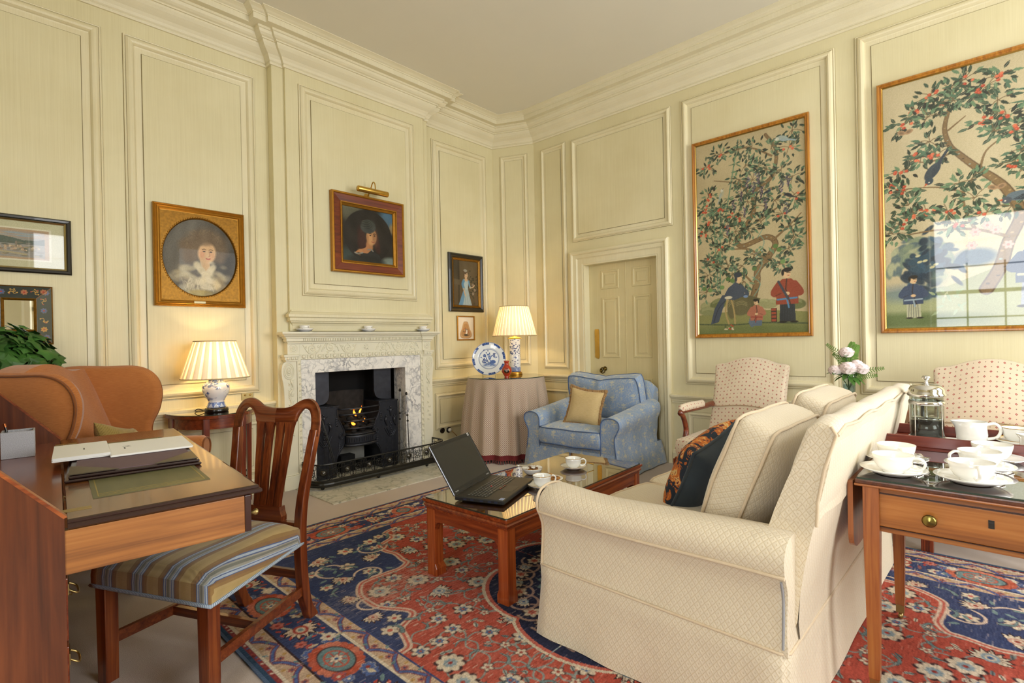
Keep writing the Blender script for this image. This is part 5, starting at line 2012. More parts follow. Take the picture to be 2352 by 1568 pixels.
CU = thing('throw_pillow', 'small straw gold pillow with brown fringed edge on the blue armchair', 'pillow', (4.04, 2.83, .605))
CU.rotation_euler = (math.radians(-14), math.radians(7), math.radians(-90 + 10))
f, b, edge = pillow(.35, .35, .13)
M_STRAW = weave('straw_silk', 'd6be8e', 'b59a64', 700, .8)
f.build('front', M_STRAW, CU)
b.build('reverse', M_STRAW, CU)
mb = MB()
rr = random.Random(1)
for k in range(len(edge)):
    a, c = Vector(edge[k]), Vector(edge[(k + 1) % len(edge)])
    for q in range(3):
        p = a.lerp(c, q / 3)
        mb.ball((p.x * 1.03 + rr.uniform(-.004, .004), p.y + rr.uniform(-.004, .004), p.z * 1.03), .017, .015, .017, 7, 5)
mb.build('fringe', weave('brown_moss_fringe', 'b5905f', '8a6840', 2500, .95, .6), CU)

# ---------------------------------------------------------------- pair of open armchairs in a sprigged cloth
def sprig_cloth():
    t = NT('sprigged_cloth')
    u = t.coord('UV')
    fx, fy = cell(t, u, .030, .060)
    d = t.math('ADD', t.math('ABSOLUTE', t.math('MULTIPLY', fx, .030)), t.math('ABSOLUTE', t.math('MULTIPLY', fy, .060)))
    m = t.math('LESS_THAN', d, .0074)
    c = t.math('LESS_THAN', d, .0022)
    gy = t.math('SUBTRACT', t.math('ABSOLUTE', fy), .5)
    e = t.math('ADD', t.math('ABSOLUTE', t.math('MULTIPLY', fx, .030)), t.math('ABSOLUTE', t.math('MULTIPLY', gy, .060)))
    s = t.math('LESS_THAN', e, .0036)
    nz = t.noise(t.coord(), 6, 3)
    base = t.mix(nz, 'dccbb2', 'cdbca2')
    k = t.mix(m, base, 'a65852')
    k = t.mix(c, k, 'd8b49c')
    k = t.mix(t.math('MULTIPLY', s, .8), k, '6f5040')
    t.set(base=k, rough=.8, sheen=.2, spec=.2)
    t.bump(t.math('ADD', t.noise(u, 220, 2), t.math('MULTIPLY', t.noise(t.coord(), 10), .8)), .3, .003)
    return t.m


M_SPRIG = sprig_cloth()


def open_armchair(label, loc):
    r = thing('open_armchair', label, 'armchair', loc, PI / 2, 'pair of sprigged open armchairs')
    # local +y is the front
    top = bez2([(-.29, .985), (-.27, 1.005), (-.2, 1.015), (-.1, 1.05), (0, 1.065), (.1, 1.05), (.2, 1.015), (.27, 1.005), (.29, .985)], 4)
    mb = MB()
    n = len(top)
    L = []
    for j in range(9):
        q = j / 8
        row = []
        for k, (x, z) in enumerate(top):
            zz = .44 + (z - .44) * q
            xx = x * (1.0 - .04 * math.sin(PI * q) + .02 * (1 - q))
            row.append((xx, -.36 - .17 * q * 1.0 + .035 * (1 - (k / (n - 1) * 2 - 1) ** 2) * math.sin(PI * min(1, q * 1.05)), zz))
        L.append(row)
    mb.grid(L)
    BKL = [[(p[0], p[1] - .075, p[2]) for p in row] for row in L]
    mb.grid(BKL, flip=True)
    mb.grid([L[-1], BKL[-1]], flip=False)
    mb.grid([[row[0] for row in L], [row[0] for row in BKL]])
    mb.grid([[row[-1] for row in L], [row[-1] for row in BKL]], flip=True)
    bk = mb.build('backrest', M_SPRIG, r)
    mb = MB()
    q = .42
    mb.tube([(p[0] * 1.005, p[1] + .004, p[2]) for p in L[3]], .004, 6)
    mb.build('seam', plain('tan_seam_braid', 'b79f80', .9), bk)  # tan braid in its own colour along the seam across the backrest
    pose(pad(.60, .60, .14, .03).build('seat', M_SPRIG, r, bevel=.03), (0, -.02, .40))
    MB().box(-.29, .29, -.36, .30, .27, .335).build('seat_rail', M_MAHOG, r, bevel=.006)
    for s in (1, -1):
        mb = MB().box(s * .275 - .028, s * .275 + .028, .245, .30, 0, .32)
        for d in (-.012, 0, .012):
            mb.box(s * .275 + d - .002, s * .275 + d + .002, .30, .304, .01, .27)
        mb.build('leg', M_MAHOGZ, r, bevel=.005)
        mb = MB()
        P = bez([(s * .25, -.36, .33), (s * .25, -.38, .18), (s * .25, -.46, 0)], 6)
        mb.tube(P, .03, 4)
        mb.build('leg', M_MAHOGZ, r)
        a = MB()
        P = bez([(s * .285, .16, .33), (s * .29, .12, .42), (s * .29, .09, .52), (s * .295, .13, .62), (s * .30, .17, .655), (s * .29, .05, .665), (s * .28, -.2, .665), (s * .275, -.40, .67)], 6)
        a.tube(P, [.026 - .006 * math.sin(PI * k / (len(P) - 1)) for k in range(len(P))], 8)
        arm = a.build('arm', M_MAHOG, r)
        pd = MB()
        P = [(s * .30, .165, .672), (s * .30, .15, .685), (s * .29, .03, .69), (s * .28, -.2, .688), (s * .277, -.22, .68)]
        pd.tube(P, [.02, .034, .036, .034, .02], 12, sq=.8)
        pd.build('arm_pad', M_SPRIG, arm)
    return r


open_armchair('sprigged pink and cream open armchair beside the door and painted panel', (4.04, 1.51, 0))
open_armchair('sprigged pink and cream open armchair at the right edge behind the coffee pot', (4.02, .015, 0))

# ---------------------------------------------------------------- orange wing chair
M_ORNG = weave('orange_linen', 'bd7a42', '9c5c2c', 1100, .9, .3, .3, True)
M_ORPIPE = weave('dark_orange_piping', '93582c', '6f3f1e', 1500)
WC = thing('wing_chair', 'orange linen wing armchair behind the writing desk', 'armchair', (.594, 3.67, 0), math.radians(-126.9))
WC.scale = (1.06, 1.06, 1.0)
for s in (1, -1):
    # wing outline in the side plane: (y forward, z up)
    ol = bez2([(-.40, .58), (-.42, .8), (-.44, 1.0), (-.43, 1.12), (-.36, 1.145), (-.2, 1.14), (-.04, 1.135), (.05, 1.08), (.085, .98), (.07, .86), (.03, .76), (.03, .68), (.08, .62)], 5)
    mb = MB()
    inn, out = [], []
    for y, z in ol:
        q = max(0, min(1, (y + .44) / .5))
        inn.append((s * (.31 + .045 * q), y, z))
        out.append((s * (.355 + .05 * q), y, z))
    c_i = Vector((s * .325, -.18, .84))
    c_o = Vector((s * .385, -.18, .84))
    n = len(ol)
    rin = [[tuple(Vector(p).lerp(c_i, f_)) for f_ in (0, .04, .1, .5, .9)] for p in inn]
    for i in range(n):
        rin[i][0] = tuple(Vector(inn[i]).lerp(Vector(out[i]), .5))
        for j in (1, 2):
            v = Vector(rin[i][j])
            v.x -= s * (.006 if j == 1 else .014)
            rin[i][j] = tuple(v)
    mb.grid(rin, cu=True, flip=s > 0)
    rout = [[tuple(Vector(p).lerp(c_o, f_)) for f_ in (0, .05, .5, .9)] for p in out]
    for i in range(n):
        rout[i][0] = rin[i][0]
    mb.grid(rout, cu=True, flip=s < 0)
    mb.add([q[-1] for q in rin], [list(range(n))]).add([q[-1] for q in rout], [list(range(n))])
    wing = mb.build('wing', M_ORNG, WC)
    MB().tube([tuple(Vector(p) + Vector((s * .002, 0, 0))) for p in [Vector(o_).lerp(c_o, .05) for o_ in out][8:]], .006, 8).build('piping', M_ORPIPE, wing)
    # rolled arm
    P = []
    pr = bez2([(.375, .22), (.37, .42), (.385, .52), (.42, .57), (.43, .62), (.40, .665), (.34, .668), (.305, .63), (.30, .55), (.30, .3)], 4)
    for y in (.33, .31, .2, .0, -.2, -.38):
        sh = .92 if y == .33 else 1
        P.append([(s * (.365 + (x - .365) * sh), y, .5 + (z - .5) * sh + .03 * max(0, (.3 - y)) ) for x, z in pr])
    mb = MB().grid(P, flip=s < 0)
    mb.add(P[0], [list(range(len(P[0])))])
    am = mb.build('arm', M_ORNG, WC)
    MB().tube([(p[0], .334, p[2]) for p in P[0]], .005, 8).build('piping', M_ORPIPE, am)
top = bez2([(-.36, 1.10), (-.3, 1.128), (-.2, 1.12), (-.1, 1.155), (0, 1.17), (.1, 1.155), (.2, 1.12), (.3, 1.128), (.36, 1.10)], 4)
mb = MB()
L = []
for j in range(9):
    q = j / 8
    L.append([(x * (.9 + .1 * q), -.04 - .25 * q + .03 * (1 - (x / .36) ** 2) * math.sin(PI * q), .4 + (z - .4) * q) for x, z in top])
Bk = [[(p[0], -.40 - .03 * (p[2] - .4), p[2]) for p in row] for row in L]
mb.grid(L).grid(Bk, flip=True).grid([L[-1], Bk[-1]]).grid([[r_[0] for r_ in L], [r_[0] for r_ in Bk]]).grid([[r_[-1] for r_ in L], [r_[-1] for r_ in Bk]], flip=True)
mb.build('backrest', M_ORNG, WC)
pose(pad(.60, .66, .15, .03).build('seat_cushion', M_ORNG, WC, bevel=.03), (0, .0, .42))
MB().box(-.36, .36, -.38, .31, .2, .35).build('seat_base', M_ORNG, WC, bevel=.015)
for s in (1, -1):
    MB().box(s * .32 - .025, s * .32 + .025, .25, .30, 0, .21).build('leg', M_MAHOGZ, WC, bevel=.004)
    MB().tube([(s * .32, -.36, .21), (s * .32, -.40, .1), (s * .32, -.46, 0)], .025, 4).build('leg', M_MAHOGZ, WC)
GP = thing('throw_pillow', 'old gold brocade pillow tucked in the orange wing chair', 'pillow', (.65, 3.62, .65))
GP.rotation_euler = (math.radians(-24), math.radians(14), math.radians(52))
f, b, edge = pillow(.38, .36, .13)
M_BROC = weave('gold_brocade', 'b39a58', '7f6b34', 500, .7, .5)
f.build('front', M_BROC, GP)
b.build('reverse', M_BROC, GP)
# ---------------------------------------------------------------- glass
def glass_sheet(name, tint, ior=1.5, boost=1.0):
    """clear sheet: see-through with a fresnel reflection"""
    t = NT(name)
    tr = t.n('ShaderNodeBsdfTransparent')
    tr.inputs[0].default_value = rgb(tint)
    gl = t.n('ShaderNodeBsdfGlossy')
    gl.inputs['Roughness'].default_value = .012
    lw = t.n('ShaderNodeLayerWeight')
    f0 = ((ior - 1) / (ior + 1)) ** 2
    lw.inputs[0].default_value = .5
    fre = t.math('ADD', f0, t.math('MULTIPLY', t.math('POWER', lw.outputs['Facing'], 5.0), 1 - f0))
    mx = t.n('ShaderNodeMixShader')
    t.link(t.math('MINIMUM', t.math('MULTIPLY', fre, boost), 1.0), mx.inputs[0])
    t.link(tr.outputs[0], mx.inputs[1])
    t.link(gl.outputs[0], mx.inputs[2])
    t.link(mx.outputs[0], t.out.inputs[0])
    return t.m


M_GLTOP = glass_sheet('table_glass', 'eef2ea', 1.75, 2.0)
M_GLASS = glass_sheet('clear_glass', 'f6faf8', 1.45, 1.0)
M_GLEDGE = plain('green_glass_edge', '20352c', .1, coat=.5)


def glass_top(name, label, poly, z0, z1, loc, rz=0.0):
    """a separate sheet of glass laid on a table: top face, dark polished edge"""
    r = thing(name, label, 'glass top', loc, rz)
    mb = MB()
    mb.add([(x, y, z1) for x, y in poly], [list(range(len(poly)))])
    mb.build('sheet', M_GLTOP, r)
    mb = MB()
    n = len(poly)
    for k in range(n):
        a, b = poly[k], poly[(k + 1) % n]
        mb.add([(a[0], a[1], z0), (b[0], b[1], z0), (b[0], b[1], z1), (a[0], a[1], z1)], [(0, 1, 2, 3)])
    mb.build('edge', M_GLEDGE, r)
    return r


def rrect(x0, x1, y0, y1, r=.01, n=4):
    out = []
    for cx, cy, a0 in ((x1 - r, y1 - r, 0), (x0 + r, y1 - r, 90), (x0 + r, y0 + r, 180), (x1 - r, y0 + r, 270)):
        for k in range(n + 1):
            a = math.radians(a0 + 90 * k / n)
            out.append((cx + r * math.cos(a), cy + r * math.sin(a)))
    return out


# ---------------------------------------------------------------- coffee table
CTX, CTY, CTR, CL, CW = 1.738, 1.672, .0415, 1.335, .575
M_CT = wood('polished_rosewood', '4a1a0a', '7d3414', 'a04c20', .22, .4, 0)
M_CTZ = wood('polished_rosewood_upright', '5a220e', '95431a', 'b65e2a', .22, .4, 2)
M_CTY = wood('polished_rosewood_crosswise', '4a1a0a', '7d3414', 'a04c20', .22, .4, 1)
CT = thing('coffee_table', 'long low rosewood coffee table with moulded edge in front of the sofa', 'table', (CTX, CTY, 0), CTR)
for x in (.0, CL - .072):
    for y in (.0, CW - .072):
        mb = MB()
        ix = .010 if x == 0 else -.010
        P = []
        for z, g in ((0, 1.0), (.045, 1.0), (.06, .92), (.07, .86), (.2, .86), (.362, .86)):
            cx, cy = x + .036, y + .036
            h = .036 * g
            ox = (.036 - h) * (-1 if x == 0 else 1)
            oy = (.036 - h) * (-1 if y == 0 else 1)
            P.append([(cx + ox - h, cy + oy - h, z), (cx + ox + h, cy + oy - h, z), (cx + ox + h, cy + oy + h, z), (cx + ox - h, cy + oy + h, z)])
        mb.grid(P, cv=True, smooth=False)
        mb.add(P[0], [(3, 2, 1, 0)])
        mb.build('leg', M_CTZ, CT, bevel=.004)


def apron(L, y, axis):
    pts = [(.062, .36), (.062, .25)] + bez2([(.062, .25), (.067, .278), (.085, .296), (.12, .30)], 4) + [(L - .12, .30)] + bez2([(L - .12, .30), (L - .085, .296), (L - .067, .278), (L - .062, .25)], 4) + [(L - .062, .36)]
    mb = MB()
    fn = (lambda u, v, d: (u, y + d, v)) if axis == 0 else (lambda u, v, d: (y + d, u, v))
    return mb.prism(pts, fn, 0, .03)


for y in (.004, CW - .034):
    apron(CL, y, 0).build('apron', M_CT, CT)
for x in (.004, CL - .034):
    apron(CW, x, 1).build('apron', M_CTY, CT)
TOPP = [(.008, .345), (.008, .355), (.0, .36), (.0, .368), (-.006, .374), (-.010, .384), (-.004, .392), (-.008, .396), (-.014, .400), (-.014, .414), (.0, .414), (.02, .412)]
mb = MB()
lps = [[(u, u, z), (CL - u, u, z), (CL - u, CW - u, z), (u, CW - u, z)] for u, z in TOPP]
for a, b in zip(lps[:-1], lps[1:]):
    for k in range(4):
        k2 = (k + 1) % 4
        mb.add([a[k], a[k2], b[k2], b[k]], [(0, 1, 2, 3)])
mb.build('moulded_frame', M_CT, CT)
MB().box(.02, CL - .02, .02, CW - .02, .395, .412).build('tabletop', wood('amber_tabletop', '4a2410', '6b3a18', '855022', .12, .6, 0), CT)
glass_top('table_glass', 'sheet of glass lying on the long coffee table', rrect(-.006, CL + .006, -.006, CW + .006, .012), .4142, .4202, (CTX, CTY, 0), CTR)
ZT = .4202                                  # top of the coffee table glass


# ---------------------------------------------------------------- crockery
M_GOLDRIM = metal('gold_line', 'c9a04a', .25)


def cup_and_saucer(cup_label, saucer_label, loc, rz, cr, ch, sr, gold=False, group_c=None, group_s=None, wide=False, deep=.6):
    x, y, z = loc
    s = thing('saucer', saucer_label, 'saucer', loc, 0, group_s)
    MB().lathe([(0, .004), (sr * .5, .002), (sr * .52, 0), (sr * .56, .003), (sr * .8, .012), (sr, .022), (sr * .985, .0238), (sr * .8, .016), (sr * .5, .009), (sr * .36, .0075), (0, .007)], 48).build('dish', M_CHINA, s)
    if gold:
        MB().tube([(sr * .985 * math.cos(a), sr * .985 * math.sin(a), .0236) for a in [2 * PI * k / 48 for k in range(48)]], .0012, 5, True).build('gold_rim', M_GOLDRIM, s)
    c = thing('cup', cup_label, 'cup', (x, y, z + .0078), rz, group_c)
    if wide:
        pr = [(0, .003), (cr * .5, 0), (cr * .52, .003), (cr * .5, .006), (cr * .72, ch * .22), (cr * .9, ch * .5), (cr * .98, ch * .8), (cr, ch), (cr * .965, ch), (cr * .93, ch * .75), (cr * .82, ch * .42), (cr * .6, ch * .18), (0, .010)]
    else:
        pr = [(0, .003), (cr * .5, 0), (cr * .55, .004), (cr * .62, .008), (cr * .8, ch * .25), (cr * .92, ch * .55), (cr * .97, ch * .85), (cr * 1.02, ch), (cr * .99, ch), (cr * .93, ch * .8), (cr * .86, ch * .5), (cr * .7, ch * .22), (0, .012)]
    MB().lathe(pr, 48).build('bowl', M_CHINA, c)
    if gold:
        MB().tube([(cr * 1.005 * math.cos(a), cr * 1.005 * math.sin(a), ch) for a in [2 * PI * k / 48 for k in range(48)]], .0014, 5, True).build('gold_rim', M_GOLDRIM, c)
    h = bez([(cr * .93, 0, ch * .88), (cr * 1.25, 0, ch * .92), (cr * 1.5, 0, ch * .72), (cr * 1.42, 0, ch * .42), (cr * 1.1, 0, ch * .25), (cr * .82, 0, ch * .3)], 5)
    MB().tube(h, [.0052 - .001 * math.sin(PI * k / (len(h) - 1)) for k in range(len(h))], 8, sq=1.5).build('handle', M_CHINA, c)
    return s, c


def spoon(label, loc, rz, L=.125, tilt=0.0, m=None, group=None, name='spoon'):
    r = thing(name, label, 'spoon', loc, rz, group)
    r.rotation_euler = (0, tilt, rz)
    m = m or M_SILVER
    P = []
    for i in range(13):
        q = i / 12
        x = -L * .5 + L * .3 * q
        w = .0155 * math.sin(PI * (.04 + .92 * q)) ** .8
        P.append([(x, w * v, .006 - .005 * (1 - v * v) * math.sin(PI * q)) for v in (-1, -.6, -.2, .2, .6, 1)])
    MB().grid(P).build('bowl', m, r, solid=.0012)
    st = bez([(-L * .22, 0, .005), (-L * .05, 0, .011), (L * .2, 0, .010), (L * .42, 0, .006), (L * .5, 0, .005)], 4)
    n = len(st)
    MB().tube(st, [.0028 + .0035 * max(0, (k / (n - 1) - .55)) for k in range(n)], 6, sq=.55).build('handle', m, r)
    return r


cup_and_saucer('white coffee cup with gold rim, nearest the laptop', 'white saucer with gold rim under the cup nearest the laptop', (2.235, 1.868, ZT), math.radians(-35), .053, .062, .083, True, 'gold rimmed cups on the coffee table', 'gold rimmed saucers on the coffee table')
cup_and_saucer('white coffee cup with gold rim, farther along the coffee table towards the blue armchair', 'white saucer with gold rim under the cup towards the blue armchair', (2.687, 1.982, ZT), math.radians(-60), .053, .062, .085, True, 'gold rimmed cups on the coffee table', 'gold rimmed saucers on the coffee table')
spoon('gilt teaspoon on the saucer nearest the laptop', (2.288, 1.825, ZT + .021), math.radians(-40), .12, .10, M_GOLDRIM, 'gilt teaspoons')
spoon('gilt teaspoon on the saucer towards the blue armchair', (2.748, 1.938, ZT + .021), math.radians(-38), .12, .10, M_GOLDRIM, 'gilt teaspoons')
PLT = thing('side_plate', 'small white plate holding cookies on the coffee table', 'plate', (2.385, 1.925, ZT))
MB().lathe([(0, .003), (.04, .001), (.043, 0), (.048, .004), (.068, .011), (.072, .013), (.071, .0145), (.05, .008), (.04, .006), (0, .006)], 40).build('dish', M_CHINA, PLT)
t = NT('cookie_crumb')
c = t.coord()
n1 = t.noise(c, 60, 4, .7)
t.set(base=t.ramp(n1, [(.35, '8a5626'), (.65, 'c08a48')]), rough=.9)
t.bump(n1, .6, .003)
M_COOK = t.m
M_CHIP = plain('chocolate', '2c1710', .4)
for k, (dx, dy, dz, rx, lab) in enumerate(((.012, -.008, .0062, 0, 'chocolate chip cookie lying on the small plate, the lower one'), (-.008, .020, .0205, .10, 'chocolate chip cookie leaning on top of the other cookie'))):
    q = thing('cookie', lab, 'cookie', (2.385 + dx, 1.925 + dy, ZT + dz), .6 * k, 'cookies on the small plate')
    q.rotation_euler = (rx, -rx * .6, k)
    MB().lathe([(0, 0), (.036, 0), (.042, .005), (.038, .011), (.02, .0135), (0, .0138)], 28, ripple=lambda r_, a, z: r_ * (1 + .03 * math.sin(5 * a) + .02 * math.sin(9 * a + 1))).build('biscuit', M_COOK, q)
    rr = random.Random(k + 4)
    mb = MB()
    for i in range(13):
        a, d = rr.uniform(0, 6.28), rr.uniform(.004, .036)
        mb.ball((d * math.cos(a), d * math.sin(a), .0125 if d < .03 else .010), rr.uniform(.003, .005), None, .003, 7, 5)
    mb.build('chocolate_chips', M_CHIP, q)
SB = thing('sugar_bowl', 'shallow white fluted bowl of brown sugar lumps beside the laptop', 'bowl', (2.42, 2.10, ZT))
MB().lathe([(0, .006), (.03, .003), (.032, 0), (.036, .003), (.05, .014), (.062, .034), (.066, .042), (.064, .0425), (.058, .032), (.04, .014), (0, .011)], 64, ripple=lambda r_, a, z: r_ * (1 + (.012 * math.cos(24 * a) if .008 < z < .034 else 0))).build('dish', M_CHINA, SB)
MB().tube([(.0652 * math.cos(a), .0652 * math.sin(a), .0424) for a in [2 * PI * k / 48 for k in range(48)]], .0012, 5, True).build('gold_rim', M_GOLDRIM, SB)
rr = random.Random(12)
sugar_m = [plain('brown_sugar', '8a5c34', .9, var=.25, scale=200), plain('white_sugar', 'e9e0d0', .9, var=.05)]
for k in range(15):
    a, d = rr.uniform(0, 6.28), .04 * math.sqrt(rr.random())
    o = tag(MB().box(-.0075, .0075, -.0065, .0065, -.0065, .0065).build('sugar_lump', sugar_m[0] if k % 4 else sugar_m[1], None, bevel=.0015), None, 'sugar', 'sugar lumps in the fluted bowl')
    o['label'] = 'rough lump of brown sugar heaped in the shallow fluted bowl' if k % 4 else 'white lump of sugar among the brown lumps in the fluted bowl'
    o.location = (2.42 + d * math.cos(a), 2.10 + d * math.sin(a), ZT + .022 + .014 * (k % 3) * (1 - d / .05))
    o.rotation_euler = (rr.uniform(0, 3), rr.uniform(0, 3), rr.uniform(0, 3))
TG = thing('sugar_tongs', 'silver sugar tongs laid across the bowl of sugar lumps', 'tongs', (2.395, 2.125, ZT + .052), math.radians(-42))
for s in (1, -1):
    MB().tube(bez([(-.065, 0, .004), (-.05, s * .010, .004), (.0, s * .013, .002), (.045, s * .009, .0), (.062, s * .006, -.004)], 5), [.003 + .003 * (k > 17) for k in range(21)], 6).build('arm', M_SILVER, TG)

# ---------------------------------------------------------------- laptop
LPR = math.radians(20.5)
LP = thing('laptop', 'open black laptop with dark screen on the near end of the coffee table', 'laptop', (1.756, 2.062, ZT), LPR)
LW, LD = .452, .278
M_LAP = plain('black_laptop_plastic', '1d1c1b', .45, var=.03)
M_LAPD = plain('dark_keys', '121212', .4)
MB().box(0, LW, -LD, 0, .006, .028).build('base', M_LAP, LP, bevel=.005)
base = LP.children[0]
for x in (.03, LW - .03):
    for y in (-.03, -LD + .03):
        MB().lathe([(0, 0), (.008, 0), (.008, .007), (0, .007)], 12, (x, y, 0)).build('rubber_foot', M_LAPD, base)
mb = MB()
for row in range(6):
    n = 16
    for k in range(n):
        x0 = .030 + k * .0246
        if row == 5 and 4 <= k <= 8:
            continue
        mb.box(x0, x0 + .021, -.058 - row * .0192 - .0155, -.058 - row * .0192, .028, .0305)
mb.box(.030 + 4 * .0246, .030 + 9 * .0246 - .0036, -.058 - 5 * .0192 - .0155, -.058 - 5 * .0192, .028, .0305)
mb.build('keyboard', plain('keys', '2a2a29', .35), base, bevel=.0015)
mb = MB()
mg = random.Random(2)
for row in range(6):
    for k in range(16):
        if row == 5 and 4 <= k <= 8:
            continue
        x0, y0 = .030 + k * .0246 + .004, -.058 - row * .0192 - .0085
        mb.box(x0, x0 + .004 + .004 * mg.random(), y0, y0 + .0035, .0305, .0308)
mb.build('key_marks', plain('key_print', '9a9a96', .5), base)
MB().ball((.215, -.112, .031), .005, .005, .004, 10, 6).build('pointing_stick', plain('red_rubber', 'a31f1c', .5), base)
mb = MB().box(.18, .262, -.182, -.172, .028, .0305)
tp = MB().box(.155, .265, -.256, -.196, .027, .0286).build('touchpad', M_LAPD, base, bevel=.002)
mb.build('touchpad_button', M_LAPD, base, bevel=.002)
MB().box(.182, .212, -.1795, -.1765, .0304, .031).box(.230, .260, -.1795, -.1765, .0304, .031).build('red_button_line', plain('red_line', 'b03a2c', .5), base)
MB().box(LW - .052, LW - .03, -.125, -.104, .028, .0283).build('orange_sticker', plain('orange_paper', 'd39a52', .6), base)
mb = MB().box(.012, .045, -.268, -.245, .028, .0283)
mb.build('blue_sticker', plain('pale_blue_label', '9fb4d8', .3), base)
mb = MB()
for x0, x1, y0, y1 in ((.016, .041, -.253, -.250), (.016, .024, -.262, -.256), (.027, .041, -.262, -.258)):
    mb.box(x0, x1, y0, y1, .0283, .0285)
mb.build('sticker_print', plain('blue_print', '3f5f9c', .4), base)
mb = MB()
for y in (-.06, -.10, -.155, -.20, -.235):
    mb.box(-.0006, .001, y - .009, y + .009, .012, .020)
mb.build('port', plain('blue_port', '262c42', .4), base)
# screen half, leaning back
TL_ = math.radians(31)


def up(p):
    return (p.x, p.y * math.cos(TL_) + p.z * math.sin(TL_), -p.y * math.sin(TL_) + p.z * math.cos(TL_) + .026)


SH_ = .290
lid = MB().box(0, LW, -.004, .008, .0, SH_).mapped(up).build('lid', metal('silver_grey_lid', '8e9094', .35), LP, bevel=.004)
frame = frame_sweep(MB(), .002, LW - .002, .002, SH_ - .002, [(0, .004), (.001, .006), (.014, .006), (.016, .0045)])
frame.box(.002, LW - .002, -.0055, -.004, .002, .03)
frame.box(.002, LW - .002, -.0055, -.004, SH_ - .024, SH_ - .002)
frame.mapped(up).build('bezel', M_LAP, lid)
MB().box(.015, LW - .015, -.005, -.0042, .03, SH_ - .024).mapped(up).build('display', plain('dark_matt_display', '2a2927', .32, coat=.15), lid)
MB().box(LW - .036, LW - .018, -.0064, -.0056, SH_ - .02, SH_ - .003).mapped(up).build('white_sticker', plain('white_label', 'dcdcda', .5), lid)
mb = MB()
for x0, x1, z0, z1 in ((.418, .424, .2735, .283), (.427, .432, .2735, .278), (.427, .432, .280, .283)):
    mb.box(x0, x1, -.0068, -.0063, z0, z1)
mb.mapped(up).build('sticker_print', M_LAPD, lid)


def lettering(name, txt, size, m, parent, fn, depth=.0004):
    """small lettering laid on a surface; fn maps flat text to its place"""
    c = bpy.data.curves.new(name, 'FONT')
    c.body = txt
    c.size = size
    c.extrude = depth
    c.resolution_u = 3
    o = bpy.data.objects.new(name, c)
    dg = bpy.context.evaluated_depsgraph_get()
    COL.objects.link(o)
    dg.update()
    me = bpy.data.meshes.new_from_object(o.evaluated_get(dg))
    bpy.data.objects.remove(o)
    for v in me.vertices:
        v.co = Vector(fn(v.co))
    q = bpy.data.objects.new(name, me)
    COL.objects.link(q)
    me.materials.clear()
    me.materials.append(m)
    q.parent = parent
    return q


M_GREYPR = plain('grey_print', 'a8a8a4', .4)
lettering('maker_name', 'lenovo', .012, M_GREYPR, lid, lambda p: up(Vector((.018 + p.x, -.0062 - p.z, .013 + p.y))))
lettering('maker_name', 'ThinkPad', .010, M_GREYPR, lid, lambda p: up(Vector((.392 + p.x, -.0062 - p.z, .013 + p.y))))

# ---------------------------------------------------------------- half round console table with the left lamp
KX, KZ = 1.355, .748
KT = thing('console_table', 'mahogany half round side table with glass top left of the chimneypiece', 'table', (KX, NW - .07, 0))
hr = [(.30 * math.cos(a), -.40 * math.sin(a)) for a in [PI * k / 32 for k in range(33)]]
hi = [(x * .93, y * .94) for x, y in hr]
MB().prism(hr, lambda u, v, d: (u, v, d), KZ - .022, KZ).build('tabletop', M_MAHOG, KT, bevel=.006)
mb = MB()
P = [[(x, y, z) for z in (KZ - .10, KZ - .022)] for x, y in hi]
mb.grid(P, smooth=True)
mb.box(-.28, .28, -.02, -.005, KZ - .10, KZ - .022)
mb.add([p[0] for p in P], [list(range(len(P)))])
mb.build('frieze', wood('banded_mahogany', '451808', '74331a', '94481f', .28, .3, 0), KT)
for a in (12, 62, 118, 168):
    x, y = .285 * math.cos(math.radians(a)) * .93, -.40 * math.sin(math.radians(a)) * .93
    P = []
    for z, h in ((0, .011), (.3, .015), (KZ - .1, .02), (KZ - .025, .02)):
        P.append([(x - h, y - h, z), (x + h, y - h, z), (x + h, y + h, z), (x - h, y + h, z)])
    mb = MB().grid(P, cv=True, smooth=False)
    mb.build('leg', M_MAHOGZ, KT)
glass_top('table_glass', 'half round sheet of glass on the mahogany side table under the left lamp', [(x * .99, y * .99) for x, y in hr], KZ + .0005, KZ + .006, (KX, NW - .07, 0))


# ---------------------------------------------------------------- lamps
def shade_mat(name, cx, n, duty, warm=(1, .80, .50)):
    """pleated silk: single layers let the bulb shine through, folded ones less"""
    t = NT(name)
    x, y, z = t.xyz(t.coord())
    a = t.math('ARCTAN2', y, x)
    f = t.math('FRACT', t.math('MULTIPLY', t.math('ADD', a, PI), n / (2 * PI)))
    fold = t.math('LESS_THAN', f, duty)
    di = t.n('ShaderNodeBsdfDiffuse')
    di.inputs[0].default_value = rgb('ece2cc')
    tr = t.n('ShaderNodeBsdfTranslucent')
    t.link(t.mix(fold, (.85, .68, .36, 1), (.13, .10, .055, 1)), tr.inputs[0])
    mx = t.n('ShaderNodeAddShader')
    t.link(di.outputs[0], mx.inputs[0])
    t.link(tr.outputs[0], mx.inputs[1])
    t.link(mx.outputs[0], t.out.inputs[0])
    return t.m


def lamp_shade(parent, z0, z1, r0, r1, n, m, wav=.003):
    pr = [(r0 + (r1 - r0) * k / 8, z0 + (z1 - z0) * k / 8) for k in range(9)]
    sh = MB().lathe(pr, n * 8, ripple=lambda r_, a, z: r_ * (1 + wav / r0 * math.sin(n * a))).build('lamp_shade', m, parent)
    br = plain('shade_braid', 'c9b58c', .8)
    for z, r_ in ((z0, r0), (z1, r1)):
        MB().tube([(r_ * math.cos(a), r_ * math.sin(a), z) for a in [2 * PI * k / 64 for k in range(64)]], .0045, 6, True).build('trim', br, sh)
    return sh


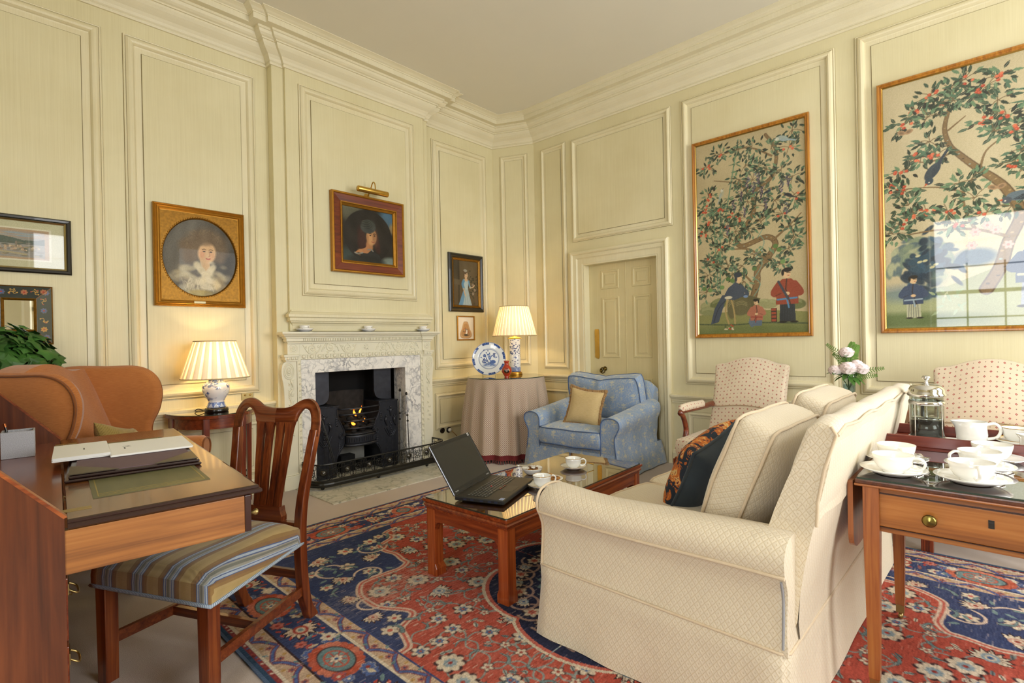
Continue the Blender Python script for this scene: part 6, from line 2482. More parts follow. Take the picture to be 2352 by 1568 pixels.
def bulb(name, loc, watts, col=(1, .72, .38)):
    l = bpy.data.lights.new(name, 'POINT')
    l.energy = watts
    l.color = col
    l.shadow_soft_size = .03
    o = bpy.data.objects.new(name, l)
    COL.objects.link(o)
    o.location = loc


def blue_white(name, kind):
    t = NT(name)
    c = t.coord()
    x, y, z = t.xyz(c)
    n1 = t.noise(c, 26 if kind == 'jar' else 30, 4, .6, 1.0)
    n2 = t.noise(c, 9, 2)
    m = t.math('MULTIPLY', t.ramp(n1, [(.47, (0, 0, 0, 1)), (.52, (1, 1, 1, 1))]), t.ramp(n2, [(.42, (0, 0, 0, 1)), (.5, (1, 1, 1, 1))]))
    base = t.mix(m, 'e9ebec', t.mix(t.noise(c, 60), '27407f', '5c79b4'))
    return t, base, c, (x, y, z)


LA = thing('table_lamp', 'blue and white ginger jar lamp with pleated cream shade on the half round table', 'lamp', (1.352, 4.345, KZ + .006))
MB().lathe([(0, 0), (.078, 0), (.082, .006), (.082, .022), (.076, .03), (.06, .034), (0, .034)], 40).build('base', M_BLACK, LA)
t, base, c, (x, y, z) = blue_white('blue_white_jar', 'jar')
band = t.math('LESS_THAN', t.math('ABSOLUTE', t.math('SUBTRACT', z, .055)), .019)
ang = t.math('ARCTAN2', y, x)
zig = t.math('ABSOLUTE', t.math('SUBTRACT', t.math('FRACT', t.math('MULTIPLY', ang, 10 / (2 * PI))), .5))
zz = t.math('GREATER_THAN', t.math('ADD', t.math('MULTIPLY', zig, .07), .035), z)
t.set(base=t.mix(band, base, t.mix(zz, '5f78b4', 'ccd5e6')), rough=.1, coat=.7)
MB().lathe([(0, .034), (.062, .034), (.066, .04), (.058, .06), (.052, .078), (.06, .095), (.082, .13), (.093, .165), (.094, .19), (.085, .213), (.06, .226), (.052, .229), (.05, .232), (.05, .247), (.053, .25), (.05, .252), (0, .252)], 48).build('jar', t.m, LA)
mb = MB().lathe([(0, .252), (.045, .252), (.06, .256), (.056, .262), (.018, .27), (.012, .29), (.012, .33), (0, .33)], 24)
mb.build('fitting', plain('cream_fitting', 'e6d6a8', .4), LA)
sh = lamp_shade(LA, .258, .535, .232, .142, 22, shade_mat('pleated_cream_shade', 0, 22, .62))
bulb('lamp_bulb', (1.352, 4.345, KZ + .40), 4.2)
tag(MB().tube(bez([(1.29, 4.39, KZ + .012), (1.25, 4.42, KZ + .03), (1.24, 4.46, KZ + .012), (1.30, 4.47, KZ + .01)], 6), .003, 6).build('flex', M_BLACK), 'short black lamp flex looping behind the ginger jar lamp', 'cord')

# ---------------------------------------------------------------- round table under a checked cloth in the corner
TX, TY, TZ = 4.14, 3.95, .852
t = NT('checked_cloth')
u = t.coord('UV')
x, y, _ = t.xyz(u)
k = 2 * PI / .019
a = t.math('SINE', t.math('MULTIPLY', t.math('ADD', x, y), k))
b = t.math('SINE', t.math('MULTIPLY', t.math('SUBTRACT', x, y), k))
f = t.math('MULTIPLY', t.math('ADD', a, b), .5)
t.set(base=t.ramp(t.math('ADD', t.math('MULTIPLY', f, .5), .5), [(.30, '957064'), (.47, 'b09a86'), (.62, 'cfc2ac')]), rough=.9, sheen=.2, spec=.15)
M_CHECK = t.m
TC = thing('tablecloth', 'floor length red and cream checked cloth over the round corner table', 'tablecloth', (TX, TY, 0))


def cloth_r(z, a):
    q = max(0, (TZ - z) / TZ)
    r = .418 + .085 * q ** .8
    amp = .024 * min(1, q * 2.2)
    return r + amp * (math.sin(19 * a + .8 * math.sin(3 * a)) + .4 * math.sin(11 * a + 2))


nA = 240
mb = MB()
zs = [TZ - .002, TZ - .01, TZ - .04, TZ - .1, .62, .5, .38, .26, .15, .085]
P = [[(cloth_r(z, 2 * PI * i / nA) * math.cos(2 * PI * i / nA), cloth_r(z, 2 * PI * i / nA) * math.sin(2 * PI * i / nA), z) for z in zs] for i in range(nA)]
mb.grid(P, cu=True, flip=True)
mb.build('drop', M_CHECK, TC)
MB().prism([(.418 * math.cos(2 * PI * i / 64), .418 * math.sin(2 * PI * i / 64)) for i in range(64)], lambda u, v, d: (u, v, d), TZ - .02, TZ - .001).build('top', M_CHECK, TC)
P = [[((cloth_r(z, 2 * PI * i / nA) + .002) * math.cos(2 * PI * i / nA), (cloth_r(z, 2 * PI * i / nA) + .002) * math.sin(2 * PI * i / nA), z) for z in (.087, .06, .035)] for i in range(nA)]
M_RED = plain('dark_red_braid', '6e1f20', .9)
MB().grid(P, cu=True).build('red_border', M_RED, TC)
mb = MB()
rr = random.Random(6)
for i in range(130):
    a = 2 * PI * i / 130
    r_ = cloth_r(.05, a)
    x, y = r_ * math.cos(a), r_ * math.sin(a)
    mb.tube([(x, y, .042), (x + rr.uniform(-.004, .004), y + rr.uniform(-.004, .004), .025), (x * 1.012, y * 1.012, .003)], [.004, .006, .0075], 5)
tag(mb.build('fringe', plain('red_and_cream_fringe', '8f5048', .95, var=.4, scale=120), TC), kind='stuff')
glass_top('table_glass', 'round sheet of glass on the checked corner table', [(.424 * math.cos(2 * PI * i / 72), .424 * math.sin(2 * PI * i / 72)) for i in range(72)], TZ, TZ + .007, (TX, TY, 0))
TG_ = TZ + .007
# plate on a clear stand
PL = thing('display_plate', 'large blue and white plate standing upright on the corner table', 'plate', (4.03, 4.10, TG_ + .19))
PL.rotation_euler = (math.radians(90 - 12), 0, math.radians(-47))
cvr = .186
mb = MB().lathe([(0, -.012), (.08, -.012), (.1, -.008), (.17, .008), (cvr, .014), (cvr, .018), (.165, .012), (.125, .004), (.115, -.002), (0, -.004)], 64)
mb.build('dish', plain('tin_glazed_white', 'e3e7e8', .14, coat=.5, var=.02), PL)
cv = Canvas(.375, .375, .0022, 'e3e7e8')
BLU = ['2c4788', '46639f', '1f3a78', '5f7cb2']
c0 = .1875
for r_, w in ((.183, .006), (.112, .0035), (.106, .0015)):
    cv.line([(c0 + r_ * math.cos(2 * PI * k / 72), c0 + r_ * math.sin(2 * PI * k / 72)) for k in range(73)], w, BLU[0], 1, False)
for k in range(8):
    a = 2 * PI * k / 8 + .2
    for q in range(7):
        aa = a + (q - 3) * .06
        cv.ell(c0 + .169 * math.cos(aa), c0 + .169 * math.sin(aa), .011, .009, BLU[q % 4], aa)
rr = random.Random(14)
cv.line([(c0 + .02, .13), (c0 + .015, .19), (c0 + .01, .26)], .004, BLU[2])
for k in range(34):
    x, y = c0 + rr.gauss(0, .04), .20 + rr.gauss(0, .035)
    cv.leaf(x, y, .022, rr.uniform(0, 6), .011, rr.choice(BLU))
for k in range(9):
    cv.flower(c0 + rr.uniform(-.06, .06), rr.uniform(.16, .255), .014, 6, rr.choice(BLU), 'c9d3e6')
for k in range(22):
    cv.ell(c0 + rr.uniform(-.07, .07), rr.uniform(.115, .15), .018, .006, rr.choice(BLU), rr.uniform(-.3, .3), .7)
cv.ell(c0 + .045, .155, .03, .02, BLU[1])
for k in range(5):
    cv.line([(c0 - .07, .105 + .006 * k), (c0, .098 + .006 * k), (c0 + .07, .106 + .006 * k)], .002, BLU[3])
X, Y = np.meshgrid(np.linspace(0, .375, cv.nx) - c0, np.linspace(0, .375, cv.ny) - c0)
# only the round part carries paint: cut the grid to the dish
PD = cv.build('painted_face', vcol('blue_on_white_glaze', .12, .6), PL, upright=False, zfn=lambda X, Y: np.interp(np.minimum(np.hypot(X, Y), .186), [0, .115, .125, .165, .186], [-.0035, -.0015, .0045, .0125, .0185]))
import bmesh
bm = bmesh.new()
bm.from_mesh(PD.data)
bmesh.ops.delete(bm, geom=[v for v in bm.verts if math.hypot(v.co.x, v.co.y) > .1855], context='VERTS')
bm.to_mesh(PD.data)
bm.free()
ST = thing('plate_stand', 'clear wire stand holding up the blue and white plate', 'stand', (4.03, 4.10, TG_))
d = Vector((-.73, -.68, 0))
e = Vector((.68, -.73, 0))
mb = MB()
for s in (-1, 1):
    b0 = e * (.07 * s)
    mb.tube([tuple(b0 + d * .09 + Vector((0, 0, .035))), tuple(b0 + d * .075 + Vector((0, 0, .006))), tuple(b0 + d * -.09 + Vector((0, 0, .004))), tuple(b0 + d * -.065 + Vector((0, 0, .14)))], .0035, 8)
mb.tube([tuple(e * -.07 + d * -.065 + Vector((0, 0, .14))), tuple(e * .07 + d * -.065 + Vector((0, 0, .14)))], .0035, 8)
mb.build('wire', M_GLASS, ST)
RV = thing('bud_vase', 'small red lacquer vase with a dark oval medallion in front of the plate', 'vase', (3.955, 3.76, TG_))
MB().lathe([(0, .002), (.024, 0), (.026, .004), (.022, .012), (.036, .032), (.052, .06), (.054, .085), (.044, .11), (.026, .13), (.022, .145), (.026, .165), (.032, .178), (.029, .178), (.018, .15), (0, .15)], 36).build('body', plain('red_lacquer', 'b3361c', .22, coat=.5), RV)
md = Vector((-.725, -.688, 0))
for r_, dd, m_ in ((.030, .0005, M_GOLDRIM), (.026, .0015, M_BLACK), (.012, .0025, plain('painted_spray', 'a89a8a', .4, var=.5, scale=220))):
    mb = MB()
    n = 24
    pts = []
    for k in range(n):
        a = 2 * PI * k / n
        q = md * .0 + Vector((.688, -.725, 0)) * (r_ * math.cos(a)) + Vector((0, 0, .075 + r_ * 1.0 * math.sin(a)))
        h = math.sqrt(max(0, .0545 ** 2 - (r_ * math.cos(a)) ** 2)) - .0035 * (abs(r_ * math.sin(a)) / .03) ** 2 * 3
        pts.append(tuple(q + md * (h + dd)))
    ctr = tuple(md * (.0545 + dd) + Vector((0, 0, .075)))
    mb.add(pts + [ctr], [[k, (k + 1) % n, n] for k in range(n)], None, True)
    mb.build('medallion', m_, RV)
LB = thing('table_lamp', 'tall cylindrical blue and white lamp with pleated cream shade in the corner', 'lamp', (4.355, 4.005, TG_))
MB().lathe([(0, 0), (.082, 0), (.084, .008), (.078, .014), (.08, .022), (.074, .03), (.068, .034), (0, .034)], 40).build('base', metal('gilt_base', 'c99a45', .28), LB)
t, base, c, (x, y, z) = blue_white('blue_white_cylinder', 'cyl')
cl = t.n('ShaderNodeTexVoronoi')
t.link(t.mapping(c, (24, 24, 62)), cl.inputs[0])
cl.inputs['Scale'].default_value = 1.0
cm = t.math('LESS_THAN', cl.outputs[0], .27)
dr = t.math('LESS_THAN', t.math('ABSOLUTE', t.math('SUBTRACT', t.noise(c, 11, 2, .5, 2.0), .5)), .028)
dm = t.math('MULTIPLY', dr, t.math('MULTIPLY', t.math('GREATER_THAN', z, .20), t.math('LESS_THAN', z, .34)))
lowb = t.math('LESS_THAN', z, .085)
base = t.mix(t.math('MAXIMUM', cm, dm), 'e6e8ea', '2f4680')
t.set(base=t.mix(lowb, base, t.mix(t.noise(c, 45, 2), '35529a', 'b9c6df')), rough=.1, coat=.7)
MB().lathe([(0, .034), (.062, .034), (.0635, .05), (.0625, .2), (.063, .385), (.07, .40), (.066, .405), (0, .405)], 40).build('cylinder', t.m, LB)
MB().lathe([(0, .405), (.078, .407), (.08, .413), (.06, .422), (.025, .432), (.014, .44), (.014, .47), (0, .47)], 32).build('fitting', metal('brass_cap', 'd8a03c', .3), LB)
lamp_shade(LB, .443, .775, .252, .165, 36, shade_mat('pleated_silk_shade', 0, 36, .72), .002)
bulb('lamp_bulb', (4.355, 4.005, TG_ + .60), 5)
# ---------------------------------------------------------------- writing desk, nearest on the left
DX, DY, DR, DZ = .183, 1.713, -.1, .82
DD, DW = .457, 1.553
M_DESK = wood('desk_mahogany', '3c1408', '6e2d12', '8c4a22', .26, .35, 1)
M_DESKX = wood('desk_mahogany_front_to_back', '4a1c0c', '7d3a18', 'a35a2a', .3, .3, 0)
M_DESKZ = wood('desk_side_mahogany', '30130a', '562812', '713a1c', .3, .3, 2, .6)
M_OAK = wood('honey_pine', '63391a', '935c2b', 'ab763f', .4, .15, 0, .8)
DK = thing('writing_desk', 'mahogany slope front writing desk with its flap let down, nearest on the left', 'desk', (DX, DY, 0), DR)
# body: sides with a sloping top edge, bottom carcase with drawers, inner writing surface, back
for y, nm in ((0, 'near'), (DW - .022, 'far')):
    ol = [(-.50, 0), (-.002, 0), (-.002, DZ + .006), (-.30, DZ + .345), (-.50, DZ + .345)]
    sd = MB().prism(ol, lambda u, v, d, y=y: (u, y + d, v), 0, .022).build('side_panel', M_DESKZ, DK, bevel=.003)
    MB().prism([(-.004, DZ + .0055), (-.30, DZ + .3445), (-.30, DZ + .352), (.004, DZ + .0085)], lambda u, v, d, y=y: (u, y + d - .001, v), 0, .024).build('edge_band', M_DESKX, sd, bevel=.002)
MB().box(-.49, -.004, .022, DW - .022, DZ - .035, DZ - .004).build('inner_surface', M_DESK, DK)
MB().box(-.50, -.48, .022, DW - .022, .02, DZ + .33).build('back_panel', M_DESK, DK)
MB().box(-.50, -.30, -.005, DW + .005, DZ + .335, DZ + .36).build('top', M_DESK, DK, bevel=.004)
mb = MB()
for k in range(7):
    y = .05 + k * (DW - .1) / 6
    mb.box(-.48, -.36, y - .005, y + .005, DZ, DZ + .33)
mb.box(-.48, -.36, .03, DW - .03, DZ + .10, DZ + .108)
mb.build('pigeon_holes', M_DESK, DK)
MB().box(-.49, -.012, .022, DW - .022, .03, DZ - .035).build('carcase', M_DESK, DK)
for k, (z0, z1) in enumerate(((.06, .28), (.295, .49), (.505, .665))):
    dr = MB().box(-.014, .002, .03, DW - .03, z0, z1).build('drawer', M_DESK, DK, bevel=.003)
    for y in (.20, DW - .20):
        mb = MB().box(.002, .005, y - .035, y + .035, (z0 + z1) / 2 - .012, (z0 + z1) / 2 + .018)
        mb.tube(bez([(.006, y - .03, (z0 + z1) / 2), (.022, y - .03, (z0 + z1) / 2 - .012), (.026, y, (z0 + z1) / 2 - .018), (.022, y + .03, (z0 + z1) / 2 - .012), (.006, y + .03, (z0 + z1) / 2)], 4), .003, 6)
        mb.build('handle', M_OLDBRASS, dr)
for y in (.0, DW - .03):
    lp = MB().box(-.004, .412, y + .002, y + .030, .682, DZ - .026).build('loper', M_OAK, DK, bevel=.002)
    MB().box(.412, .430, y + .001, y + .031, .684, DZ - .026).build('end_band', plain('ebonised_edge', '33160f', .3, coat=.3), lp, bevel=.002)
    mb = MB().lathe([(0, 0), (.006, 0), (.005, .008), (.010, .014), (.010, .02), (.004, .024), (0, .024)], 12)
    mb.mapped(lambda p, y=y: (.43 + p.z, y + .016 + p.x, .735 + p.y))
    mb.build('knob', M_OLDBRASS, lp)
# the flap with moulded edge, a leather panel, brass hinges
FLP = [(.000, -.024), (.004, -.020), (.004, -.012), (-.004, -.008), (-.004, -.002), (-.010, .0)]
mb = MB()
lps = []
for u, z in FLP:
    lps.append([(.004, -u, DZ + z), (DD + u, -u, DZ + z), (DD + u, DW + u, DZ + z), (.004, DW + u, DZ + z)])
for a, b in zip(lps[:-1], lps[1:]):
    for k in range(4):
        k2 = (k + 1) % 4
        mb.add([a[k], a[k2], b[k2], b[k]], [(0, 1, 2, 3)])
mb.add(lps[0], [(3, 2, 1, 0)])
fl = MB()
fl.add(lps[-1], [(0, 1, 2, 3)])
t = NT('worn_polished_flap')
c = t.coord()
g = t.noise(t.mapping(c, (30, 2.2, 30)), 1, 5, .6, .5)
w = t.noise(c, 3.2, 4, .6)
t.set(base=t.mix(t.ramp(w, [(.38, (0, 0, 0, 1)), (.62, (1, 1, 1, 1))]), t.ramp(g, [(.35, '43200f'), (.65, '66381a')]), t.ramp(g, [(.35, '5e3517'), (.65, '86572a')])), rough=.26, coat=.3, coat_rough=.06)
flap = fl.build('flap', t.m, DK)
mb.build('moulded_edge', plain('dark_moulding', '2e130d', .25, coat=.4, var=.2), flap)
t = NT('green_leather')
c = t.coord()
n1 = t.noise(c, 240, 3, .6)
n2 = t.noise(t.mapping(c, (20, 4, 20)), 1, 4)
t.set(base=t.mix(n2, '4a4a2c', '6f6c48'), rough=.42, spec=.4)
t.bump(n1, .3, .001)
lea = MB().box(.062, .358, .19, DW - .29, DZ - .001, DZ + .0015).build('leather_inset', t.m, flap)
M_TOOL = plain('gilt_tooling', 'a08c48', .4, .4)
mb = MB()
for a in (.075, .345):
    mb.box(a - .0015, a + .0015, .205, DW - .305, DZ + .0014, DZ + .0018)
for b in (.205, .22, .238, DW - .305, DW - .32, DW - .338):
    mb.box(.075, .345, b - .0012, b + .0012, DZ + .0014, DZ + .0018)
mb.build('gilt_border', M_TOOL, lea)
for y in (.10, DW - .16):
    MB().box(-.02, .055, y - .014, y + .014, DZ - .002, DZ + .0012).build('hinge', M_OLDBRASS, flap)
MB().box(DD - .10, DD - .06, DW - .62, DW - .55, DZ - .001, DZ + .001).build('lock_plate', M_OLDBRASS, flap)


def on_desk(x, y, z=0.0):
    c_, s_ = math.cos(DR), math.sin(DR)
    return (DX + c_ * x - s_ * y, DY + s_ * x + c_ * y, DZ + .002 + z)


# pen box
PB = thing('pen_box', 'square grey speckled pen box standing in the desk', 'box', on_desk(-.132, 1.215, -.005), DR)
t = NT('speckled_grey')
n1 = t.noise(t.coord(), 500, 2, .7)
t.set(base=t.ramp(n1, [(.4, '9a9aa0'), (.6, 'bcbcc0')]), rough=.55)
mb = MB()
for a in ((-.05, .05, -.05, -.045), (-.05, .05, .045, .05), (-.05, -.045, -.045, .045), (.045, .05, -.045, .045)):
    mb.box(*a, 0, .105)
mb.box(-.045, .045, -.045, .045, 0, .006)
mb.build('shell', t.m, PB)
PC = thing('pencil', 'dark pencil with copper end leaning in the grey pen box', 'pencil', on_desk(-.150, 1.235, .002), DR)
mb = MB().tube([(0, 0, .0), (-.022, .015, .112)], .004, 6)
mb.build('shaft', M_BLACK, PC)
MB().tube([(-.022, .015, .112), (-.025, .0172, .126)], .0045, 8).build('tip', plain('copper', 'b5673a', .3, .8), PC)
# leather folder
FO = thing('desk_folder', 'dark brown leather writing folder with corner pockets on the desk flap', 'folder', on_desk(.205, .755, .0005), DR - .045)
M_FOLD = plain('dark_folder_leather', '2c1712', .35, coat=.2, var=.1)
MB().box(-.19, .19, -.30, .30, 0, .008).build('back_cover', M_FOLD, FO, bevel=.003)
MB().box(-.18, .185, -.29, .29, .009, .018).build('board', M_FOLD, FO, bevel=.003)
MB().box(-.165, .170, -.272, .272, .018, .0205).build('blotting_paper', plain('mauve_blotting_paper', '6f5a5e', .9), FO)
M_PKT = plain('olive_pocket_leather', '4a3f2a', .4, var=.12)
for sx in (1, -1):
    for sy in (1, -1):
        MB().prism([(sx * .18, sy * .285), (sx * .18, sy * .13), (sx * .155, sy * .15), (sx * .05, sy * .285)][::(1 if sx * sy > 0 else -1)], lambda u, v, d: (u, v, d), .0206, .0232).build('corner_pocket', M_PKT, FO)
M_PAPER = plain('white_paper', 'f0efea', .7, var=.01)
M_INK = plain('grey_ink', '6a6a68', .7)


def sheets(name, label, x, y, z, w, d, n, rz, mark):
    r = thing(name, label, 'paper', on_desk(x, y, z), DR + rz, None)
    rr = random.Random(n)
    mb = MB()
    for k in range(n):
        a, b = rr.uniform(-.002, .002), rr.uniform(-.002, .002)
        mb.box(-w / 2 + a, w / 2 + a, -d / 2 + b, d / 2 + b, k * .0016, k * .0016 + .0014)
    st = mb.build('sheets', M_PAPER, r)
    top = (n - 1) * .0016 + .0015
    mb = MB()
    for a, b, c_, e in mark:
        mb.box(a, b, c_, e, top, top + .0003)
    mb.build('printed_crest', M_INK, st)
    return r


sheets('envelopes', 'stack of white printed envelopes on the leather folder', .058, .915, .0232, .165, .32, 9, -.02, [(.005, .010, -.02, .02)])
sheets('letter_paper', 'small pile of white printed letter paper on the leather folder', .272, .868, .0232, .262, .315, 4, -.03, [(-.085, -.08, -.03, .01), (-.075, -.060, .02, .024), (-.088, -.066, .03, .033), (-.08, -.064, .036, .039)])

# ---------------------------------------------------------------- desk chair
CHR = math.radians(114.8)
DC = thing('desk_chair', 'mahogany desk chair with pierced splat back and striped seat, drawn up to the writing desk', 'chair', (.716, 2.344, 0), CHR)
M_CHW = wood('chair_mahogany', '3d160a', '6a3014', '8f4d22', .3, .3, 2)
M_CHX = wood('chair_mahogany_rail', '3d160a', '6a3014', '8f4d22', .3, .3, 0)
for s in (1, -1):
    P = []
    for z, h in ((0, .0235), (.36, .0255), (.40, .026)):
        cx, cy = s * .25, .258
        P.append([(cx - h, cy - h, z), (cx + h, cy - h, z), (cx + h, cy + h, z), (cx - h, cy + h, z)])
    MB().grid(P, cv=True, smooth=False).add(P[0], [(3, 2, 1, 0)]).build('leg', M_CHW, DC, bevel=.003)
    # rear leg running up into the back post
    pr = [(.188, -.335, 0), (.188, -.292, .10), (.19, -.272, .25), (.192, -.268, .42), (.197, -.282, .56), (.212, -.318, .74), (.224, -.342, .86)]
    pr = bez([(s * x, y, z) for x, y, z in pr], 5)
    P = []
    for k, p in enumerate(pr):
        q = k / (len(pr) - 1)
        hx, hy = .020, .024 - .008 * q + (.004 if q < .1 else 0)
        P.append([(p.x - hx, p.y - hy, p.z), (p.x + hx, p.y - hy, p.z), (p.x + hx, p.y + hy, p.z), (p.x - hx, p.y + hy, p.z)])
    MB().grid(P, cv=True, smooth=False).add(P[0], [(3, 2, 1, 0)]).build('leg', M_CHW, DC, bevel=.004)
ybk = lambda z: -.268 - .0 if z < .42 else -.268 - .085 * ((z - .42) / .5) ** 1.15


def slab(pts, th, nm, mat_, bev=.003):
    """a shaped board following the rake of the back: pts = outline in (x, z)"""
    mb = MB()
    n = len(pts)
    A = [(x, ybk(z) - th / 2, z) for x, z in pts]
    B_ = [(x, ybk(z) + th / 2, z) for x, z in pts]
    mb.add(A, [list(range(n))])
    mb.add(B_, [list(range(n - 1, -1, -1))])
    for k in range(n):
        k2 = (k + 1) % n
        mb.add([A[k], A[k2], B_[k2], B_[k]], [(0, 1, 2, 3)])
    return mb


# crest rail with two rounded ears: closed outline, outer edge then inner edge
half_o = [(.242, .83), (.246, .89), (.236, .945), (.205, .985), (.165, .997), (.125, .985), (.085, .962), (.04, .953), (0, .952)]
half_i = [(.10, .80), (.107, .86), (.122, .915), (.148, .948), (.17, .952), (.19, .942), (.202, .91), (.205, .87), (.202, .83)]
for s in (1, -1):
    o_ = bez2(half_o, 4)
    i_ = bez2(half_i, 4)
    pts = [(s * x, z) for x, z in o_] + [(0, .885)] + [(s * .095, .885)] + [(s * x, z) for x, z in i_ if z > .885 or x > .15]
    # strip quads keep the concave outline clean
    inner = [(s * .095, .885)] + [(s * x, z) for x, z in i_ if z > .885 or x > .15]
    outer = [(s * x, z) for x, z in o_]
    m = 40

    def res(L, m=m):
        cl = [0]
        for a, b in zip(L[:-1], L[1:]):
            cl.append(cl[-1] + math.hypot(b[0] - a[0], b[1] - a[1]))
        out = []
        for k in range(m + 1):
            d = cl[-1] * k / m
            j = 0
            while j < len(cl) - 2 and cl[j + 1] < d:
                j += 1
            q = (d - cl[j]) / max(1e-9, cl[j + 1] - cl[j])
            out.append((L[j][0] + (L[j + 1][0] - L[j][0]) * q, L[j][1] + (L[j + 1][1] - L[j][1]) * q))
        return out
    oo = res(outer)
    ii = res([(s * .202, .83)] + [(s * x, z) for x, z in reversed(i_) if (z > .885 or x > .15)] + [(s * .095, .885), (0, .885)])
    mb = MB()
    th = .014
    F_, G_ = [], []
    for (x0, z0), (x1, z1) in zip(oo, ii):
        xm, zm = (x0 + x1) / 2, (z0 + z1) / 2
        F_.append([(x0, ybk(z0) + th * .6, z0), (xm, ybk(zm) + th, zm), (x1, ybk(z1) + th * .6, z1)])
        G_.append([(x0, ybk(z0) - th * .6, z0), (xm, ybk(zm) - th, zm), (x1, ybk(z1) - th * .6, z1)])
    mb.grid(F_, flip=s > 0).grid(G_, flip=s < 0)
    mb.grid([[a[0], b[0]] for a, b in zip(F_, G_)]).grid([[a[2], b[2]] for a, b in zip(F_, G_)])
    mb.build('crest_rail', M_CHX, DC, weld=True)
for t0, b0 in ((-.084, -.054), (-.030, -.018), (.030, .018), (.084, .054)):
    P = []
    for k in range(13):
        z = .895 - (.895 - .505) * k / 12
        q = k / 12
        cx = t0 + (b0 - t0) * q + (.004 * math.sin(PI * q) * (1 if t0 > 0 else -1))
        w = .0165 + .010 * math.exp(-q * 14) - .003 * q + .006 * math.exp(-(1 - q) * 16)
        y = ybk(z)
        P.append([(cx - w, y - .009, z), (cx + w, y - .009, z), (cx + w, y + .009, z), (cx - w, y + .009, z)])
    MB().grid(P, cv=True, smooth=False).build('splat_bar', M_CHW, DC)
slab([(-.082, .515), (.082, .515), (.09, .49), (.098, .475), (.10, .455), (-.10, .455), (-.098, .475), (-.09, .49)], .034, '', M_CHW).build('splat_shoe', M_CHX, DC, bevel=.003)
MB().box(-.19, .19, -.285, -.255, .385, .455).build('rear_seat_rail', M_CHX, DC, bevel=.003)
for s in (1, -1):
    mb = MB()
    a, b = Vector((s * .25, .25, .15)), Vector((s * .19, -.27, .15))
    d = (b - a).normalized()
    n = Vector((-d.y, d.x, 0)) * .009
    P = [[tuple(p + n + Vector((0, 0, .02))), tuple(p - n + Vector((0, 0, .02))), tuple(p - n - Vector((0, 0, .02))), tuple(p + n - Vector((0, 0, .02)))] for p in (a, b)]
    mb.grid(P, cv=True, smooth=False).build('stretcher', M_CHX, DC)
MB().box(-.22, .22, .0, .022, .13, .165).build('stretcher', M_CHX, DC, bevel=.002)
MB().box(-.19, .19, -.285, -.265, .20, .238).build('stretcher', M_CHX, DC, bevel=.002)
# striped seat
t = NT('striped_seat_cloth')
x, y, z = t.xyz(t.coord())
nx = t.xyz(t.coord('Normal'))[0]
sidef = t.math('MULTIPLY', t.math('GREATER_THAN', t.math('ABSOLUTE', nx), .55), t.math('SIGN', x))
x2 = t.math('ADD', x, t.math('MULTIPLY', sidef, t.math('SUBTRACT', .425, z)))
uvx = t.xyz(t.coord('UV'))[0]
rep = t.math('FRACT', t.math('ADD', t.math('DIVIDE', uvx, .152), .03))
GB, BRN, BLU_, GRY, NAV = 'b39a68', '8a6a48', 'aab6c4', '9c9a90', '54628a'
col = t.ramp(rep, [(0, GB), (.06, '937448'), (.13, BRN), (.20, NAV), (.22, BLU_), (.27, NAV), (.29, BLU_), (.315, GRY), (.36, '77786f'), (.42, GRY), (.45, NAV), (.475, BLU_), (.52, NAV), (.545, BRN), (.62, '937448'), (.70, GB), (.85, 'b09762')], 'CONSTANT')
wv = t.math('SINE', t.math('MULTIPLY', t.math('ADD', y, z), 2200))
nz = t.noise(t.coord(), 18, 4)
mx = t.n('ShaderNodeMix', data_type='RGBA', blend_type='MULTIPLY')
mx.inputs[0].default_value = .35
t.link(col, mx.inputs[6])
t.link(t.ramp(t.math('ADD', t.math('MULTIPLY', wv, .2), nz), [(.3, (.55, .52, .48, 1)), (.7, (1, 1, 1, 1))]), mx.inputs[7])
t.set(base=mx.outputs[2], rough=.9, sheen=.2, spec=.15)
t.bump(wv, .3, .001)
mb = MB()
n = 16
P = []
for i in range(n + 1):
    u = -1 + 2 * i / n
    row = []
    for j in range(n + 1):
        v = -1 + 2 * j / n
        wd = .288 + (.205 - .288) * (1 - v) / 2
        e = (1 - abs(u) ** 4) * (1 - abs(v) ** 4)
        row.append((u * wd, .012 + v * .272, .432 + .052 * max(0, e) ** .5 - .014 * (1 - ((v + .1) ** 2)) * (1 - u * u)))
    P.append(row)
mb.grid(P)
per = [P[i][0] for i in range(n + 1)] + [P[n][j] for j in range(1, n + 1)] + [P[i][n] for i in range(n - 1, -1, -1)] + [P[0][j] for j in range(n - 1, 0, -1)]
side = [[p, (p[0] * 1.012, p[1] * 1.01, .405), (p[0] * 1.01, p[1] * 1.008, .362)] for p in per]
mb.grid(side, cu=True)
# lay the stripes: they run front to back and fold over the two sides
ntop = (n + 1) ** 2
for fi, fc in enumerate(mb.f):
    q = []
    for vi in fc:
        p = mb.v[vi]
        if vi < ntop:
            q.append((p[0], p[1]))
        else:
            k_, j_ = divmod(vi - ntop, 3)
            tp = per[k_]
            lat = abs(tp[1] - .012) < .2719
            q.append((tp[0] + ((1 if tp[0] > 0 else -1) * (tp[2] - p[2]) if lat else 0), p[1]))
    mb.uv[fi] = q
seat = mb.build('seat', t.m, DC)
t = NT('pale_blue_braid')
w = t.math('SINE', t.math('MULTIPLY', t.xyz(t.coord('UV'))[0], 900))
t.set(base=t.ramp(t.math('ADD', t.math('MULTIPLY', w, .5), .5), [(.2, '6f7f92'), (.8, 'b4c0cc')]), rough=.9)
MB().tube([(p[0] * 1.014, p[1] * 1.012, .366) for p in per], .007, 8, True).build('braid', t.m, seat)
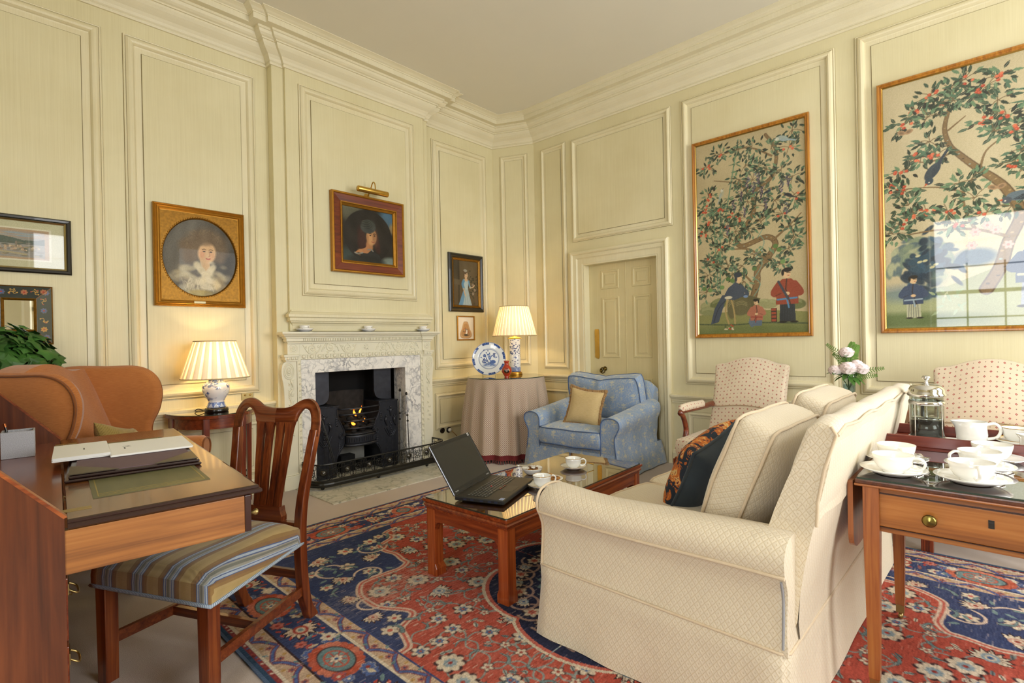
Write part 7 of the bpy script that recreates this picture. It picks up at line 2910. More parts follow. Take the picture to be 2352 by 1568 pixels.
# ---------------------------------------------------------------- Pembroke table with the coffee things
M_PT = wood('faded_mahogany', '6b3714', '9a5a26', 'b57b3e', .3, .3, 1)
M_PTZ = wood('faded_mahogany_upright', '6b3714', '96552a', 'ae7136', .32, .25, 2)
M_PTD = wood('dark_tabletop', '3a1a0e', '55280f', '6d3a1c', .25, .4, 0)
PX, PY, PZ = 2.10, .012, .752
PT = thing('drop_leaf_table', 'faded mahogany drop leaf table with one drawer behind the sofa, set with coffee things', 'table', (PX, PY, 0))
MB().box(0, .97, -.345, .345, PZ - .018, PZ).build('tabletop', M_PTD, PT, bevel=.005)
MB().box(-.002, .972, -.347, .347, PZ - .024, PZ - .016).build('top_moulding', M_PT, PT, bevel=.003)
MB().box(.03, .94, -.315, .315, PZ - .175, PZ - .02).build('frieze', M_PT, PT)
for s, nm in ((1, 'l'), (-1, 'r')):
    ol = [(.03, PZ - .012)] + [(.94, PZ - .012), (.94, PZ - .20)] + bez2([(.94, PZ - .20), (.9, PZ - .245), (.8, PZ - .262), (.2, PZ - .262), (.06, PZ - .245), (.03, PZ - .20)], 4)[1:]
    MB().prism(ol if s > 0 else ol, lambda u, v, d, s=s: (u - .02, s * (.352 + d), v), 0, .016).build('drop_leaf', M_PTZ, PT, bevel=.004)
dw = MB().box(.022, .032, -.288, .288, PZ - .155, PZ - .045).build('drawer', wood('figured_drawer_front', '7c4518', 'a4642a', 'bd8144', .28, .35, 1, .7), PT, bevel=.002)
mb = MB()
for y0, y1, z0, z1 in ((-.29, .29, PZ - .045, PZ - .0425), (-.29, .29, PZ - .1575, PZ - .155), (-.29, -.288, PZ - .157, PZ - .043), (.288, .29, PZ - .157, PZ - .043)):
    mb.box(.019, .033, y0, y1, z0, z1)
mb.build('cockbead', plain('dark_bead', '3a1d0d', .4), dw)
for y in (.145, -.145):
    mb = MB().lathe([(0, 0), (.009, 0), (.008, .008), (.012, .014), (.019, .02), (.0195, .026), (.014, .031), (0, .033)], 28)
    mb.mapped(lambda p, y=y: (.022 - p.z, y + p.x, PZ - .103 + p.y))
    mb.build('knob', metal('antique_brass_knob', '8f8148', .28), dw)
mb = MB().box(.0205, .0225, -.007, .007, PZ - .10, PZ - .075).box(.0195, .021, -.004, .004, PZ - .094, PZ - .082)
mb.build('keyhole', M_BLACK, dw)
for x, s in ((.026, 1), (.026, -1), (.68, 1), (.68, -1)):
    P = []
    for z, h in ((.045, .0135), (.07, .0135), (.075, .016), (PZ - .19, .023), (PZ - .02, .023)):
        P.append([(x - h, s * .30 - h, z), (x + h, s * .30 - h, z), (x + h, s * .30 + h, z), (x - h, s * .30 + h, z)])
    lg = MB().grid(P, cv=True, smooth=False).build('leg', M_PTZ, PT, bevel=.001)
    mb = MB().box(x - .014, x + .014, s * .30 - .014, s * .30 + .014, .038, .072)
    w = MB().lathe([(0, -.008), (.014, -.008), (.0165, -.004), (.0165, .004), (.014, .008), (0, .008)], 18).mapped(lambda p, x=x, s=s: (x + .012 + p.x, s * .30 + p.z, .0165 + p.y))
    mb.tube([(x, s * .30, .04), (x + .012, s * .30, .017)], .007, 8)
    mb.build('castor_cup', M_OLDBRASS, lg)
    w.build('castor_wheel', M_OLDBRASS, lg)
glass_top('table_glass', 'sheet of glass on the near half of the drop leaf table', rrect(.0, .62, -.34, .34, .006), PZ + .0003, PZ + .0063, (PX, PY, 0))
GZ = PZ + .0065
CW_, SW_ = 'white breakfast cups on the drop leaf table', 'white saucers on the drop leaf table'
spots = [('at the table corner nearest the sofa', 2.215, .262, -100), ('along the sofa side, just before the tray', 2.415, .275, -160),
         ('at the front above the drawer keyhole', 2.235, .058, -165), ('second in the right hand row', 2.455, .042, 120), ('third in the right hand row, touching the tray', 2.67, .010, 150)]
for k, (lab, x, y, a) in enumerate(spots):
    cup_and_saucer('plain white breakfast cup ' + lab, 'plain white saucer under the breakfast cup ' + lab, (x, y, GZ if x < 2.66 else PZ), math.radians(a), .0605, .062, .098, False, CW_, SW_, True)
sp = [(2.292, .018, -38, 'silver spoon on the saucer beside the drawer keyhole'), (2.465, .205, 20, 'silver spoon on the saucer just in front of the tray, sofa side'), (2.515, -.005, -42, 'silver spoon on the second saucer of the right hand row'), (2.292, .222, -30, 'silver spoon on the saucer nearest the sofa back')]
for x, y, a, lab in sp:
    spoon(lab, (x, y, GZ + .020), math.radians(a), .125, .08, None, 'silver coffee spoons')

# tray
TRX0, TRX1, TRY0, TRY1 = 2.765, 3.13, -.36, .372
TR = thing('tray', 'low sided mahogany butler tray holding the coffee pot and jugs', 'tray', (0, 0, PZ))
M_TRAY = wood('red_mahogany_tray', '45160c', '702a18', '8a3c22', .35, .2, 1)
MB().box(TRX0, TRX1, TRY0, TRY1, .001, .012).build('base', M_TRAY, TR)
for a in ((TRX0, TRX0 + .012, TRY0, TRY1), (TRX1 - .012, TRX1, TRY0, TRY1)):
    MB().box(*a, .012, .058).build('side', M_TRAY, TR, bevel=.003)
for y in (TRY0, TRY1 - .012):
    pts = [(TRX0, .012), (TRX0, .058)] + bez2([(TRX0 + .02, .06), (TRX0 + .08, .075), (TRX0 + .12, .112), (TRX0 + .18, .118), (TRX0 + .245, .112), (TRX0 + .285, .075), (TRX1 - .02, .06)], 4) + [(TRX1, .058), (TRX1, .012)]
    e = MB().prism(pts, lambda u, v, d, y=y: (u, y + d, v), 0, .012).build('end', M_TRAY, TR, bevel=.002)
    MB().box(TRX0 + .135, TRX0 + .23, y - .001, y + .013, .075, .092).build('hand_hole', M_BLACK, e)
tag(MB().box(2.80, 3.09, -.10, .30, PZ + .0125, PZ + .0137).build('napkin', M_PAPER), 'white paper napkin spread on the tray under the coffee pot', 'napkin')
ZTR = PZ + .014
# cafetiere
CF = thing('cafetiere', 'chrome and glass coffee press half full of coffee on the tray', 'coffee pot', (2.975, .225, ZTR), math.radians(12))
R_ = .064
GZ0 = .012
MB().lathe([(0, GZ0), (R_ * .9, GZ0), (R_ * .97, GZ0 + .008), (R_ * .97, .20), (R_ * 1.0, .21), (R_ * .985, .21), (R_ * .94, .2), (R_ * .94, GZ0 + .01), (0, GZ0 + .004)], 40).build('beaker', glass_sheet('beaker_glass', 'eef1ee', 1.45, 1.1), CF)
cof = MB().lathe([(0, GZ0 + .005), (R_ * .925, GZ0 + .006), (R_ * .93, .088), (0, .088)], 36).build('coffee', plain('black_coffee', '180c06', .1, coat=.6), CF)
mb = MB()
for z in (.012, .158):
    mb.lathe([(R_ * .985, z), (R_ * 1.03, z), (R_ * 1.03, z + (.018 if z > .1 else .006)), (R_ * .985, z + (.018 if z > .1 else .006))], 40)
for k in range(4):
    a = PI / 4 + k * PI / 2
    c_, s_ = math.cos(a), math.sin(a)
    x, y = R_ * 1.03 * c_, R_ * 1.03 * s_
    mb.tube([(x * 1.03, y * 1.03, 0), (x * 1.03, y * 1.03, .004), (x, y, .014), (x, y, .165)], .0055, 6, sq=.5)
mb.build('holder', M_CHROME, CF)
mb = MB().lathe([(R_ * 1.06, .196), (R_ * 1.10, .200), (R_ * 1.10, .207), (R_ * 1.03, .212), (R_ * 1.02, .225), (R_ * .9, .24), (R_ * .6, .249), (0, .253)], 44)
mb.build('lid', M_CHROME, CF)
mb = MB().lathe([(0, .25), (.010, .25), (.0065, .258), (.006, .266), (.014, .274), (.0165, .281), (.012, .287), (0, .289)], 24)
mb.build('plunger_knob', M_CHROME, CF)
mb = MB().tube([(0, 0, .10), (0, 0, .25)], .003, 8)
mb.lathe([(0, .094), (R_ * .9, .094), (R_ * .9, .10), (0, .102)], 32)
mb.build('plunger', M_CHROME, CF)
h = bez([(R_ * 1.03, 0, .165), (R_ * 1.5, 0, .172), (R_ * 1.75, 0, .13), (R_ * 1.65, 0, .07), (R_ * 1.3, 0, .04), (R_ * 1.04, 0, .045)], 5)
MB().tube(h, .0075, 8).build('handle', M_BLACK, CF)
# milk jug, gold rimmed cup, second jug with spoon
def jug(label, loc, rz, h, r):
    j = thing('milk_jug', label, 'jug', loc, rz)
    pr = [(0, .003), (r * .8, 0), (r * .82, .004), (r * .98, h * .15), (r * 1.03, h * .4), (r * .97, h * .75), (r * 1.0, h), (r * .97, h), (r * .93, h * .75), (r * .98, h * .4), (0, .008)]

    def lip(rr_, a, z):
        q = max(0, math.cos(a)) ** 14
        return rr_ * (1 + .42 * q * max(0, (z / h - .6) / .4))
    MB().lathe(pr, 64, ripple=lip).build('body', M_CHINA, j)
    hh = bez([(-r * .95, 0, h * .86), (-r * 1.5, 0, h * .92), (-r * 1.85, 0, h * .65), (-r * 1.6, 0, h * .3), (-r * .98, 0, h * .2)], 5)
    MB().tube(hh, .006, 8, sq=1.4).build('handle', M_CHINA, j)
    return j


jug('white china milk jug beside the coffee pot on the tray', (3.0, .075, ZTR), math.radians(105), .093, .052)
jug('second small white jug holding a spoon at the right edge of the tray', (2.84, -.115, ZTR), math.radians(60), .075, .045)
spoon('long handled silver spoon standing in the second jug', (2.865, -.135, ZTR + .085), math.radians(-50), .14, -1.0, None, None)
cup_and_saucer('white cup with gold rim on the tray behind the jugs', 'white saucer with gold rim under the cup on the tray', (3.045, -.075, ZTR), math.radians(200), .057, .064, .082, True)

# ---------------------------------------------------------------- lamp table by the wall with the flowers
ST_ = thing('side_table', 'small mahogany table with glass top against the wall between the two open armchairs', 'table', (4.36, .665, 0))
SZ = .738
MB().box(-.28, .28, -.25, .25, SZ - .02, SZ).build('tabletop', M_MAHOG, ST_, bevel=.004)
fr = MB().box(-.265, .265, -.235, .235, SZ - .10, SZ - .02).build('frieze', M_MAHOGY, ST_)
for x in (-.25, .25):
    for y in (-.22, .22):
        P = [[(x - h, y - h, z), (x + h, y - h, z), (x + h, y + h, z), (x - h, y + h, z)] for z, h in ((0, .014), (SZ - .1, .02), (SZ - .02, .02))]
        MB().grid(P, cv=True, smooth=False).build('leg', M_MAHOGZ, ST_)
glass_top('table_glass', 'sheet of glass on the small mahogany table with the flowers', rrect(-.278, .278, -.248, .248, .008), SZ + .0003, SZ + .0063, (4.36, .665, 0))
VX, VY, VZ = 4.24, .742, SZ + .0065
VA = thing('glass_vase', 'tall clear glass vase of pale pink roses behind the sofa', 'vase', (VX, VY, VZ))
MB().lathe([(0, .0), (.034, 0), (.036, .006), (.034, .02), (.038, .1), (.044, .2), (.05, .232), (.0485, .232), (.041, .2), (.035, .1), (.03, .024), (0, .02)], 36).build('glass', glass_sheet('vase_glass', 'eef4f4', 1.45, 1.3), VA)
MB().lathe([(0, .022), (.029, .026), (.034, .1), (.037, .15), (0, .15)], 28).build('water', glass_sheet('water', 'dbe6ea', 1.33, 1.0), VA)
M_STEM = plain('stem_green', '3c6a2a', .6, var=.2)
M_LEAFR = plain('rose_leaf', '4c7a2c', .5, var=.3, scale=40)
M_FERN = plain('fern_green', '6f9a3c', .6, var=.25, scale=40)
M_ROSE = plain('pale_pink_petal', 'f8e9e6', .7, var=.05, scale=25)


def leafblade(mb, p, d, L, w, up_=Vector((0, 0, 1)), droop=.3):
    d = Vector(d).normalized()
    s = d.cross(up_)
    s = s.normalized() if s.length > .05 else Vector((1, 0, 0))
    n = s.cross(d).normalized()
    P = []
    for k in range(6):
        q = k / 5
        c = Vector(p) + d * (L * q) - Vector((0, 0, 1)) * (droop * L * q * q)
        h = w * .5 * math.sin(PI * (q * .92 + .04)) ** .8
        P.append([tuple(c + s * h + n * (h * .25)), tuple(c), tuple(c - s * h + n * (h * .25))])
    mb.grid(P)


rr = random.Random(17)
heads = [((-.005, -.035, .345), .047), ((.01, .035, .385 - .05 + .02), .0), ((-.02, .0, .265), .058), ((.0, -.075, .262), .048), ((-.03, .075, .25), .045), ((.01, -.045, .29), .042)]
for k, (p, r_) in enumerate(heads):
    if r_ == 0:
        continue
    if k == 0:
        p = (.0, .012, .375)
    lab = ['pale pink rose standing highest above the glass vase', '', 'large pale pink rose at the middle front of the glass vase', 'pale pink rose at the right of the glass vase', 'pinker rose at the left of the glass vase', 'pale pink rose between the middle and right roses of the vase'][k]
    rs = thing('rose', lab, 'flower', (VX, VY, VZ), 0, 'roses in the glass vase')
    mb = MB()
    NP = 34
    for q in range(NP):
        zc = 1 - 1.45 * (q + .5) / NP
        a = q * 2.39996
        rxy = math.sqrt(max(0, 1 - zc * zc))
        d = Vector((rxy * math.cos(a), rxy * math.sin(a), zc))
        e1 = Vector((-math.sin(a), math.cos(a), 0))
        e2 = d.cross(e1)
        R0 = 1.12 * r_ * (.62 + .30 * (q / NP))
        sz = 1.12 * r_ * (.34 + .30 * (q / NP))
        P = []
        for i in range(6):
            u = i / 5
            row = []
            for j in range(6):
                v = -1 + 2 * j / 5
                wv = math.sin(PI * (.18 + .60 * u)) * (1 - .12 * abs(v) * u)
                lift = .30 * u * u + .06 * math.sin(5 * v + q) * u - .16 * v * v
                pt = Vector(p) + d * (R0 * (.82 + lift * .55)) - e2 * (sz * (1.25 * u - .6)) * (-1) + e1 * (sz * v * wv)
                row.append(tuple(pt))
            P.append(row)
        mb.grid(P)
    mb.ball(p, r_ * .62, None, None, 14, 10)
    mb.build('petals', M_ROSE, rs)
    MB().tube(bez([(p[0], p[1], p[2] - r_ * .4), (p[0] * .5, p[1] * .5, .2), (p[0] * -.3, p[1] * -.3, .06)], 4), .0028, 6).build('stem', M_STEM, rs)
    mb = MB()
    for q in range(4):
        a = rr.uniform(0, 6.28)
        b = Vector((p[0], p[1], p[2] - r_ * .5))
        leafblade(mb, b, (math.cos(a), math.sin(a), .2), .06, .032)
    mb.build('leaf', M_LEAFR, rs)
FN = thing('fern_sprays', 'feathery green fern sprays among the roses in the glass vase', 'foliage', (VX, VY, VZ))
for k, (tip, n) in enumerate((((.03, .135, .43), 16), ((.05, .10, .36), 12), ((-.02, -.20, .27), 14), ((.0, -.16, .22), 10), ((.02, -.05, .42), 12), ((.03, -.02, .44), 10), ((.04, .02, .40), 9))):
    P = bez([(0, 0, .18), (tip[0] * .3, tip[1] * .35, .18 + (tip[2] - .18) * .65), tip], 10)
    mb = MB().tube(P, .0016, 5)
    for i in range(6, len(P), 1):
        d = (P[i] - P[i - 1]).normalized()
        s = d.cross(Vector((1, 0, .1))).normalized()
        L = .038 * (1 - (i - 6) / (len(P) - 5)) + .008
        for sg in (1, -1):
            leafblade(mb, P[i], s * sg + d * .5, L * (1.2 if k > 3 else .9), .012 if k > 3 else .006, Vector((1, 0, 0)), .1)
    mb.build('frond', M_FERN, FN)
mb = MB()
for q in range(16):
    a = rr.uniform(0, 6.28)
    leafblade(mb, (.03 * math.cos(a), .03 * math.sin(a), rr.uniform(.19, .23)), (math.cos(a), math.sin(a), rr.uniform(-.5, .3)), rr.uniform(.05, .075), .034)
mb.build('leaves', M_LEAFR, FN)

# ---------------------------------------------------------------- plant on a stand behind the wing chair
PSX, PSY = .27, 4.40
t = thing('plant_stand', 'plain wooden stand carrying the leafy plant behind the wing chair', 'stand', (PSX, PSY, 0))
MB().lathe([(0, 0), (.11, 0), (.11, .02), (.03, .05), (.03, .80), (.11, .83), (.11, .85), (0, .85)], 24).build('pedestal', M_MAHOGZ, t)
IV = thing('ivy_plant', 'bushy dark green leafy pot plant behind the orange wing chair', 'plant', (PSX, PSY, .851))
MB().lathe([(0, .0), (.08, 0), (.11, .16), (.115, .16), (.115, .18), (.10, .18), (.095, .15), (0, .15)], 28).build('pot', plain('terracotta', '9a5a3a', .8), IV)
mb, st = MB(), MB()
rr = random.Random(23)
for k in range(620):
    a = rr.uniform(0, 2 * PI)
    e = math.acos(1 - 1.35 * rr.random())
    R = .28 * rr.uniform(.5, 1.0)
    d = Vector((math.sin(e) * math.cos(a), math.sin(e) * math.sin(a), math.cos(e) * 1.0))
    p = Vector((-.07, 0, .25)) + Vector((d.x * R * 1.0, d.y * R * .85, d.z * R * 1.12))
    L = rr.uniform(.06, .10)
    n = (d + Vector((rr.uniform(-.6, .6), rr.uniform(-.6, .6), rr.uniform(-.1, .7)))).normalized()
    dd = Vector((rr.uniform(-.8, .8), rr.uniform(-.8, .8), rr.uniform(-1, -.1)))
    dd = (dd - n * dd.dot(n)).normalized()
    s = dd.cross(n).normalized()
    # five pointed leaf
    ol = [(0, 0), (.10, .34), (.0, .58), (.30, .50), (.52, .62), (.60, .32), (.92, 0), (.60, -.32), (.52, -.62), (.30, -.50), (.0, -.58), (.10, -.34)]
    pts = [tuple(p + dd * (L * u) + s * (L * v) - n * (L * .25 * (u * u + v * v * .8))) for u, v in ol]
    ctr_ = tuple(p + dd * (L * .36) + n * (L * .04))
    mb.add(pts + [ctr_], [[q, (q + 1) % 12, 12] for q in range(12)])
    if k % 12 == 0:
        st.tube([(0, 0, .15), tuple(p * .5 + Vector((0, 0, .12))), tuple(p)], .003, 5)
t = NT('ivy_leaf')
n1 = t.noise(t.coord(), 9, 3)
t.set(base=t.ramp(n1, [(.3, '24481a'), (.55, '3f6c2c'), (.75, '5f8c3c')]), rough=.45, spec=.4)
mb.build('leaves', t.m, IV)
st.build('stems', M_STEM, IV)
# ---------------------------------------------------------------- the carpet: one quarter is drawn, then mirrored both ways
RX0, RX1, RY0, RY1 = .772, 3.722, -.855, 3.457
RW, RH = RX1 - RX0, RY1 - RY0
cv = Canvas(RW / 2, RH / 2, .0046, 'a64234')
# quarter coordinates: u from the left edge inwards, v from the near edge inwards (the drawn quarter is mirrored, so v also counts from the far edge)
w, h = cv.w, cv.h
rr = random.Random(77)
RED, NAVY, CRM, TEAL, ROSE, GOLD, LINE = 'a64234', '28355c', 'cdc0a8', '5f7a7c', 'b9584a', 'b08a4e', '2a1c20'
RO = ['a64234', '9b3a2c', 'b04c3c']


def rosette(x, y, r, cols=(CRM, '4e6a86', CRM), n=8, line=LINE):
    cv.flower(x, y, r * 1.12, n, line, line)
    cv.flower(x, y, r, n, cols[0], cols[1], None, .2)
    cv.flower(x, y, r * .5, n, cols[1], cols[2], None, .5)
    cv.ell(x, y, r * .16, r * .16, '8f2f28')


def palmette(x, y, r, ang, cols=(CRM, '7d95a0', '31507c')):
    c, s = math.cos(ang), math.sin(ang)
    for k in range(9):
        a = ang + (k - 4) * .42
        L = r * (1.25 - .07 * abs(k - 4))
        cv.leaf(x - c * r * .2, y - s * r * .2, L * 1.12, a, r * .48, LINE)
    for k in range(9):
        a = ang + (k - 4) * .42
        L = r * (1.2 - .07 * abs(k - 4))
        cv.leaf(x - c * r * .2, y - s * r * .2, L, a, r * .36, cols[0])
        cv.line([(x, y), (x + L * .7 * math.cos(a), y + L * .7 * math.sin(a))], .004, '6b4a40', .8, False)
    cv.ell(x, y, r * .5, r * .42, cols[1], ang)
    cv.ell(x, y, r * .32, r * .26, cols[0], ang)
    cv.ell(x, y, r * .18, r * .15, cols[2], ang)


def saz(x, y, L, a, col=TEAL):
    P = [(x, y), (x + L * .5 * math.cos(a + .5), y + L * .5 * math.sin(a + .5)), (x + L * math.cos(a), y + L * math.sin(a))]
    cv.line(P, L * .26, LINE, .8, True, .25)
    cv.line(P, L * .20, col, 1, True, .2)
    for k in range(4):
        q = .2 + .2 * k
        cv.leaf(x + L * q * math.cos(a + .3), y + L * q * math.sin(a + .3), L * .22, a + 1.2, L * .1, col)


def vine(P, wd=.008, col=TEAL):
    cv.line(P, wd, col)


# ---- red field strewn with flowers
for k in range(170):
    cv.ell(rr.uniform(0, w), rr.uniform(0, h), rr.uniform(.03, .1), rr.uniform(.008, .02), rr.choice(RO), rr.uniform(-.2, .2), .7, .8)
placed = []
for k in range(1600):
    x, y = rr.uniform(.46, w + .03), rr.uniform(.5, h + .03)
    r = rr.choice([.066, .056, .045, .038, .03, .026, .026])
    if all(math.hypot(x - a, y - b) > r + c + .016 for a, b, c in placed):
        placed.append((x, y, r))
for i, (x, y, r) in enumerate(placed):
    near = sorted(placed, key=lambda q: math.hypot(q[0] - x, q[1] - y))[1:3]
    for a, b, c in near:
        vine([(x, y), ((x + a) / 2 + (y - b) * .25, (y + b) / 2 + (a - x) * .25), (a, b)], .007, '7a8a86')
for i, (x, y, r) in enumerate(placed):
    if r > .06:
        palmette(x, y, r, rr.uniform(0, 6.3))
    elif r > .05:
        rosette(x, y, r, (CRM, '7f96a0', '31507c'))
    elif r > .035:
        rosette(x, y, r, (CRM, '3d5a86', CRM), 6)
    else:
        if rr.random() < .45:
            saz(x, y, r * 2.4, rr.uniform(0, 6.3))
        else:
            cv.flower(x, y, r * 1.0, 5, LINE, LINE)
            cv.flower(x, y, r * .82, 5, CRM, '8f3a30')
for k in range(420):
    x, y = rr.uniform(.46, w), rr.uniform(.5, h)
    if all(math.hypot(x - a, y - b) > c + .008 for a, b, c in placed):
        cv.leaf(x, y, .042, rr.uniform(0, 6.3), .018, rr.choice([TEAL, CRM, '8fa39c']), LINE)

# ---- medallion in the middle (a quarter of it), lobed
ctr = (w, h)


def med(rad, lob):
    P = [ctr]
    for k in range(49):
        a = PI + PI / 2 * k / 48
        R = rad * (1 + .10 * abs(math.cos(lob * a)) ** .6 - .05)
        P.append((ctr[0] + R * .98 * math.cos(a), ctr[1] + R * 1.18 * math.sin(a)))
    return P


for rad, col in ((.66, CRM), (.645, ROSE), (.628, '161d38')):
    cv.poly(med(rad, 4), col)
for k in range(9):
    a = PI + PI / 2 * (k + .5) / 9
    x, y = ctr[0] + .52 * math.cos(a), ctr[1] + .61 * math.sin(a)
    cv.line([(x + .07 * math.cos(a + 1.9 + q * .55), y + .07 * math.sin(a + 1.9 + q * .55)) for q in range(9)], .012, '9c7f72')
    if k % 2:
        palmette(x, y, .05, a)
    else:
        rosette(x, y, .042, (CRM, ROSE, CRM), 6)
    saz(ctr[0] + .42 * math.cos(a + .1), ctr[1] + .5 * math.sin(a + .1), .1, a + 1.5)
cv.poly(med(.34, 4), CRM)
cv.poly(med(.325, 4), RED)
for k in range(5):
    a = PI + PI / 2 * (k + .5) / 5
    palmette(ctr[0] + .22 * math.cos(a), ctr[1] + .25 * math.sin(a), .055, a)

# ---- navy spandrel in the corner with a scalloped edge
I0 = .425
edge = [(1.20, .50), (1.12, .53), (1.115, .62), (1.03, .66), (.975, .685), (.96, .78), (.975, .86), (.955, .96), (.948, 1.01), (.88, 1.045), (.80, 1.04), (.70, 1.035), (.635, 1.05), (.575, 1.14), (.56, 1.24), (.57, 1.33), (.64, 1.45), (.625, 1.505), (.535, 1.55), (.50, 1.63), (.47, 1.69), (.414, 1.70)]
cv.poly([(.40, .40)] + [(1.24, .40)] + bez2(edge, 5), NAVY)
cv.line(edge, .034, 'c8ad98')
cv.line(edge, .010, ROSE)
for x, y, r, t_ in ((.62, .62, .07, 0), (.80, .60, .05, 1), (.98, .58, .045, 1), (.86, .80, .062, 0), (.70, .80, .045, 1), (.60, .93, .06, 0), (.75, .95, .04, 1), (.52, 1.15, .05, 0), (.52, .75, .04, 1), (.50, 1.38, .05, 0), (.56, 1.46, .035, 1), (.49, 1.53, .04, 1), (.50, .95, .035, 1), (1.06, .55, .035, 1), (.93, .68, .035, 1)):
    if t_:
        cv.flower(x, y, r, 6, CRM, ROSE, LINE)
        saz(x + .03, y + .05, .09, rr.uniform(0, 6.3))
    else:
        palmette(x, y, r, rr.uniform(0, 6.3), (CRM, 'b98a78', '8f3a30'))
for x, y, r, a0, tr in ((.93, .66, .10, .5, 1.5), (.74, .97, .085, 3.5, 1.5), (.62, .78, .10, 2.0, 1.3), (.56, 1.25, .075, 1.0, 1.3)):
    cv.line([(x + r * (1 - .45 * q / 16) * math.cos(a0 + tr * PI * q / 16), y + r * (1 - .45 * q / 16) * math.sin(a0 + tr * PI * q / 16)) for q in range(17)], .011, 'cdb6a2')
for k in range(24):
    x, y = rr.uniform(.45, .95), rr.uniform(.52, .98)
    cv.leaf(x, y, .055, rr.uniform(0, 6.3), .02, TEAL)

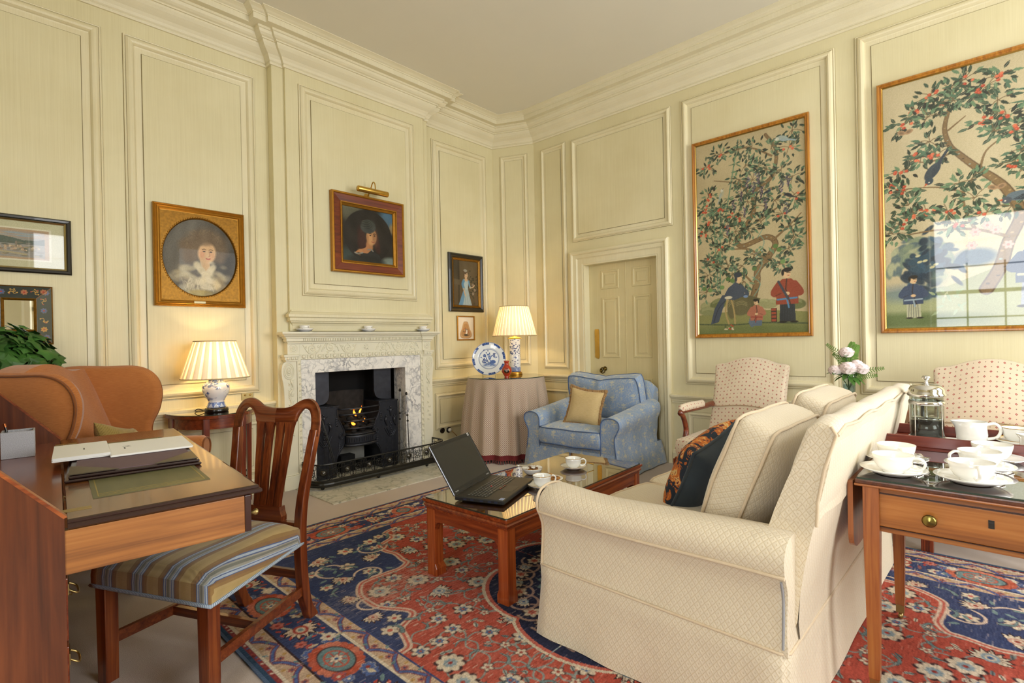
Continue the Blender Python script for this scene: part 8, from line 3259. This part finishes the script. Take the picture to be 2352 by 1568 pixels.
# ---- borders, both along v (left edge) and along u (end edge); T maps run-along, in-from-edge to u, v
for side in (0, 1):
    Lr = h if side == 0 else w
    T = (lambda s, d: (d, s)) if side == 0 else (lambda s, d: (s, d))
    clip0 = 0.0

    def band(d0, d1, col):
        a, b = (T(d0, d0), T(d1, d1))
        cv.poly([T(d0, d0), T(Lr + .02, d0), T(Lr + .02, d1), T(d1, d1)], col)
    band(0, .018, '24405c')
    band(.018, .036, '7d2e30')
    band(.036, .050, CRM)
    band(.05, .125, 'b79c80')
    band(.125, .135, LINE)
    band(.135, .335, NAVY)
    band(.335, .345, CRM)
    band(.345, .415, 'b79c80')
    band(.415, .425, '2c3a66')
    for d0, d1 in ((.05, .125), (.345, .415)):
        dm, wd = (d0 + d1) / 2, d1 - d0
        n = int(Lr / .105)
        for k in range(n + 1):
            s = .06 + k * .105
            if s < d0:
                continue
            sg = 1 if k % 2 else -1
            A, B_ = T(s - .045, dm - sg * wd * .38), T(s + .045, dm + sg * wd * .38)
            M1 = T(s, dm)
            cv.line([A, T(s - .015, dm + sg * wd * .02), B_], .020, '6f2a34')
            cv.line([A, T(s - .015, dm + sg * wd * .02), B_], .012, '41578c')
            q = T(s + .052, dm)
            cv.flower(q[0], q[1], .017, 6, '8f4a42', '2a2f52', CRM)
            q = T(s, dm + sg * wd * .33)
            cv.leaf(q[0], q[1], .03, rr.uniform(0, 6.3), .015, TEAL)
            q = T(s + .03, dm - sg * wd * .33)
            cv.ell(q[0], q[1], .009, .009, GOLD)
    for k in range(int(Lr / .03)):
        q = T(.03 + k * .03, .027)
        cv.ell(q[0], q[1], .008, .005, rr.choice([CRM, '8f3a30', '41578c']), rr.uniform(0, 3))
    # main border: big cartouches, flowers and a running vine
    s = .30 if side == 0 else .28
    k = 0
    Pv = []
    ss = .12
    while ss < Lr + .1:
        Pv.append(T(ss, .235 + .062 * math.sin(ss * 2 * PI / .62)))
        ss += .05
    cv.line(Pv, .012, 'b9ab8e')
    while s < Lr + .25:
        x, y = T(s, .235)
        if k % 2 == 0:
            for q in range(20):
                a = 2 * PI * q / 20
                ex, ey = T(s + .115 * math.cos(a), .235 + .078 * math.sin(a))
                cv.ell(ex, ey, .022, .022, rr.choice(['b3543f', 'a8452f', 'bf6a52']))
            A_, B_ = (.10, .066)
            cv.ell(x, y, A_ if side else B_, B_ if side else A_, LINE)
            cv.ell(x, y, (A_ if side else B_) * .95, (B_ if side else A_) * .93, '5d7c7e')
            cv.ell(x, y, (A_ if side else B_) * .68, (B_ if side else A_) * .66, 'b5513f')
            cv.ell(x, y, (A_ if side else B_) * .58, (B_ if side else A_) * .56, '6f8a86')
            for q in range(8):
                a = 2 * PI * q / 8
                cv.line([(x, y), (x + .05 * math.cos(a), y + .05 * math.sin(a))], .006, 'a83e34', 1, False)
            cv.flower(x, y, .026, 6, CRM, '31507c', '8f2f28')
        else:
            palmette(x, y, .075, (0 if side else PI / 2) + (PI if k % 4 == 1 else 0), ('cdb79a', '9c3a30', '5f7a7c'))
            for q in range(12):
                a = 2 * PI * q / 12
                ex, ey = T(s + .09 * math.cos(a), .235 + .075 * math.sin(a))
                cv.leaf(ex, ey, .03, a, .014, 'a83a30')
        for ds, dd, r in ((.17, .05, .034), (.20, -.055, .03), (-.17, .055, .03), (.15, -.03, .02), (-.2, -.05, .026)):
            q = T(s + ds, .235 + dd)
            cv.flower(q[0], q[1], r, 7, rr.choice(['b56055', '41578c', 'a8453a', CRM]), rr.choice([CRM, '8f2f28']), rr.choice([CRM, LINE, '41578c']))
        for q in range(6):
            p = T(s + rr.uniform(-.25, .25), .235 + rr.uniform(-.08, .08))
            if math.hypot(p[0] - x, p[1] - y) > .1:
                cv.leaf(p[0], p[1], .05, rr.uniform(0, 6.3), .018, rr.choice([TEAL, 'b9ab8e', '7a4a46']))
        s += .31
        k += 1
q = cv.a
full = np.concatenate([q, q[:, -2::-1]], 1)
full = np.concatenate([full, full[-2::-1]], 0)
RG = Canvas(RW, RH, .0046, '000000')
RG.a = full.astype(np.float32)
RG.ny, RG.nx = full.shape[:2]
# wear: pale threadbare patches in front of the sofa, woven streaks
rg = np.random.RandomState(4)
X, Y = np.meshgrid(np.linspace(0, RW, RG.nx), np.linspace(0, RH, RG.ny))
streak = np.repeat(rg.normal(0, 1, (RG.ny, RG.nx // 6 + 1)), 6, 1)[:, :RG.nx]
spk = rg.normal(0, 1, (RG.ny, RG.nx))
wear = np.zeros_like(X)
for x, y, a, b, k in ((.72, 3.12, .30, .11, .9), (.95, 2.85, .35, .25, .25), (.62, 2.4, .2, .4, .22), (2.6, .9, .5, .5, .15)):
    wear += k * np.exp(-((X - x) / a) ** 2 - ((Y - y) / b) ** 2)
m = np.clip(wear * (.45 + .35 * streak) + np.clip(streak - 1.5, 0, 1) * .45 + .05, 0, .75)[..., None]
RG.a = RG.a * (1 - m) + np.array([.66, .58, .52]) * m
RG.a = RG.a * .88 + np.array([.50, .44, .42]) * .12
RG.a = np.clip(RG.a * (1 + .05 * streak[..., None] + .05 * spk[..., None]), 0, 1)
RGT = thing('rug', 'large old red and navy Persian rug with a lobed medallion and flower border', 'rug', ((RX0 + RX1) / 2, (RY0 + RY1) / 2, 0))
RG.build('pile', vcol('wool_pile', .95, spec=.05), RGT, upright=False, loc=(0, 0, .0085))
mb = MB()
for x0, x1, y0, y1 in ((-RW / 2 - .012, -RW / 2 + .002, -RH / 2, RH / 2), (RW / 2 - .002, RW / 2 + .012, -RH / 2, RH / 2), (-RW / 2, RW / 2, -RH / 2 - .006, -RH / 2 + .002), (-RW / 2, RW / 2, RH / 2 - .002, RH / 2 + .006)):
    mb.box(x0, x1, y0, y1, .0005, .008)
mb.build('overcast_edge', weave('blue_wool_overcasting', '34567a', '223a56', 900, .95, .6), RGT)
bpy.context.view_layer.update()
